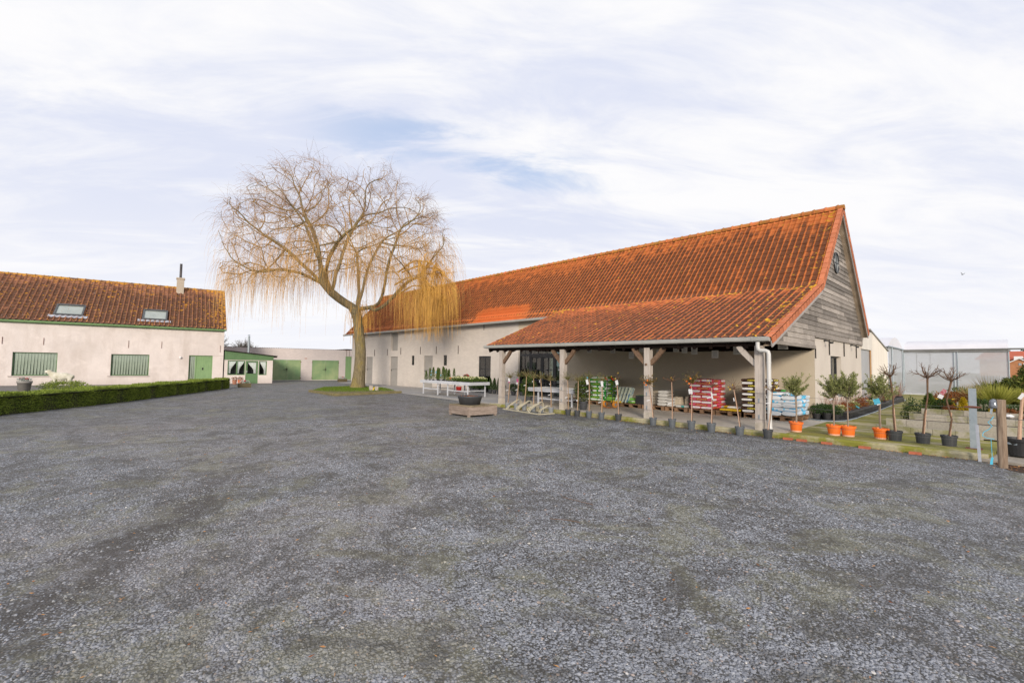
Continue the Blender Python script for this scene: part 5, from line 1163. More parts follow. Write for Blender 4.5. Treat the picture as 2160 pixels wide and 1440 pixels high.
# ================================================================== YARD OBJECTS
# wooden crate with black tub
cr = thing('wooden_crate', 'low square crate of weathered planks standing on the gravel before the canopy', 'crate', (0, 0, 0))
c0, c1, c3 = np.array([-11.40, 8.98]), np.array([-12.45, 9.02]), np.array([-11.30, 10.12]); ex_, ey_ = c1-c0, c3-c0
ey_ = np.array([-ex_[1], ex_[0]])*-1.0; ey_ = ey_/np.linalg.norm(ey_)*1.12; ex_ = ex_/np.linalg.norm(ex_)*1.06
def cp(a, c_, z): q = c0+ex_*a+ey_*c_; return (q[0], q[1], z)
for a in ((0, 0, 1, 0), (0, 0, 0, 1), (1, 0, 1, 1), (0, 1, 1, 1)):
    b = MB()
    for z in (.115, .245): b.beam(cp(a[0], a[1], z), cp(a[2], a[3], z), .035, .125, 0, random.random())
    b.build('side_planks', M_crate, cr)
for a, c_ in ((.0, .0), (1, 0), (0, 1), (1, 1)):
    b = MB(); q = cp(a, c_, 0); q = cp(a*.93+.035, c_*.93+.035, 0); b.box(q[0]-.035, q[0]+.035, q[1]-.035, q[1]+.035, .0, .30); b.build('corner_post', M_crate, cr)
b = MB()
for k in range(6):
    b.beam(cp(-.02, (k+.5)/6, .325), cp(1.02, (k+.5)/6, .325), .17, .028, 0, random.random())
b.build('lid', mat_wood('crate_lid', (0.30, 0.24, 0.15), (0.16, 0.13, 0.085), (2, 2, 6), .2, 4), cr)
tb = thing('black_tub', 'round dark tub of dried soil standing on the low plank crate', 'tub', (*cp(.55, .42, .34)[:2], .341))
b = MB(); b.lathe([(0, 0), (.33, 0), (.385, .22), (.40, .235), (.405, .275), (.385, .278), (.375, .24), (.37, .22), (0, .215)], 40); b.build('body', M_potd, tb, smooth=True)
b = MB(); b.disc(.372, .225, 20); rg = np.random.default_rng(1); b.build('soil', M_soil, tb)
b = MB(); n = 60; b.leaves(np.stack([rg.uniform(-.3, .3, n), rg.uniform(-.2, .2, n), np.full(n, .23)], axis=1), rg.normal(0, .5, (n, 3))+(0, 0, .7), .07, .02, rg); b.build('dry_stalks', M_lf_rust, tb)
# bicycle rack
rk = thing('bicycle_rack', 'low cream bicycle rack with three pairs of sloping loops on the gravel', 'bicycle rack', (0, 0, 0))
M_cream = pmat('cream_paint', (0.50, 0.47, 0.36), (0.42, 0.38, 0.27), 9, rough=.6)
A0, A1, A2, A3 = np.array([-12.72, 11.62]), np.array([-10.60, 11.28]), np.array([-10.48, 11.92]), np.array([-12.60, 12.26])
b = MB(); 
for p, q in ((A0, A1), (A1, A2), (A2, A3), (A3, A0)): b.beam((*p, .02), (*q, .02), .03, .03)
b.build('base_frame', M_cream, rk)
for k in range(3):
    for half in (0, 1):
        t = .12+.31*k+.155*half; hgt_ = .36 if half == 0 else .26
        P0 = A0+(A1-A0)*t; P1 = A3+(A2-A3)*t
        if half: P0 = P0+(P1-P0)*.30
        b = MB()
        for o in (-.035, .035):
            e = (A1-A0)/np.linalg.norm(A1-A0)*o; q = lambda s, z: (*(P0+e+(P1-P0)*s), z)
            b.tube([q(.0, .02), q(.04, .08), q(.12, .14), q(.62, hgt_*.9), q(.72, hgt_), q(.82, hgt_), q(.90, hgt_*.9), q(.92, hgt_*.7), q(.92, .02)], .012, 6)
        b.build('wheel_loop', M_cream, rk)

# nursery tables
def table(name, label, x0, x1, y0, y1, zt, legs, mat_top=M_whitem):
    t = thing(name, label, 'table', (0, 0, 0)); th = .14
    b = MB(); b.box(x0, x1, y0, y0+.04, zt-th, zt); b.box(x0, x1, y1-.04, y1, zt-th, zt); b.box(x0, x0+.04, y0+.04, y1-.04, zt-th, zt); b.box(x1-.04, x1, y0+.04, y1-.04, zt-th, zt)
    b.box(x0-.01, x1+.01, y0-.012, y0-.001, zt-.055, zt-.035); b.box(x1+.001, x1+.012, y0, y1, zt-.055, zt-.035); b.build('rim', M_whitem, t)
    b = MB(); b.box(x0+.04, x1-.04, y0+.04, y1-.04, zt-.08, zt-.05); b.build('tray', mat_top, t)
    for lx in legs:
        for ly in (y0+.1, y1-.1):
            b = MB(); b.box(lx-.025, lx+.025, ly-.025, ly+.025, .07, zt-th); b.build('leg', M_whitem, t)
    for a, c in zip(legs[0::2], legs[1::2]):
        for ly in (y0+.1, y1-.1):
            b = MB(); b.box(a+.025, c-.025, ly-.018, ly+.018, .33, .37); b.build('rail', M_whitem, t)
    for lx in (legs[0], legs[-1]):
        b = MB(); b.box(lx-.016, lx+.016, y0+.126, y1-.126, .35, .385); b.build('end_rail', M_whitem, t)
    return t
table('plant_table', 'white metal nursery table full of small potted plants before the barn wall', -21.3, -17.12, 13.50, 14.75, .79, [-21.12, -19.80, -18.95, -17.35])
table('plant_table', 'white metal nursery table with mossy empty tray between the two left canopy posts', -13.05, -10.75, 13.25, 14.3, .76, [-12.58, -10.9], pmat('algae_tray', (0.30, 0.29, 0.17), (0.18, 0.20, 0.09), 4))

# ---- plants
def pot_mb(r, h, rim=.018, n=16):
    b = MB(); b.lathe([(0, 0), (r*.74, 0), (r*.92, h*.80), (r*1.0, h*.80), (r*1.02, h), (r*.93, h), (r*.9, h*.9), (0, h*.9)], n); return b
def plant(name, label, cat, loc, group, r, h, mat_pot, build_top, rz=0.0):
    t = thing(name, label, cat, loc, rz, group); pot_mb(r, h).build('pot', mat_pot, t, smooth=r > .2)
    b = MB(); b.disc(r*.91, h*.905, 14); b.build('soil', M_soil, t); build_top(t, h); return t
def cone_foliage(H, R, n, seed, mat, L=.045, W_=.012):
    def f(t, h):
        rg = np.random.default_rng(seed); b = MB(); z = rg.random(n)**.8; th = rg.uniform(0, 2*math.pi, n); rr = R*(1-z)**.75*(.8+.2*np.sin(th*3+z*9)+rg.normal(0, .1, n)); rr *= rg.uniform(.5, 1.05, n)
        P = np.stack([rr*np.cos(th), rr*np.sin(th), h*.95+z*H], axis=1); D = np.stack([np.cos(th)*.6, np.sin(th)*.6, np.full(n, .9)], axis=1)+rg.normal(0, .3, (n, 3)); b.leaves(P, D, L*rg.uniform(.7, 1.3, n), W_, rg)
        b.tube([(0, 0, h*.8), (0, 0, h+H*.9)], .008, 5); b.build('foliage', mat, t)
    return f
def bush_foliage(H, R, n, seed, mat, L=.05, W_=.025, flowers=None, fn=0):
    def f(t, h):
        rg = np.random.default_rng(seed); b = MB(); leaf_blob(b, rg, (0, 0, h+H*.5), (R, R, H*.55), n, L, W_, hollow=.2)
        b.tube([(0, 0, h*.8), (0, 0, h+H*.5)], .01, 5); b.build('foliage', mat, t)
        if flowers:
            b = MB()
            for k in range(fn):
                a = rg.uniform(0, 6.28); q = R*rg.uniform(.2, .95); p = np.array([q*math.cos(a), q*math.sin(a), h+H*rg.uniform(.75, 1.1)])
                th = np.linspace(0, 2*math.pi, 6)[:-1]; D = np.stack([np.cos(th), np.sin(th), np.full(5, .35)], axis=1); b.leaves(np.repeat(p[None], 5, 0), D, .05, .045, rg)
            b.build('flowers', flowers, t)
    return f
M_flw = pmat('cream_petals', (0.74, 0.70, 0.46), (0.62, 0.62, 0.34), 30); M_flr = pmat('red_petals', (0.50, 0.03, 0.03), (0.34, 0.02, 0.04), 30)
zt = .74
G1 = 'small potted conifers on the full nursery table'
con = [plant('potted_conifer', 'x', 'potted conifer', (0, 0, zt), G1, .055, .09, M_black, cone_foliage(.47+.05*k, .115, 800, 40+k, M_lf_mid)) for k in range(3)]
spots = [(-21.12, 13.75, .92), (-20.93, 14.35, .95), (-20.72, 13.72, 1.0), (-20.62, 14.15, .8), (-20.45, 13.75, 1.15), (-20.28, 14.3, 1.05), (-20.12, 13.8, 1.22), (-19.98, 14.35, .9), (-19.86, 13.72, 1.0), (-19.70, 14.2, 1.1), (-19.58, 13.75, 1.22), (-19.40, 14.3, 1.0), (-19.36, 13.78, 1.15)]
for k, (x, y, s_) in enumerate(spots):
    lab = 'small potted conifer on the full nursery table, %s conifer from its left end' % ('first' if k == 0 else ORD[k])
    if k < 3: o = con[k]; o.location = (x, y, zt); o['label'] = lab; o.scale = (s_,)*3
    else: o = dup(con[k % 3], (x, y, zt), k*1.3, lab, s_)
for k, (x, y, z) in enumerate(((-20.93, 14.3, 1.2), (-20.62, 14.1, 1.13), (-20.45, 13.7, 1.22), (-20.42, 13.66, 1.05), (-20.1, 13.74, 1.17), (-19.6, 13.7, 1.04))):
    b = MB(); b.beam((x-.045, y-.07, z), (x+.04, y-.07, z+.05), .004, .03, up=(0, 0, 1)); tag(b.build('plant_label', M_cyan), 'light blue plant tag in the table conifers, %s from the left' % (ORD[k] if k else 'first'), 'plant tag', 'blue tags in the table conifers')
G2 = 'low pots with cream flowers on the full nursery table'
fl = [plant('potted_flowers', 'x', 'potted flowers', (0, 0, zt), G2, .06, .08, M_black, bush_foliage(.16, .10, 170, 60+k, M_lf_mid, .06, .03, M_flw, 12)) for k in range(3)]
k = 0
for row, y in enumerate((13.72, 14.02, 14.32, 14.58)):
    for col in range(7):
        x = -18.62+.225*col+.03*(row % 2); 
        if x > -17.2: continue
        lab = 'low cream-flowering plant on the nursery table, %s row, %s from the left' % (('front', 'second', 'third', 'back')[row], ('first', 'second', 'third', 'fourth', 'fifth', 'sixth', 'seventh')[col])
        if k < 3: o = fl[k]; o.location = (x, y, zt); o['label'] = lab
        else: o = dup(fl[k % 3], (x, y, zt), k*2.1, lab, 1+.12*math.sin(k*3))
        k += 1
for (x, y, H, R, m_, fm, nm, lab) in ((-19.12, 13.75, .14, .10, M_lf_olive, M_flw, 'potted_shrub', 'low pale-leaved shrub in front on the nursery table, left of the flowers'), (-18.92, 14.2, .22, .11, M_lf_mid, None, 'potted_shrub', 'bushy green pot plant in the middle of the nursery table'), (-18.84, 13.72, .12, .09, M_lf_olive, M_poto, 'potted_shrub', 'small pot plant with an orange bloom at the middle front of the nursery table')):
    plant(nm, lab, 'pot plant', (x, y, zt), 'mixed pot plants on the nursery table', .06, .09, M_black, bush_foliage(H, R, 200, int(abs(x*77)), m_, .05, .02, fm, 4))
wr = thing('wreath', 'dark red berried wreath standing at the back of the full nursery table', 'wreath', (-18.55, 14.45, zt+.05)); b = MB(); rg = np.random.default_rng(8); n = 500; th = rg.uniform(0, math.pi, n)
P = np.stack([.24*np.cos(th), rg.normal(0, .03, n), .28*np.sin(th)], axis=1)+rg.normal(0, .03, (n, 3)); b.leaves(P, rg.normal(0, 1, (n, 3)), .05, .025, rg); b.build('foliage', M_lf_dark, wr)
b = MB(); n = 160; th = rg.uniform(.2, math.pi-.2, n); P = np.stack([.27*np.cos(th), rg.normal(-.02, .03, n), .32*np.sin(th)], axis=1); b.leaves(P, rg.normal(0, 1, (n, 3))+(0, 0, 1), .045, .03, rg); b.build('berries', M_flr, wr)

# plants along the barn wall
G3 = 'conical box plants along the barn wall'
cw = plant('cone_plant', 'slim dark conical plant in a grey pot by the barn wall, nearest the glass door', 'potted conifer', (-19.36, 16.72, .075), G3, .11, .20, M_potd, cone_foliage(.62, .16, 1300, 71, M_lf_dark, .05, .02))
dup(cw, (-18.98, 16.68, .075), 1, 'slim dark conical plant in a grey pot by the barn wall, middle one of three', 1.0); dup(cw, (-18.60, 16.66, .075), 2, 'slim dark conical plant in a grey pot by the barn wall, beside the orange pot', (1, 1, 1.03))
def spiral(t, h):
    rg = np.random.default_rng(3); b = MB(); leaf_blob(b, rg, (0, 0, h+.20), (.19, .19, .18), 700, .045, .02, hollow=.3)
    for k in range(5): leaf_blob(b, rg, (.05*math.cos(k*2), .05*math.sin(k*2), h+.45+.10*k), (.09-.01*k, .09-.01*k, .07), 160, .04, .02, hollow=.2)
    b.tube([(0, 0, h*.8), (0, 0, h+.8)], .01, 5); b.build('foliage', M_lf_dark, t)
plant('spiral_topiary', 'spiral-clipped evergreen in a bright orange pot left of the first canopy post', 'topiary', (-18.22, 16.55, .08), None, .13, .22, M_poto, spiral)
for x, y, H, R, mp, lab in ((-17.42, 16.62, .38, .22, M_potd, 'round dark bush in a black pot just right of the first canopy post'), (-16.95, 16.75, .36, .20, M_potd, 'round dark bush in a black pot below the entrance side light'), (-19.85, 16.62, .50, .24, M_potg, 'broad dark bush in a grey pot behind the right end of the full table'), (-20.5, 16.7, .30, .22, M_potd, 'low dark bush seen under the right part of the full table'), (-21.0, 16.75, .28, .2, M_potd, 'low dark bush seen under the middle of the full table')):
    plant('potted_bush', lab, 'potted bush', (x, y, .078), 'dark bushes in pots by the barn wall', .14, .20, mp, bush_foliage(H, R, 900, int(abs(x)*31), M_lf_dark, .05, .025))
t = thing('red_bucket', 'small red bucket on the concrete under the full nursery table', 'bucket', (-21.5, 16.2, .07)); b = MB(); b.lathe([(0, 0), (.13, 0), (.17, .28), (.15, .28), (.12, .02), (0, .02)], 16); b.build('body', M_red, t); b = MB(); b.tube([(-.16, 0, .27), (-.12, 0, .36), (.12, 0, .36), (.16, 0, .27)], .006, 5); b.build('handle', M_wire, t)
plant('potted_laurel', 'tall yellow-green evergreen in a dark pot behind the bicycle rack', 'potted shrub', (-13.25, 13.5, .11), None, .15, .26, M_potd, bush_foliage(.85, .30, 650, 91, M_lf_mid, .08, .035))
plant('potted_bush', 'low dark bush in a grey pot standing behind the mossy table', 'potted bush', (-11.6, 15.6, .12), 'dark bushes in pots by the barn wall', .14, .2, M_potl, bush_foliage(.25, .22, 600, 17, M_lf_dark, .05, .025))
plant('potted_holly', 'wide dark green holly in a black pot right of the second canopy post', 'potted shrub', (-10.06, 12.95, .118), None, .15, .30, M_potd, bush_foliage(.82, .30, 1500, 93, mat_leaf('leaf_holly', (0.025, 0.045, 0.012), (0.13, 0.16, 0.03)), .07, .035))

# standard trees along the canopy edge
def standard(loc, mp, pr, ph, tip, kind, seed, tags, label, lean=(0, 0), pot_label=None):
    t = thing('standard_tree', label, 'potted tree', loc, 0, 'slender stemmed trees in pots along the canopy edge'); rg = np.random.default_rng(seed)
    pot_mb(pr, ph).build('pot', mp, t); b = MB(); b.disc(pr*.91, ph*.905, 12); b.build('soil', M_soil, t)
    st = tip-.24; L = np.array([lean[0], lean[1], 0]); base = np.array([0, 0, ph*.85]); topp = base+np.array([0, 0, st-ph*.85])+L
    b = MB(); b.tube([base, (base+topp)/2+(.008, 0, 0), topp], .0095, 6); b.build('cane', M_cane, t)
    b = MB(); b.tube([base+(.022, .01, 0), (base+topp)/2+(.02, .015, 0), topp+(.004, 0, .02)], .008, 5); n = {'twig': 46, 'leafy': 40, 'rose': 40, 'bare': 24}[kind]; K = 5
    d = rg.normal(0, .75, (n, 3)); d[:, 2] = np.abs(d[:, 2])*.8+.25; d /= np.linalg.norm(d, axis=1)[:, None]; P = np.zeros((n, K, 3)); P[:, 0] = topp+rg.normal(0, .012, (n, 3)); LL = rg.uniform(.12, .34, n)
    for k in range(1, K): d += rg.normal(0, .22, (n, 3)); d /= np.linalg.norm(d, axis=1)[:, None]; P[:, k] = P[:, k-1]+d*(LL/4)[:, None]
    b.tubes(P, np.linspace(.0046, .0022, K)[None], 3); b.build('twigs', M_twig_o if kind in ('twig', 'leafy') else M_twig, t)
    nl = {'twig': 90, 'leafy': 150, 'rose': 300, 'bare': 26}[kind]; i = rg.integers(0, n, nl); j = rg.integers(1, K, nl); b = MB(); b.leaves(P[i, j], rg.normal(0, 1, (nl, 3)), .032 if kind != 'rose' else .045, .016 if kind != 'rose' else .026, rg)
    b.build('leaves', {'twig': M_lf_olive, 'leafy': M_lf_mid, 'rose': mat_leaf('leaf_rose', (0.07, 0.09, 0.02), (0.28, 0.17, 0.05)), 'bare': M_lf_rust}[kind], t)
    if kind == 'rose':
        b = MB()
        for p in ((-.11, -.05, -.02), (-.03, -.08, -.08), (.02, -.1, .05)):
            c = topp+np.array(p)+(0, 0, .05); b.lathe([(0, -.025), (.024, -.012), (.028, .005), (.018, .022), (0, .028)], 8, tuple(c))
        b.build('orange_blooms', pmat('orange_bloom', (0.75, 0.22, 0.03), (0.6, 0.15, 0.03), 20), t)
    if kind == 'bare':
        b = MB(); c = P[0, 3]; b.leaves(np.array([c, P[3, 3], P[5, 2]]), np.array([(1, 0, .3), (-1, 0, .2), (.3, .2, 1)]), .05, .035, rg); b.build('yellow_leaves', M_yel, t)
    for (z, dx, w_, h_, m_) in tags:
        f = (z-base[2])/(topp[2]-base[2]); c = base+(topp-base)*f; b = MB(); c = c+(dx*.6, -.045, 0)
        b.beam((c[0]-w_/2, c[1], c[2]-.010*np.sign(w_-.08)), (c[0]+w_/2, c[1]-.01, c[2]+.018), .004, h_, up=(0, 0, 1)); b.build('name_tag', m_, t)
    return t
WT = lambda z, dx=-.05: (z, dx, .11, .022, M_white)
rows = [ # x, y, pot mat, r, h, tip, kind, lean, tags, words
 (-12.90, 12.02, M_potl, .10, .21, 1.39, 'twig', (.10, .0), [WT(.68, -.07), (1.06, .03, .09, .13, M_white), (.98, .035, .09, .03, M_pink)], 'first from the left, behind the bicycle rack, pink and white tag'),
 (-12.42, 12.0, M_potl, .10, .22, 1.46, 'leafy', (.13, .0), [WT(.72, -.02), (1.04, -.02, .07, .14, M_pink), (.95, -.025, .07, .07, M_white)], 'second from the left, behind the bicycle rack, with a pink tag'),
 (-12.00, 12.0, M_potl, .10, .22, 1.48, 'twig', (.10, .0), [WT(.90, -.02)], 'third from the left, behind the bicycle rack, with one white strip tag'),
 (-11.52, 11.98, M_potl, .10, .21, 1.42, 'twig', (-.01, .0), [(1.04, -.015, .03, .05, M_white)], 'fourth from the left, behind the right part of the bicycle rack'),
 (-11.10, 11.98, M_potl, .10, .21, 1.42, 'twig', (-.09, .0), [(1.06, -.02, .03, .09, M_white)], 'fifth from the left, pale pot just right of the bicycle rack'),
 (-10.69, 11.98, M_potl, .10, .21, 1.36, 'twig', (-.04, .0), [WT(.62, -.05), (.98, .01, .04, .03, M_white)], 'in a pale pot just left of the second canopy post'),
 (-9.94, 11.98, M_potd, .10, .20, 1.41, 'leafy', (-.03, .0), [WT(.58, -.06)], 'directly right of the second post, in a dark pot'),
 (-9.54, 11.96, M_potd, .10, .20, 1.40, 'twig', (.03, .0), [(.50, .02, .05, .04, M_white)], 'in a dark pot in front of the holly'),
 (-9.08, 11.97, M_potg, .10, .21, 1.46, 'leafy', (-.005, .0), [WT(.83, -.05), (1.12, -.06, .09, .16, M_white), (1.24, -.05, .06, .06, M_cyan)], 'before the green sack stack, with a large white and blue tag'),
 (-8.60, 11.97, M_potg, .10, .21, 1.42, 'twig', (.01, .0), [WT(.51, -.07), (1.08, .06, .08, .17, M_white)], 'at the right edge of the green sacks, before the hand truck'),
 (-8.00, 11.98, M_potd, .105, .21, 1.43, 'bare', (-.06, .0), [(1.14, .05, .09, .14, M_white), (.66, .0, .03, .03, M_white)], 'halfway between the hand truck and the middle post, with a white tag'),
 (-6.84, 11.95, M_potg, .105, .21, 1.38, 'rose', (-.14, .0), [WT(.68, -.08)], 'directly right of the middle post, with a rose crown and orange blooms'),
 (-6.26, 11.93, M_potg, .105, .23, 1.47, 'bare', (-.01, .0), [WT(.64, -.07)], 'in front of the white sacks, with a brown bare crown'),
 (-5.72, 11.93, M_potg, .105, .23, 1.47, 'rose', (.01, .0), [(.98, -.05, .05, .13, M_white), (.98, .04, .05, .13, M_white), (1.10, .0, .05, .04, M_red)], 'in front of the left half of the red sack stack'),
 (-5.18, 11.90, M_potg, .11, .23, 1.38, 'bare', (.015, .0), [WT(.86, -.07), (.90, .05, .04, .18, M_white)], 'in front of the right edge of the red sack stack'),
 (-4.50, 11.93, M_potg, .11, .21, 1.34, 'bare', (-.13, .0), [(.84, -.03, .03, .08, M_white)], 'directly left of the corner post, with yellow leaves'),
 (-3.86, 11.90, M_potd, .11, .21, 1.34, 'bare', (.11, .0), [WT(.82, -.08)], 'directly right of the corner post and the downpipe'),
]
for k, (x, y, mp, r, h, tip, kind, lean, tags_, words) in enumerate(rows):
    standard((x, y, .0), mp, r, h, tip, kind, 100+k, tags_, 'slender potted tree ' + words, lean)

# olive trees in orange pots
def olive(loc, seed, tip, R, label, tags_, tall=0.0, yellow=False):
    t = thing('olive_tree', label, 'potted tree', loc, seed*.7, 'olive trees in orange pots on the mossy path'); rg = np.random.default_rng(seed)
    pr, ph = .145, .235; b = MB(); b.lathe([(0, 0), (pr*.78, 0), (pr*.80, .03), (pr*.93, ph*.78), (pr*1.06, ph*.80), (pr*1.07, ph), (pr*.96, ph), (pr*.93, ph*.9), (0, ph*.9)], 20); b.build('pot', M_poto, t)
    b = MB(); b.disc(pr*.94, ph*.905, 14); b.build('soil', M_soil, t); b = MB(); b.lathe([(pr*.79, .0), (pr*.83, .035)], 20); b.build('pot_foot', pmat('pot_foot', (0.72, 0.42, 0.30), (0.6, 0.34, 0.24), 12), t)
    ct = tip-.33; sp = .74
    b = MB(); b.tube([(0, 0, ph*.8), (.008, .0, .5), (-.005, .01, sp+.1)], .014, 7); b.tube([(.02, .0, ph*.8), (.028, .0, .6), (.01, .0, 1.0)], .009, 6); n = 60; K = 5
    base = np.array([0, 0, sp+.05]); P = np.zeros((n, K, 3)); P[:, 0] = base+np.stack([np.zeros(n), np.zeros(n), rg.uniform(0, .28, n)], axis=1); d = rg.normal(0, .8, (n, 3)); d[:, 2] = np.abs(d[:, 2])+.35; d /= np.linalg.norm(d, axis=1)[:, None]; LL = rg.uniform(.22, .42, n)*R/.33; LL[:3] *= 1.35
    for k in range(1, K): d += rg.normal(0, .15, (n, 3)); d[:, 2] += .12; d /= np.linalg.norm(d, axis=1)[:, None]; P[:, k] = P[:, k-1]+d*(LL/4)[:, None]
    P[..., 2] = np.minimum(P[..., 2], tip-.12); b.tubes(P, np.linspace(.006, .002, K)[None], 3); b.build('trunk', pmat('olive_stem', (0.34, 0.27, 0.21), (0.24, 0.19, 0.15), 10), t)
    nl = 3000; i = rg.integers(0, n, nl); f = rg.uniform(.25, 1, nl)*(K-1); j = np.minimum(f.astype(int), K-2); q = (f-j)[:, None]; Q = P[i, j]*(1-q)+P[i, j+1]*q+rg.normal(0, .012, (nl, 3)); D = (P[i, j+1]-P[i, j]); D /= np.linalg.norm(D, axis=1)[:, None]+1e-9; D = D+rg.normal(0, .6, (nl, 3))
    b = MB(); b.leaves(Q, D, rg.uniform(.035, .06, nl), .017, rg); b.build('crown', M_lf_olive, t)
    for (z, dx, w_, h_, m_) in tags_: 
        b = MB(); b.beam((dx-w_/2, -.05, z), (dx+w_/2, -.06, z+.03), .004, h_, up=(0, 0, 1)); tg = b.build('name_tag', m_, t); tg.rotation_euler[2] = -seed*.7
    return t
olive((-3.52, 12.80, .12), 1, 1.55, .34, 'olive tree in an orange pot before the blue and white sacks, leftmost of the four', [(.87, -.10, .10, .02, M_white)])
olive((-2.76, 12.84, .12), 2, 1.50, .36, 'olive tree in an orange pot touching its twin, the left one of the pair', [(.80, -.03, .06, .03, M_white)])
olive((-2.50, 12.90, .12), 3, 1.56, .38, 'olive tree in an orange pot touching its twin, the right one of the pair', [(.92, -.11, .12, .10, M_white)])
olive((-1.93, 13.02, .12), 4, 1.58, .36, 'olive tree in an orange pot with a light blue tag, rightmost of the four', [(.80, -.05, .11, .12, M_cyan), (.74, -.02, .05, .03, M_white)])
# grafted bare trees in grey pots
def grafted(loc, seed, lean, h, label, tagit=False):
    t = thing('grafted_tree', label, 'potted tree', loc, 0, 'bare umbrella-headed trees in grey pots on the mossy path'); rg = np.random.default_rng(seed)
    pr, ph = .135, .21; b = MB(); b.lathe([(0, 0), (pr*.80, 0), (pr*.92, ph*.8), (pr*1.0, ph*.8), (pr*1.02, ph), (pr*.93, ph), (pr*.9, ph*.9), (0, ph*.9)], 20); b.build('pot', M_potd, t); b = MB(); b.disc(pr*.91, ph*.905, 14); b.build('soil', M_soil, t)
    top_ = np.array([lean[0], lean[1], h]); b = MB(); P = [(0, 0, ph*.8), tuple(top_*.35+(rg.normal(0, .015), 0, ph*.4)), tuple(top_*.7+(rg.normal(0, .02), 0, 0)), tuple(top_)]; b.tube(P, [.018, .016, .015, .019], 7); b.lathe([(0, -.02), (.028, 0), (0, .025)], 8, tuple(top_)); n = 13; K = 6
    th = np.arange(n)*2.399; d = np.stack([np.cos(th), np.sin(th), rg.uniform(.35, 1.1, n)], axis=1); d /= np.linalg.norm(d, axis=1)[:, None]; Q = np.zeros((n, K, 3)); Q[:, 0] = top_; LL = rg.uniform(.24, .36, n)
    for k in range(1, K): d += rg.normal(0, .20, (n, 3)); d[:, 2] += .12; d /= np.linalg.norm(d, axis=1)[:, None]; Q[:, k] = Q[:, k-1]+d*(LL/5)[:, None]
    b.tubes(Q, np.linspace(.009, .004, K)[None], 4); m2 = 46; i = rg.integers(0, n, m2); j = rg.integers(1, K-1, m2); Z = np.zeros((m2, 4, 3)); Z[:, 0] = Q[i, j]; d = Q[i, j+1]-Q[i, j]; d /= np.linalg.norm(d, axis=1)[:, None]; d += rg.normal(0, .7, (m2, 3))
    for k in range(1, 4): d += rg.normal(0, .2, (m2, 3)); d[:, 2] += .1; d /= np.linalg.norm(d, axis=1)[:, None]; Z[:, k] = Z[:, k-1]+d*rg.uniform(.02, .05, m2)[:, None]
    b.tubes(Z, np.linspace(.004, .0018, 4)[None], 3); b.build('trunk', M_twig, t)
    b = MB(); b.tube([(.02, .0, ph*.8), tuple(top_*.45+(.02, 0, ph*.4))], .011, 6); b.build('cane', M_cane, t)
    if tagit:
        b = MB(); b.beam((-.09, -.05, 1.03), (-.03, -.06, 1.13), .004, .07, up=(0, 0, 1)); b.build('photo_tag', pmat('photo_print', (0.36, 0.03, 0.06), (0.55, 0.30, 0.32), 30), t); b = MB(); b.beam((-.12, -.055, .95), (-.085, -.06, 1.02), .004, .08, up=(0, 0, 1)); b.build('price_tag', M_white, t)
    return t
grafted((-1.68, 12.96, .12), 11, (-.06, .0), 1.36, 'bare umbrella-headed tree in a dark grey pot beside the rightmost orange pot')
grafted((-1.23, 12.98, .12), 12, (.10, .0), 1.35, 'bare umbrella-headed tree leaning right in a dark grey pot, the middle one of three')
grafted((-.83, 12.98, .12), 13, (.06, .0), 1.30, 'bare umbrella-headed tree in a dark grey pot with a red and white tag', True)

# loose red bricks along the kerb
M_rb = pmat('red_brick', (0.48, 0.15, 0.08), (0.36, 0.11, 0.06), 14, rough=.9, bump=.4)
for k, (x, y, a) in enumerate(((-3.49, 12.07, .05), (-3.21, 12.06, -.04), (-2.73, 12.05, .02), (-2.06, 12.04, -.03), (-1.26, 12.03, .06))):
    b = MB(); b.box(-.095, .095, -.045, .045, -.01, .045)
    for q in (-.05, 0, .05): b.lathe([(.013, .0455), (0, .0456)], 8, (q, 0, 0))
    o = b.build('brick', M_rb, None, loc=(x, y, 0), rz=a); tag(o, 'loose red brick against the mossy kerb, %s from the corner post' % ('first', 'second', 'third', 'fourth', 'fifth')[k], 'brick', 'loose red bricks along the kerb')

# ---- pallets
def pallet(x, y, label, w=.88, d=1.15, rz=0):
    t = thing('pallet', label, 'pallet', (x, y, .12), rz, 'wooden pallets along the canopy wall'); b = MB(); n = 5
    for k in range(n): b.box(k*(w-.11)/(n-1), k*(w-.11)/(n-1)+.11, 0, d, .122, .142, 0, random.random())
    for k in range(3): b.box(0, w, k*(d-.09)/2, k*(d-.09)/2+.09, .10, .1215, 0, random.random())
    b.build('deck', M_pallet, t)
    for i in range(3):
        b = MB(); b.box(i*(w-.11)/2, i*(w-.11)/2+.11, 0, d, 0, .022, 0, random.random())
        for j in range(3): b.box(i*(w-.11)/2, i*(w-.11)/2+.11, .002+j*(d-.10)/2, .09+j*(d-.10)/2, .022, .0995, 0, random.random())
        b.build('skid', M_pallet, t)
    return t
for x, w_, lab in ((-12.35, .9, 'wooden pallet half hidden behind the holly, leftmost'), (-11.36, .88, 'wooden pallet under the green sack stack'), (-10.42, .88, 'wooden pallet under the leaning boards and loose green bags'), (-9.48, .86, 'wooden pallet under the black crate, behind the middle post'), (-8.56, .86, 'wooden pallet under the white sack stacks'), (-7.66, .80, 'wooden pallet under the beige bags'), (-6.80, .86, 'wooden pallet under the red sack stack'), (-5.90, .86, 'wooden pallet under the flat yellow bags'), (-5.12, .76, 'wooden pallet under the brown sack stack'), (-4.98, .0, '')):
    if w_: pallet(x-.54+.0*x, 15.12, lab, w_)
pallet(-5.02+.0, 14.3, 'pale wooden pallet under the blue and white sacks', .95, 1.2) if False else None

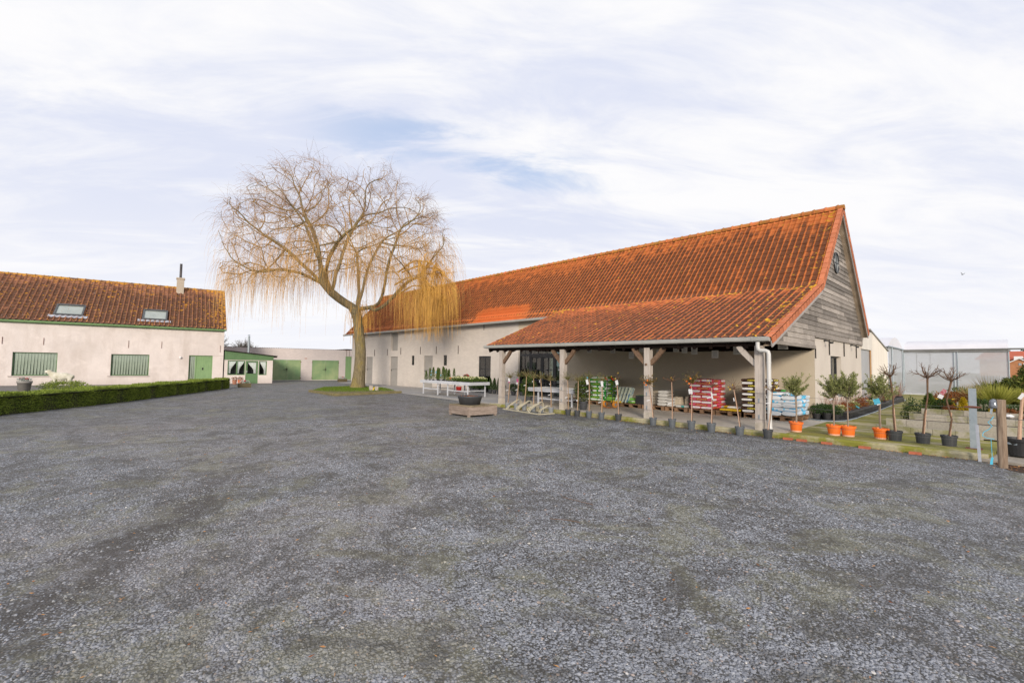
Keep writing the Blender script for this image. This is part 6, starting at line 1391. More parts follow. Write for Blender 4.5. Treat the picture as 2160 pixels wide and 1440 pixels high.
# ---- sacks: pillow shapes, one object each
def sack_mesh(name, L, Wd, H, mats, seed, style):
    """lies along local x, centre at origin, bottom at z = 0"""
    rg = np.random.default_rng(seed); nu, nv = 17, 14; V = []; ph = rg.uniform(0, 6, 4)
    for i in range(nu):
        u = -1+2*i/(nu-1); e = (1-abs(u)**7)**.5 if abs(u) < 1 else 0.0; e = max(e, .84); wv = .93+.07*e
        for j in range(nv):
            a = 2*math.pi*j/nv; c, s_ = math.cos(a), math.sin(a); yy = math.copysign(abs(c)**.55, c); z_ = math.copysign(abs(s_)**.7, s_)
            wr = 1+.035*math.sin(u*7+ph[0]+a*2)+.02*math.sin(u*17+ph[1]); V.append((u*L/2*(1+.012*math.sin(a*3+ph[2])), yy*Wd/2*wv*wr, H/2+z_*H/2*e*wr))
    F, Mi = [], []
    for i in range(nu-1):
        for j in range(nv):
            F.append((i*nv+j, (i+1)*nv+j, (i+1)*nv+(j+1) % nv, i*nv+(j+1) % nv)); u = -1+2*(i+.5)/(nu-1); a = 2*math.pi*(j+.5)/nv; side = abs(math.sin(a)) < .80; m = 0
            if style in ('red', 'brown', 'green'):
                if side and -.62 < u < .55 and style != 'green': m = 2 if abs(math.sin(a)) < .33 else 0
                elif style == 'green' and side and abs(math.sin(a)) < .33: m = 1 if -.8 < u < -.35 else (2 if -.2 < u < .7 else 0)
                if style == 'green' and m == 1 and abs(u) > .86: m = 1 if rg.random() < .7 else 0
            elif style == 'blue':
                if math.sin(a) > .35 and (u < -.45 or u > .6): m = 1
                elif abs(math.sin(a)) <= .5 and u > .55: m = 1
                elif rg.random() < .05: m = 1
            Mi.append(m)
    b = MB(); b.add(V, F, Mi); 
    for q, sg in ((V[:nv], -1), (V[-nv:], 1)):
        cx_ = [sum(p[i] for p in q)/nv for i in range(3)]; I = [(p[0]+sg*.004, cx_[1]+(p[1]-cx_[1])*.90, cx_[2]+(p[2]-cx_[2])*.74) for p in q]
        b.add(list(q)+I, [(j, (j+1) % nv, (j+1) % nv+nv, j+nv) for j in range(nv)], 0); b.add(I, [tuple(range(nv))], 1 if style in ('red', 'brown', 'green') else 0)
    return b.mesh(name, mats, smooth=True)
M_sr = pmat('red_sack', (0.66, 0.05, 0.11), (0.72, 0.14, 0.24), 5, rough=.35, spec=.5); M_sg = pmat('green_sack', (0.04, 0.40, 0.06), (0.03, 0.30, 0.05), 4, rough=.35, spec=.5); M_sbr = pmat('brown_sack', (0.05, 0.024, 0.016), (0.08, 0.04, 0.025), 5, rough=.35, spec=.5)
M_swh = pmat('white_band', (0.82, 0.82, 0.82), (0.70, 0.70, 0.71), 8, rough=.4); M_sor = pmat('orange_lettering', (0.62, 0.20, 0.05), (0.50, 0.05, 0.05), 34, rough=.4, st=(1, 1, 1), lo=.45, hi=.55); M_sye = pmat('yellow_lettering', (0.62, 0.55, 0.08), (0.07, 0.035, 0.02), 34, rough=.4, lo=.47, hi=.55); M_syg = pmat('lime_lettering', (0.40, 0.45, 0.05), (0.04, 0.26, 0.05), 34, rough=.4, lo=.47, hi=.55)
M_sblw = pmat('milky_sack', (0.78, 0.80, 0.82), (0.62, 0.68, 0.74), 3, rough=.3, spec=.5); M_sbl = pmat('blue_sack_print', (0.04, 0.45, 0.80), (0.14, 0.58, 0.85), 5, rough=.3, spec=.5); M_sckw = pmat('white_sack', (0.60, 0.59, 0.56), (0.50, 0.49, 0.46), 5, rough=.7, bump=.3, bscale=12)
M_beige = pmat('beige_bag', (0.58, 0.50, 0.38), (0.48, 0.41, 0.31), 5, rough=.6, bump=.3, bscale=12)
ST = dict(red=[M_sr, M_swh, M_sor], green=[M_sg, M_swh, M_syg], brown=[M_sbr, M_swh, M_sye], blue=[M_sblw, M_sbl, M_sbl])
def stack(style, x0, y0, z0, w, d, layers, lh, text=None, tcol=None, seed=0, extra=''):
    """layer A: two sacks end-on at the front; layer B: one sack along the front, two end-on behind"""
    half = w/2; long_ = min(d*.62, .62) if style != 'blue' else d*.6
    ml = [sack_mesh('%s_sack' % style, w*1.0, long_*.62, lh*1.16, ST[style], seed+k, style) for k in range(2)]
    ms = [sack_mesh('%s_sack' % style, long_*1.0, half*1.0, lh*1.16, ST[style], seed+5+k, style) for k in range(3)]
    rs = random.Random(seed); col = {'red': 'red', 'green': 'green', 'brown': 'dark brown', 'blue': 'milky white and blue'}[style]
    grp = '%s sacks stacked on a pallet' % col
    def put(me, x, y, z, rz, words):
        o = bpy.data.objects.new('sack', me); SC.collection.objects.link(o); o.location = (x+rs.uniform(-.02, .02), y+rs.uniform(-.025, .02), z); o.scale = (rs.uniform(.96, 1.04), rs.uniform(.95, 1.03), rs.uniform(.96, 1.08)); o.rotation_euler = (rs.uniform(-.02, .02), rs.uniform(-.025, .025), rz+rs.uniform(-.05, .05)); tag(o, words, 'sack', grp); return o
    for k in range(layers):
        z = z0+k*lh; A_ = (k % 2 == 0); nm = '%s%s sack in the %s layer' % (extra, col, ORD[k] if k < layers-1 else 'top')
        if A_:
            put(ms[rs.randrange(3)], x0+half/2, y0+long_/2, z, math.pi/2, nm+', end to the front, left'); put(ms[rs.randrange(3)], x0+half*1.5, y0+long_/2, z, math.pi/2, nm+', end to the front, right')
            put(ml[rs.randrange(2)], x0+half, y0+long_+long_*.31, z, 0, nm+', lying across at the back')
        else:
            o = put(ml[k % 2], x0+half, y0+long_*.31, z, math.pi, nm+', lying across the front')
            put(ms[rs.randrange(3)], x0+half/2, y0+long_*.62+long_/2, z, -math.pi/2, nm+', end-on at the back, left'); put(ms[rs.randrange(3)], x0+half*1.5, y0+long_*.62+long_/2, z, -math.pi/2, nm+', end-on at the back, right')
            if text:
                cu = bpy.data.curves.new('t', 'FONT'); cu.body = text; cu.size = lh*.62; cu.extrude = .001; cu.align_x = 'CENTER'; cu.align_y = 'CENTER'; cu.space_character = 1.1
                tmp = bpy.data.objects.new('t', cu); SC.collection.objects.link(tmp); dg = bpy.context.evaluated_depsgraph_get(); me = bpy.data.meshes.new_from_object(tmp.evaluated_get(dg)); bpy.data.objects.remove(tmp); me.materials.clear(); me.materials.append(tcol)
                tx = bpy.data.objects.new('lettering', me); SC.collection.objects.link(tx); tx.parent = o; tx.location = (-.03, long_*.31+.012, lh*.52); tx.rotation_euler = (math.pi/2, 0, math.pi)
M_txr = pmat('pale_lettering', (0.72, 0.42, 0.22), (0.68, 0.38, 0.2), 3); M_txy = pmat('bright_yellow_lettering', (0.72, 0.62, 0.05), (0.66, 0.56, 0.05), 3)
stack('red', -7.30, 15.14, .268, .76, 1.0, 11, .088, 'VERMEULEN', M_txr, 1)
stack('green', -11.46, 15.16, .268, .72, 1.0, 11, .086, None, None, 20)
stack('brown', -5.66, 15.16, .268, .76, 1.0, 12, .086, 'VERMEULEN', M_txy, 40)
pallet(-4.86, 15.02, 'pale wooden pallet under the blue and white sacks', .74, 1.20)
stack('blue', -4.90, 15.02, .268, .80, 1.25, 5, .112, None, None, 60)
for k, (x, y, z, rz) in enumerate(((-4.52, 15.25, .835, .25),)):
    o = link(sack_mesh('loose_sack', .62, .40, .11, ST['blue'], 77, 'blue'), None, 'sack'); o.location = (x, y, z); o.rotation_euler[2] = rz; tag(o, 'milky white and blue sack lying askew on top of the blue and white stack', 'sack')
o = link(sack_mesh('printed_sack', .5, .34, .07, [M_sbr, M_sg, M_sg], 78, 'blue'), None, 'sack'); o.location = (-4.72, 15.35, .945); o.rotation_euler[2] = .2; tag(o, 'small dark sack with green print, topmost on the blue and white stack', 'sack')
# second small green stack behind the holly
stack('green', -12.20, 15.3, .268, .70, .95, 10, .086, None, None, 85, 'left-hand stack, ')
# white sacks
def simple_sack(x, y, z, L, Wd, H, m_, rz, label, seed, grp=None):
    o = link(sack_mesh('sack', L, Wd, H, [m_, m_, m_], seed, 'plain'), None, 'sack'); o.location = (x, y, z); o.rotation_euler[2] = rz; tag(o, label, 'sack', grp); return o
for k in range(5): simple_sack(-8.34, 15.45, .265+k*.108, .55, .36, .115, M_sckw, 1.5+.05*k, 'white woven sack in the tall white stack, %s from the floor' % ('first', 'second', 'third', 'fourth', 'fifth')[k], 200+k, 'white sacks in the tall stack')
for k in range(3): simple_sack(-8.03, 15.42, .265+k*.10, .5, .30, .105, M_sckw, 1.6-.04*k, 'white woven sack in the low white stack beside the tall one, %s from the floor' % ('first', 'second', 'third')[k], 210+k, 'white sacks in the low stack')
for k in range(5): simple_sack(-8.72+.0*k, 15.75, .265+k*.10, .5, .34, .105, M_beige, 1.4, 'brown paper sack in the stack half behind the middle post, %s from the floor' % ('first', 'second', 'third', 'fourth', 'fifth')[k], 220+k, 'brown sacks behind the middle post')
b = MB(); rg = np.random.default_rng(5)
def bag_up(x, y, w, d, h, m_, label, seed, nm='upright_bag', cat='bag'):
    b = MB(); rg = np.random.default_rng(seed); V = []; n = 16; zs = [0, .05, .4, .75, .92, 1.0]; sc_ = [.92, 1.0, 1.0, .93, .85, .7]
    for z, s_ in zip(zs, sc_):
        for j in range(n):
            a = 2*math.pi*j/n; c, q = math.cos(a), math.sin(a); V.append((x+math.copysign(abs(c)**.5, c)*w/2*s_*(1+rg.normal(0, .02)), y+math.copysign(abs(q)**.5, q)*d/2*s_*(1+rg.normal(0, .02)), .265+h*z+(rg.normal(0, .02) if z > .9 else 0)))
    b.add(V, [(i*n+j, i*n+(j+1) % n, (i+1)*n+(j+1) % n, (i+1)*n+j) for i in range(len(zs)-1) for j in range(n)]); b.add(V[-n:], [tuple(range(n))]); tag(b.build(nm, m_, smooth=True), label, cat)
bag_up(-7.86, 15.42, .34, .30, .34, M_beige, 'squat beige bag standing open right of the low white stack', 1); bag_up(-7.60, 15.62, .16, .3, .36, M_beige, 'narrow beige bag standing behind the squat beige one', 2); bag_up(-7.46, 15.75, .22, .3, .42, pmat('clear_plastic', (0.42, 0.42, 0.40), (0.30, 0.29, 0.26), 9, rough=.25, spec=.6), 'crumpled greyish plastic bag left of the red sack stack', 3)
simple_sack(-7.60, 15.20, .265, .36, .28, .09, M_sckw, .1, 'flat white bag with teal print before the beige bags', 230); b = MB(); b.box(-7.57, -7.47, 15.055, 15.062, .29, .34); o = b.build('teal_mark', M_teal); o.parent = bpy.data.objects[[q.name for q in SC.objects if q.get('label') == 'flat white bag with teal print before the beige bags'][0]]; o.matrix_parent_inverse = Matrix.Translation(Vector((-7.60, 15.20, .265))).inverted() @ Matrix.Identity(4); o.rotation_euler = (0, 0, 0)
o.matrix_parent_inverse = (Matrix.Translation(Vector((-7.60, 15.20, .265))) @ Matrix.Rotation(.1, 4, 'Z')).inverted()
for k, (x, y, z, rz, m_, lab) in enumerate(((-6.02, 15.35, .265, .02, M_yel, 'flat yellow and white bag with blue lettering, lowest of the yellow bags'), (-5.86, 15.55, .34, .1, M_white, 'flat white bag lying on the yellow one'), (-6.05, 15.75, .33, -.2, M_yel, 'flat bright yellow bag at the back of the pallet between red and brown stacks'))):
    o = link(sack_mesh('sack', .62, .40, .075, [m_, m_, m_], 240+k, 'plain'), None, 'sack'); o.location = (x, y, z); o.rotation_euler[2] = rz; tag(o, lab, 'sack', 'flat bags between the red and brown stacks')
# loose bags, leaning boards and a crate on the pallet left of the middle post
M_lg = pmat('bright_green_bag', (0.12, 0.46, 0.06), (0.30, 0.50, 0.10), 9, rough=.35, spec=.5)
for k, (x, y, z, rz, lab) in enumerate(((-10.72, 15.4, .265, .1, 'bright green bag lying flat at the bottom right of the green stack'), (-10.72, 15.45, .35, .5, 'bright green bag lying crosswise on another, right of the green stack'), (-10.25, 15.5, .265, .2, 'bright green bag below the leaning boards'), (-9.55, 15.42, .265, 1.1, 'green and white bag slumped left of the black crate'), (-9.62, 15.5, .36, .2, 'green and brown printed bag on top beside the black crate'), (-9.42, 15.8, .46, .1, 'dark green bag at the back above the black crate'))):
    o = link(sack_mesh('sack', .50, .36, .10, [M_lg if k < 5 else M_sg, M_white if k == 3 else M_lg, M_lg], 250+k, 'blue' if k in (3, 4) else 'plain'), None, 'sack'); o.location = (x, y, z); o.rotation_euler[2] = rz; tag(o, lab, 'sack', 'loose green bags on the pallets')
for k in range(4):
    x = -10.16+.15*k; b = MB(); b.beam((x-.07, 15.28, .29), (x+.06, 15.40, .84), .30, .012, up=(1, 0, 0)); b.beam((x-.075, 15.13, .29), (x+.055, 15.25, .84), .012, .05, up=(1, 0, 0)); tag(b.build('board', [M_blue, M_white][0] if False else pmat('blue_board', (0.10, 0.22, 0.38), (0.55, 0.62, 0.55), 6, lo=.4, hi=.5)), 'blue and white board leaning in a row, %s from the left' % ('first', 'second', 'third', 'fourth')[k], 'board', 'leaning blue and white boards')
    b = MB(); b.beam((x-.09, 15.12, .28), (x+.05, 15.24, .86), .02, .045, up=(1, 0, 0)); o = tag(b.build('handle_strip', pmat('pale_strip', (0.55, 0.60, 0.48), (0.5, 0.55, 0.44))), 'pale edge strip in front of the leaning boards, %s from the left' % ('first', 'second', 'third', 'fourth')[k], 'strip', 'leaning blue and white boards')
b = MB(); b.box(-10.45, -9.95, 15.13, 15.2, .265, .33); tag(b.build('yellow_box', M_yel), 'low yellow box at the foot of the leaning boards', 'box')
b = MB(); 
for z in (.27, .38, .49): b.box(-9.38, -9.02, 15.15, 15.45, z, z+.075)
b.box(-9.37, -9.03, 15.16, 15.44, .27, .56); tag(b.build('black_crate', M_black), 'black plastic crate half behind the middle post', 'crate')
# hand truck
ht = thing('hand_truck', 'black hand truck with red grips and orange wheels before the green sack stack', 'hand truck', (-10.05, 14.35, .12))
b = MB()
for sx_ in (-.14, .14): b.tube([(sx_, .12, .02), (sx_, .10, .3), (sx_, .22, .95), (sx_*1.0, .16, 1.02)], .014, 6)
for z in (.25, .5, .75): b.tube([(-.14, .12+.12*(z-.3)/.65, z), (.14, .12+.12*(z-.3)/.65, z)], .010, 6)
b.build('frame', M_black, ht)
for sx_ in (-.14, .14): b = MB(); b.tube([(sx_, .17, 1.0), (sx_-.03, .06, 1.10)], .022, 8); b.build('grip', M_red, ht)
b = MB(); b.box(-.20, .20, -.18, .1, .015, .03); b.build('toe_plate', pmat('orange_metal', (0.50, 0.20, 0.05), (0.4, 0.16, 0.05), 5), ht)
for sx_ in (-.22, .22):
    b = MB(); b.tube([(sx_-.03, .14, .12), (sx_+.03, .14, .12)], .12, 18); w = b.build('wheel', pmat('orange_tyre', (0.66, 0.27, 0.04), (0.55, 0.22, 0.04), 5), ht); b = MB(); b.tube([(sx_-.034, .14, .12), (sx_+.034, .14, .12)], .055, 14); b.build('hub', M_galv, w)

# wires strung along the front of the canopy
fe = thing('wire_fence', 'thin wires strung from post to post along the canopy edge to the grey steel post', 'fence', (0, 0, 0))
xs = [-13.72, -10.56, -7.28, -4.20, -.50]; ys = [12.33, 12.33, 12.33, 12.33, 12.78]
for z in (.38, .78, 1.02):
    b = MB()
    for a in range(4):
        n = 9; t = np.linspace(0, 1, n); zz_ = z+(.08 if a == 3 and z > 1 else 0)*t*0 - (.035*np.sin(math.pi*t)); P = np.stack([xs[a]+(xs[a+1]-xs[a])*t, ys[a]+(ys[a+1]-ys[a])*t, zz_+(t*(-.10) if a == 3 else 0)], axis=1); b.tube(P, .0028, 4)
    b.build('wire', M_wire, fe)
for i in (1, 2, 3):
    for z in (.45, .85):
        b = MB(); b.box(xs[i]-.012, xs[i]+.012, 12.345, 12.36, z-.06, z+.04); b.build('wire_hook', M_galv, fe)
# steel post, small stake, wooden post, right corner
sp_ = thing('steel_post', 'light blue-grey square steel post bolted to the mossy slab by the garden blocks', 'post', (-.47, 12.92, .12))
b = MB(); b.box(-.055, .055, -.055, .055, .012, 1.17); b.build('column', M_galv, sp_); b = MB(); b.box(-.12, .12, -.11, .11, 0, .012); b.build('base_plate', M_rust, sp_); b = MB(); b.box(-.075, .075, -.068, -.056, .79, .83); b.tube([(-.12, -.07, .81), (.12, -.07, .81)], .014, 6); b.build('turnbuckle', M_rust, sp_)
b = MB(); b.box(-.022, .022, -.012, .012, -.1, .66); o = tag(b.build('metal_stake', pmat('zinc_angle', (0.46, 0.49, 0.55), (0.38, 0.41, 0.47), 12, metal=.3, rough=.5), None, loc=(-.37, 12.02, 0)), 'short thin zinc stake leaning at the end of the mossy kerb', 'stake'); o.rotation_euler = (0, R_(-2.0), 0)
wpst = thing('wooden_post', 'weathered round wooden gate post at the right edge of the yard', 'post', (-.08, 11.55, 0))
b = MB(); rg = np.random.default_rng(4); V = []; n = 14
for i, z in enumerate(np.linspace(-.05, 1.15, 9)):
    for j in range(n): a = 2*math.pi*j/n; r = .062*(1+.05*math.sin(j*2.3)+.03*rg.normal()); V.append((r*math.cos(a), r*math.sin(a), z))
b.add(V, [(i*n+j, i*n+(j+1) % n, (i+1)*n+(j+1) % n, (i+1)*n+j) for i in range(8) for j in range(n)]); b.add(V[-n:], [tuple(range(n))]); b.build('shaft', M_oak_d if False else mat_wood('grey_post_wood', (0.36, 0.28, 0.21), (0.17, 0.12, 0.085), (6, 6, .8), .1, 3), wpst)
b = MB(); b.beam((-.10, -.04, 1.06), (-.12, -.05, .90), .018, .03, up=(1, 0, 0)); b.build('reflector_arm', M_galv, wpst)
b = MB(); b.lathe([(0, 0), (.055, .0), (.06, .03), (.05, .12), (.03, .15), (0, .16)], 14, (-.085, -.02, 1.0)); b.build('lamp_glass', pmat('chrome_glass', (0.25, 0.27, 0.30), (0.08, 0.09, 0.11), 10, rough=.1, spec=.8, metal=.4), wpst, smooth=True)
b = MB(); P = [(-.09, -.06, .86), (-.12, -.08, .80), (-.16, -.08, .76), (-.11, -.08, .70), (-.15, -.07, .64), (-.22, -.07, .58), (-.23, -.08, .52), (-.18, -.08, .49), (-.09, -.06, .48)]; b.tube(P, .006, 5); b.tube([(-.13, -.08, .47), (-.12, -.08, .05)], .004, 4); b.beam((-.14, -.09, .0+.05), (-.12, -.09, .17), .012, .03); tag(b.build('blue_twine', M_cyan, wpst))
b = MB(); P = [(.06, 0, .83), (2.0, -.7, .86), (4.0, -1.6, .83)]; b.tube([(x, y, z) for x, y, z in P], .004, 4); o = b.build('barbed_wire', M_wire, wpst)
bk = thing('potted_tree', 'big black pot with a bare pale stem at the right edge beside the wooden post', 'potted tree', (.15, 12.75, .10))
b = MB(); b.lathe([(0, 0), (.19, 0), (.225, .25), (.24, .26), (.245, .31), (.22, .31), (.21, .27), (0, .26)], 24); b.build('pot', M_black, bk); b = MB(); b.disc(.212, .272, 18); b.build('soil', M_soil, bk); b = MB(); b.tube([(-.02, 0, .25), (.0, 0, .6), (.05, 0, 1.15)], [.03, .027, .022], 8); b.build('stem', M_cane, bk); b = MB(); b.beam((.0, -.06, 1.03), (.06, -.07, 1.13), .004, .05, up=(0, 0, 1)); b.build('name_tag', M_white, bk); b = MB(); b.beam((-.17, -.155, .22), (-.05, -.215, .215), .004, .035, up=(0, 0, 1)); b.build('pot_sticker', M_galv, bk)
b = MB(); b.prism([(-.35, 12.05, .05), (.25, 11.9, .06), (.55, 12.6, .08), (-.1, 13.1, .08)], (0, 0, -.045)); tag(b.build('plank_board', pmat('grey_board', (0.38, 0.345, 0.29), (0.28, 0.25, 0.21), 5)), 'pale flat board under the big black pot by the wooden post', 'board')
for i, (x, y, a) in enumerate(((-.45, 11.3, .3),)): pass

# ---- garden: block walls in steps
N = NT('concrete_block'); ms = N.noise(1.7, 6, .65, (1, 1, 1), .4); fn = N.noise(30, 5, .7)
k_ = N.mix(N.ramp(fn, .3, .7), (0.43, 0.40, 0.34), (0.30, 0.28, 0.235)); k_ = N.mix(N.math('MULTIPLY', N.ramp(ms, .47, .60), .8), k_, (0.20, 0.20, 0.075)); f_ = N.ramp(N.attr(), 0, 1, .82, 1.14); g_ = N.n('ShaderNodeVectorMath', operation='SCALE'); N.put(k_, g_.inputs[0]); N.put(f_, g_.inputs[3])
N.col(g_.outputs[0]); N.rough(.95); N.bump(fn, .6, .008); M_block = N.m
wl = [(-2.28, -.38, 14.72, .11, .262, 'lowest and nearest, ending before the steel post'), (-2.11, 6, 14.98, .11, .415, 'second step up from the path'), (-1.72, 6, 15.50, .28, .545, 'third step up from the path'), (-1.53, 6, 15.98, .44, .655, 'top step below the garden plants')]
for k, (xa, xb, y, za, zb, lab) in enumerate(wl):
    t = thing('block_wall', 'mossy grey concrete block wall, '+lab, 'garden wall', (0, 0, 0)); b = MB(); x = xa; rs = random.Random(k)
    while x < xb-.05: e = min(x+(.39 if x > xa+.01 or k % 2 else .28), xb); b.box(x, e-.005, y+rs.uniform(-.004, .004), y+.14, za, zb+rs.uniform(-.003, .003), 0, rs.random()); x = e
    b.build('blocks', M_block, t)
g = MB()
def mound(pts, z): g.poly([(x, y, z) for x, y in pts])
g.poly([(-2.1, 15.1, .40), (6, 15.1, .40), (6, 15.52, .40), (-1.74, 15.52, .40)]); g.poly([(-1.70, 15.64, .53), (6, 15.64, .53), (6, 16.0, .53), (-1.55, 16.0, .53)]); g.poly([(-1.5, 16.1, .60), (8, 16.1, .60), (9, 27, .60), (-1.3, 27, .60)]); g.add([(-1.52, 16.1, .1), (-1.5, 16.1, .6), (-1.3, 27, .6), (-1.32, 27, .1)], [(0, 1, 2, 3)])
tag(g.build('garden_soil', M_mulch), kind='structure')
t = thing('block_wall', 'grey block row behind the dwarf conifers at the back of the garden', 'garden wall', (0, 0, 0)); b = MB(); rs = random.Random(9); x = -.95
while x < 7: b.box(x, x+.385, 17.6, 17.75, .55, .78, 0, rs.random()); x += .39
b.build('blocks', M_block, t)
def gp(name, label, cat, loc, f, group=None):
    t = thing(name, label, cat, loc, 0, group); f(t, 0.0); return t
def grass_tuft(H, R, n, seed, mat, arch=.8):
    def f(t, h):
        rg = np.random.default_rng(seed); K = 5; th = rg.uniform(0, 2*math.pi, n); sp = rg.random(n)**.7; d = np.stack([np.cos(th)*sp, np.sin(th)*sp, np.full(n, 1.0)], axis=1); d /= np.linalg.norm(d, axis=1)[:, None]; P = np.zeros((n, K, 3)); P[:, 0] = np.stack([np.cos(th), np.sin(th), np.zeros(n)], axis=1)*R*.15; L = H*rg.uniform(.6, 1.15, n)
        for k in range(1, K): d[:, 2] -= arch*.18*sp*k*.5; d /= np.linalg.norm(d, axis=1)[:, None]; P[:, k] = P[:, k-1]+d*(L/4)[:, None]
        b = MB(); w = np.array([.006, .007, .006, .004, .001])*1.0; b.tubes(P, w[None], 3, 0, rg.random(n)); b.build('blades', mat, t)
    return f
gp('dwarf_conifer', 'bright yellow pointed dwarf conifer left of the steel post', 'shrub', (-.76, 16.25, .60), cone_foliage(.34, .13, 1800, 301, M_lf_yel, .05, .014), 'yellow dwarf conifers in the garden')
gp('dwarf_conifer', 'bright yellow rounded dwarf conifer right of the steel post', 'shrub', (-.22, 16.2, .60), cone_foliage(.24, .14, 600, 302, M_lf_yel, .05, .014), 'yellow dwarf conifers in the garden')
gp('dwarf_conifer', 'small dull yellow dwarf conifer farther left among heather', 'shrub', (-.98, 16.6, .60), cone_foliage(.20, .10, 400, 303, M_lf_yel, .05, .014), 'yellow dwarf conifers in the garden')
gp('garden_shrub', 'dark bushy shrub at the left corner of the top block wall', 'shrub', (-1.75, 16.35, .12), bush_foliage(.75, .22, 1300, 304, M_lf_dark, .05, .02))
gp('garden_shrub', 'green upright shrub beside the dark corner shrub', 'shrub', (-1.42, 16.5, .60), cone_foliage(.40, .22, 900, 305, M_lf_mid, .07, .02))
gp('garden_shrub', 'dark low shrub with yellow-green tips, third from the left corner', 'shrub', (-1.15, 16.55, .60), bush_foliage(.28, .24, 900, 306, M_lf_dark, .06, .02, M_yel, 4))
gp('garden_shrub', 'dark low shrub directly behind the steel post', 'shrub', (-.42, 16.9, .60), bush_foliage(.30, .30, 900, 307, M_lf_dark, .06, .02))
gp('garden_shrub', 'low dark green mat behind the wooden post', 'shrub', (.20, 16.6, .60), bush_foliage(.22, .40, 1200, 308, M_lf_dark, .05, .02))
gp('garden_shrub', 'golden green low shrub right of the wooden post', 'shrub', (.62, 16.4, .60), bush_foliage(.25, .35, 1000, 309, M_lf_yel, .05, .016))
gp('heather', 'rust-red heather patch in front of the dwarf conifers', 'heather', (-.98, 16.25, .60), bush_foliage(.14, .16, 500, 310, M_lf_rust, .05, .012), 'heathers in the garden')
gp('heather', 'rust-red heather between the steel post and the wooden post', 'heather', (-.02, 16.2, .60), bush_foliage(.14, .22, 600, 311, M_lf_rust, .05, .012), 'heathers in the garden')
gp('heather', 'brownish heather at the right edge below the black pot', 'heather', (.55, 15.85, .53), bush_foliage(.12, .30, 1800, 312, M_lf_rust, .05, .012), 'heathers in the garden')
gp('fern_clump', 'spreading orange-brown clump behind the dark shrubs', 'fern', (-1.02, 18.3, .60), bush_foliage(.38, .50, 1500, 313, M_lf_rust, .12, .018))
gp('ornamental_grass', 'broad blond grass clump left of the steel post', 'grass clump', (-.62, 18.4, .60), grass_tuft(.6, .5, 900, 314, M_blond, 1.4), 'ornamental grasses in the garden')
gp('ornamental_grass', 'upright lime-green grass clump right behind the steel post', 'grass clump', (-.22, 18.2, .60), grass_tuft(.70, .3, 650, 315, M_lime, .5), 'ornamental grasses in the garden')
gp('ornamental_grass', 'wide arching lime-green grass clump left of the wooden post', 'grass clump', (.12, 18.6, .60), grass_tuft(.55, .5, 1800, 316, M_lime, 1.1), 'ornamental grasses in the garden')
gp('ornamental_grass', 'lime-green grass clump right behind the wooden post', 'grass clump', (.52, 18.3, .60), grass_tuft(.5, .4, 600, 317, M_lime, .8), 'ornamental grasses in the garden')
gp('ornamental_grass', 'pale dry grass clump at the right edge of the garden', 'grass clump', (1.0, 18.0, .60), grass_tuft(.6, .4, 600, 318, M_blond, 1.2), 'ornamental grasses in the garden')
gp('ornamental_grass', 'pale dry grass clump far back below the greenhouse film', 'grass clump', (-.35, 21.5, .60), grass_tuft(.85, .5, 600, 319, M_blond, 1.2), 'ornamental grasses in the garden')
gp('garden_shrub', 'yellow-green spreading shrub before the greenhouse, left of the grasses', 'shrub', (-.95, 20.5, .60), bush_foliage(.50, .45, 900, 320, M_lf_mid, .08, .03))
gp('garden_shrub', 'reddish green shrub before the greenhouse, behind the steel post', 'shrub', (-.45, 20.8, .60), bush_foliage(.60, .35, 1800, 321, M_lf_olive, .07, .03))
gp('garden_shrub', 'thin pinkish-brown twiggy shrub before the right half of the greenhouse', 'shrub', (.02, 21.5, .60), bush_foliage(.80, .45, 500, 322, M_lf_rust, .05, .012))
gp('garden_shrub', 'small round shrub on the ground before the greenhouse, left of the garden', 'shrub', (-1.85, 23.0, .12), bush_foliage(.75, .22, 380, 325, M_lf_olive, .06, .02))
def big_bush(t, h):
    rg = np.random.default_rng(323); b = MB(); b.tube([(.2, 0, -.1), (.25, 0, .5), (.3, .1, 1.0)], .06, 7); b.tube([(.2, 0, .1), (-.3, -.1, .6)], .03, 6); b.tube([(.25, 0, .3), (.9, .1, .9)], .035, 6); b.build('stem', M_twig, t); b = MB()
    for c, r, n in (((-.25, 0, .50), (.36, .4, .24), 1000), ((.15, -.1, .62), (.50, .45, .30), 1500), ((.55, .1, .95), (.55, .5, .36), 1500), ((.95, 0, 1.25), (.5, .5, .36), 1100), ((1.2, 0, .7), (.6, .5, .4), 1200), ((.25, .2, .98), (.24, .3, .26), 500), ((.5, .1, 1.35), (.22, .3, .2), 300)): leaf_blob(b, rg, c, r, n, .11, .04, hollow=.2)
    b.build('foliage', mat_leaf('leaf_rhodo', (0.035, 0.065, 0.015), (0.20, 0.22, 0.045)), t)
gp('rhododendron', 'large spreading evergreen bush at the right edge beyond the garden blocks', 'bush', (.25, 20.2, .60), big_bush)
b = MB(); b.beam((.28, 19.0, 1.0), (.44, 19.0, 1.03), .004, .09, up=(0, 0, 1)); tag(b.build('yellow_tag', M_yel), 'yellow plant tag among the lime grasses under the big bush', 'plant tag')
b = MB(); b.lathe([(0, 0), (.07, .02), (.09, .05), (.05, .08), (0, .09)], 9, (.02, 15.9, .55)); tag(b.build('white_stone', M_white), 'small white stone on the block wall left of the wooden post', 'stone')
b = MB(); b.box(-2.0, -1.75, 16.0, 16.35, .125, .14); tag(b.build('flat_tray', M_poto), 'flat orange tray at the foot of the dark corner shrub', 'tray')
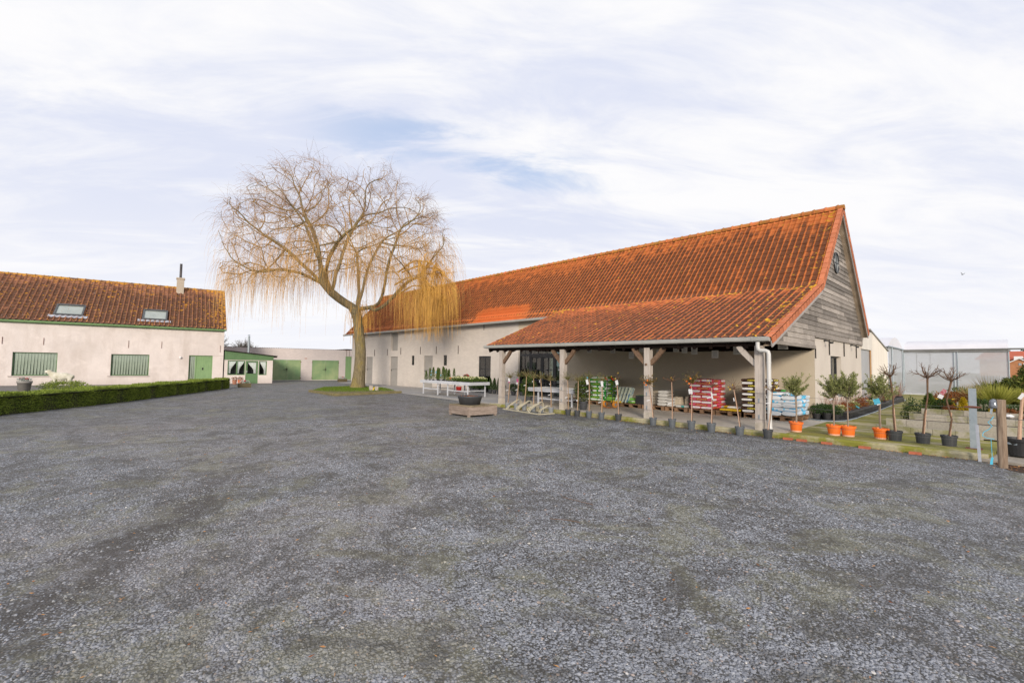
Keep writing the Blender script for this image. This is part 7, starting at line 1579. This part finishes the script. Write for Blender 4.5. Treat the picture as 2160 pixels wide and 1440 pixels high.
# ---- bed of plants along the gable
def twig_top(H, R, n, seed, mat):
    def f(t, h):
        rg = np.random.default_rng(seed); K = 5; d = rg.normal(0, .28, (n, 3)); d[:, 2] = 1; d /= np.linalg.norm(d, axis=1)[:, None]; P = np.zeros((n, K, 3)); P[:, 0] = np.stack([rg.normal(0, R*.2, n), rg.normal(0, R*.2, n), np.full(n, h)], axis=1); L = H*rg.uniform(.6, 1.1, n)
        for k in range(1, K): d += rg.normal(0, .12, (n, 3)); d /= np.linalg.norm(d, axis=1)[:, None]; P[:, k] = P[:, k-1]+d*(L/4)[:, None]
        b = MB(); b.tubes(P, np.linspace(.005, .002, K)[None], 3, 0, rg.random(n)); b.build('twigs', mat, t)
    return f
M_tw_p = pmat('pinkish_twig', (0.38, 0.24, 0.19), (0.28, 0.16, 0.12), 9)
GB = 'potted plants in the long bed by the gable'
kinds = [('potted_shrub', bush_foliage(.22, .20, 420, 401, M_lf_dark, .06, .018), 'dark feathery evergreen'), ('potted_shrub', bush_foliage(.26, .18, 420, 402, M_lf_rust, .06, .016), 'rust-red plant'), ('potted_shrub', twig_top(.55, .15, 26, 403, M_tw_p), 'bare upright twigs'), ('potted_shrub', bush_foliage(.20, .16, 320, 404, M_lf_olive, .05, .02, M_flw, 5), 'grey-green plant with pale flowers')]
proto = [plant('potted_shrub', 'x', 'potted plant', (0, 0, .12), GB, .12, .17, M_black, kf) for _, kf, _ in kinds]
used = set(); cnt_ = {}
seq = [(-4.00, 16.55, 0), (-3.78, 16.75, 0), (-3.58, 16.98, 0), (-4.02, 17.05, 0), (-3.80, 17.30, 0), (-3.98, 17.55, 2), (-3.60, 17.55, 3), (-3.88, 18.05, 2), (-3.62, 18.2, 1), (-3.95, 18.6, 2), (-3.62, 18.9, 1), (-3.90, 19.3, 2), (-3.64, 19.6, 3), (-3.9, 20.0, 2), (-3.64, 20.4, 1), (-3.9, 20.8, 2), (-3.62, 21.2, 1), (-3.9, 21.8, 2), (-3.62, 22.2, 3), (-3.9, 22.9, 1), (-3.64, 23.4, 0), (-3.9, 24.1, 2), (-3.64, 24.8, 1), (-3.9, 25.6, 2), (-3.66, 26.4, 3), (-3.9, 27.2, 2), (-3.68, 28.0, 2), (-3.9, 29.0, 1), (-3.7, 30.0, 2), (-3.8, 31.2, 2)]
for i, (x, y, kd) in enumerate(seq):
    cnt_[kd] = cnt_.get(kd, 0)+1; lab = '%s in the gable bed, %s of its kind' % (kinds[kd][2], ('nearest' if cnt_[kd] == 1 else ORD[cnt_[kd]-1]))
    if kd not in used: o = proto[kd]; o.location = (x, y, .125); o['label'] = lab; used.add(kd)
    else: o = dup(proto[kd], (x, y, .125), i*1.7, lab, 1+.15*math.sin(i*2.3)+(.25 if y > 24 else 0))
k = 0
for y in np.arange(17.75, 30.0, .62):
    b = MB(); x = -3.46-.012*(y-17)
    for z in (.0, .07, .14): b.box(-.15, .15, -.29, .29, z, z+.035)
    b.box(-.13, .13, -.27, .27, .005, .16); o = b.build('black_crate', M_black, None, loc=(x, y, .125), rz=.01*math.sin(y*3)); k += 1
    tag(o, 'black plant crate along the front of the gable bed, %s from the near end' % (ORD[k-1] if 1 < k <= 17 else ('nearest' if k == 1 else {18: 'eighteenth', 19: 'nineteenth', 20: 'farthest'}[k])), 'crate', 'black crates in the gable bed')
b = MB(); b.tube([(-4.6, 16.45, .15), (-4.1, 16.12, .135), (-3.75, 15.98, .135), (-3.45, 16.1, .135), (-3.27, 16.5, .135), (-3.22, 17.5, .135), (-3.25, 21, .135), (-3.42, 26, .135), (-3.55, 31, .135)], .018, 6); tag(b.build('edging_hose', M_galv), 'grey hose edging the long plant bed beside the path', 'hose')
b = MB(); b.poly([(-4.12, 16.3, .1245), (-3.7, 16.05, .1245), (-3.4, 16.3, .1245), (-3.25, 17.5, .1245), (-3.5, 31, .1245), (-4.12, 31, .1245)]); tag(b.build('bed_sheet', M_black), kind='structure')
for k, (x, y, z, m_, lab) in enumerate(((-3.55, 17.6, .42, M_white, 'white'), (-3.5, 19.5, .40, M_cyan, 'light blue'), (-3.6, 21.5, .48, M_cyan, 'light blue far'), (-3.62, 25.0, .55, M_poto, 'orange'), (-3.55, 18.6, .45, M_teal, 'green'))):
    b = MB(); b.beam((x-.05, y, z), (x+.05, y-.02, z-.06), .004, .035, up=(0, 0, 1)); tag(b.build('plant_tag', m_), lab+' plant tag sticking up in the gable bed', 'plant tag', 'plant tags in the gable bed')

# ================================================================== LEFT YARD
plant('flower_tub', 'round grey tub with red flowers behind the hedge, in front of the left farmhouse window', 'flower pot', (-33.0, -1.55, 0), None, .28, .52, pmat('stone_tub', (0.30, 0.29, 0.27), (0.24, 0.23, 0.21), 5), bush_foliage(.12, .22, 160, 501, mat_leaf('leaf_silver', (0.30, 0.34, 0.30), (0.50, 0.54, 0.50)), .09, .05, M_flr, 26))
gp('juniper', 'low spreading juniper around the white statue behind the hedge', 'shrub', (-33.6, -.15, 0), bush_foliage(.44, .95, 1800, 502, M_lf_hedge, .12, .03))
# white stone lamb: one skinned body
st = thing('lamb_statue', 'white stone statue of a standing lamb above the juniper', 'statue', (-34.0, -.25, .22), HA)
def skin_body(name, V, E_, Rr, mat, par, levels=2):
    me = bpy.data.meshes.new(name); me.from_pydata(V, E_, []); o = bpy.data.objects.new(name, me); SC.collection.objects.link(o); sk_ = o.modifiers.new('s', 'SKIN'); sub = o.modifiers.new('b', 'SUBSURF'); sub.levels = sub.render_levels = levels
    bpy.context.view_layer.update()
    if not me.skin_vertices: bpy.context.view_layer.objects.active = o
    for i, r in enumerate(Rr): me.skin_vertices[0].data[i].radius = (r, r)
    me.skin_vertices[0].data[0].use_root = True
    dg = bpy.context.evaluated_depsgraph_get(); m2 = bpy.data.meshes.new_from_object(o.evaluated_get(dg)); bpy.data.objects.remove(o); m2.materials.clear(); m2.materials.append(mat)
    q = bpy.data.objects.new(name, m2); SC.collection.objects.link(q); q.parent = par; return q
V = [(.0, 0, .48), (.32, 0, .50), (-.28, 0, .48), (-.45, 0, .64), (-.50, 0, .76), (-.66, 0, .70), (.40, 0, .46), (-.26, -.08, .25), (-.26, -.08, .02), (-.26, .08, .25), (-.26, .08, .02), (.32, -.09, .28), (.36, -.09, .14), (.33, -.09, .0), (.32, .09, .28), (.36, .09, .14), (.33, .09, .0), (.48, 0, .38), (-.46, -.11, .80), (-.46, .11, .80)]
E_ = [(0, 1), (0, 2), (2, 3), (3, 4), (4, 5), (1, 6), (2, 7), (7, 8), (2, 9), (9, 10), (1, 11), (11, 12), (12, 13), (1, 14), (14, 15), (15, 16), (6, 17), (4, 18), (4, 19)]
skin_body('body', V, E_, [.19, .18, .17, .11, .10, .06, .13, .06, .04, .06, .04, .08, .045, .04, .08, .045, .04, .04, .03, .03], pmat('white_stone_paint', (0.72, 0.69, 0.62), (0.50, 0.48, 0.36), 4, rough=.9), st)
for nm, x, y, lab, mt in (('planter_box', -32.95, 8.05, 'square wooden planter with red and white flowers before the green lean-to', M_crate), ('planter_box', -38.9, 16.95, 'long wooden planter with a red flower left of the barn corner', M_crate)):
    t = thing(nm, lab, 'planter', (x, y, 0), HA, 'wooden planters in the yard'); b = MB(); w_ = .36 if x > -35 else .36
    b.box(-w_, w_, -.2, .2, 0, .26); b.build('box', mat_wood('planter_wood', (0.17, 0.14, 0.08), (0.09, 0.075, 0.045), (1, 1, 5), .1, 4), t)
    b = MB(); leaf_blob(b, np.random.default_rng(int(abs(x))), (0, 0, .30), (.30, .16, .10), 160, .08, .05); b.build('leaves', mat_leaf('leaf_silver2', (0.30, 0.34, 0.30), (0.55, 0.58, 0.55)), t)
    b = MB(); b.lathe([(0, 0), (.06, .02), (.07, .06), (0, .10)], 8, (.02, -.02, .36)); b.build('red_flower', M_flr, t)
for x, y, m_, lab, sd in ((-37.6, 8.55, pmat('clay_pot', (0.40, 0.20, 0.13), (0.32, 0.15, 0.1), 8), 'brown clay pot of withered plants at the corner of the farmhouse', 511), (-37.4, 8.85, pmat('orange_clay', (0.60, 0.16, 0.05), (0.5, 0.13, 0.05), 8), 'orange-red clay pot between the farmhouse corner and the lean-to', 512)):
    plant('clay_pot', lab, 'flower pot', (x, y, 0), 'clay pots by the lean-to', .16, .30, m_, bush_foliage(.20, .18, 160, sd, M_lf_rust, .07, .03))
b = MB(); b.box(-.15, .15, -.1, .1, 0, .18); tag(b.build('white_block', M_plaster, None, loc=(-39.6, 18.6, 0)), 'small white block beside the narrow green door of the garage row', 'block')
# trees behind the garages
for i, (x, y, h, r, lab) in enumerate(((-60.5, 11.6, 5.4, 1.3, 'bushy grey bare tree behind the garages, next to the farmhouse gable'), (-62, 14.9, 4.4, 1.4, 'lower bare tree behind the garages, beside the stovepipe'), (-75, 34.5, 4.35, .9, 'small distant tree above the garage roof right of centre'), (-78, 42.4, 4.2, .5, 'tiny distant tree above the garage roof near the willow trunk'))):
    t = thing('bare_tree', lab, 'tree', (x, y, 0), 0, 'trees behind the garages'); rg = np.random.default_rng(600+i); b = MB(); b.tube([(0, 0, 0), (0, 0, h*.55)], [.14, .08], 6); n = 520; K = 6; P = np.zeros((n, K, 3)); P[:, 0] = (0, 0, 1)*rg.uniform(h*.35, h*.6, n)[:, None]; d = rg.normal(0, .7, (n, 3)); d[:, 2] = np.abs(d[:, 2])+.3; d /= np.linalg.norm(d, axis=1)[:, None]; L = rg.uniform(.5, 1.0, n)*r*1.45
    for k in range(1, K): d += rg.normal(0, .25, (n, 3)); d /= np.linalg.norm(d, axis=1)[:, None]; P[:, k] = P[:, k-1]+d*(L/5)[:, None]
    P[..., 2] = np.minimum(P[..., 2], h); b.tubes(P, np.linspace(.03, .012, K)[None], 3); b.build('trunk', pmat('grey_branch', (0.16, 0.14, 0.12), (0.11, 0.10, 0.09), 3), t)
    b = MB(); i2 = rg.integers(0, n, 1800); j2 = rg.integers(2, K, 1800); b.leaves(P[i2, j2]+rg.normal(0, .08, (1800, 3)), rg.normal(0, 1, (1800, 3)), .20, .05, rg); b.build('crown', mat_leaf('grey_twigs', (0.12, 0.11, 0.09), (0.24, 0.22, 0.17), trans=0), t)
# bird
bd = thing('bird', 'small dark bird flying in the sky right of the barn gable', 'bird', (-1.7, 40.0, 7.62)); b = MB(); b.lathe([(0, -.09), (.025, -.05), (.03, 0), (.018, .06), (0, .09)], 8); o = b.build('body', M_black, bd, smooth=True); o.rotation_euler = (0, R_(80), 0)
b = MB(); b.prism([(0, -.02, .0), (.03, .03, .02), (-.06, .02, .16), (-.12, .0, .22), (-.08, -.02, .10)], (0, .004, .004)); b.build('wing', M_black, bd); bd.scale = (.7,)*3; b = MB(); b.prism([(0, -.02, .0), (.03, .03, -.02), (.12, .02, .10), (.20, .0, .12), (.10, -.02, .06)], (0, .004, .004)); b.build('wing', M_black, bd)
# twigs and leaves fallen on the gravel
rg = np.random.default_rng(44)
b = MB(); n = 520; d = 2.2+14*rg.random(n)**1.2; an = rg.uniform(-.9, .9, n); x = d*(FW[0]*np.cos(an)+RT[0]*np.sin(an)); y = d*(FW[1]*np.cos(an)+RT[1]*np.sin(an)); k_ = y < 11.9; x, y = x[k_], y[k_]; n = len(x); D = rg.normal(0, 1, (n, 3)); D[:, 2] *= .05; b.leaves(np.stack([x, y, np.full(n, .014)], axis=1), D, rg.uniform(.012, .045, n), rg.uniform(.005, .012, n), rg)
n = 700; x = rg.uniform(-13.5, -.4, n); y = 12.13-np.abs(rg.normal(0, .09, n)); b.leaves(np.stack([x, y, np.full(n, .012)], axis=1), rg.normal(0, 1, (n, 3))*(1, 1, .1), .03, .015, rg)
n = 900; x = rg.uniform(-.3, 3.5, n); y = 12.3-np.abs(rg.normal(0, .45, n)); b.leaves(np.stack([x, y, np.full(n, .016)], axis=1), rg.normal(0, 1, (n, 3))*(1, 1, .1), .04, .02, rg)
tag(b.build('leaf_litter', mat_leaf('dead_leaf', (0.20, 0.07, 0.03), (0.48, 0.27, 0.11), trans=0)), 'tiny fallen leaves and chips scattered on the gravel', 'leaf litter', kind='stuff')
for k, pts in enumerate((((-3.9, 4.55, .015), (-3.75, 4.45, .02), (-3.6, 4.46, .02), (-3.35, 4.5, .015)), ((-3.35, 3.75, .012), (-3.2, 3.85, .014), (-3.07, 3.9, .012)))):
    b = MB(); b.tube(pts, .0035, 4); tag(b.build('fallen_twig', M_twig), ('long curved' if k == 0 else 'short pale')+' fallen twig lying on the gravel in the near yard', 'twig')
for o in SC.objects:
    if o.get('label') == 'x': print('UNLABELLED', o.name)
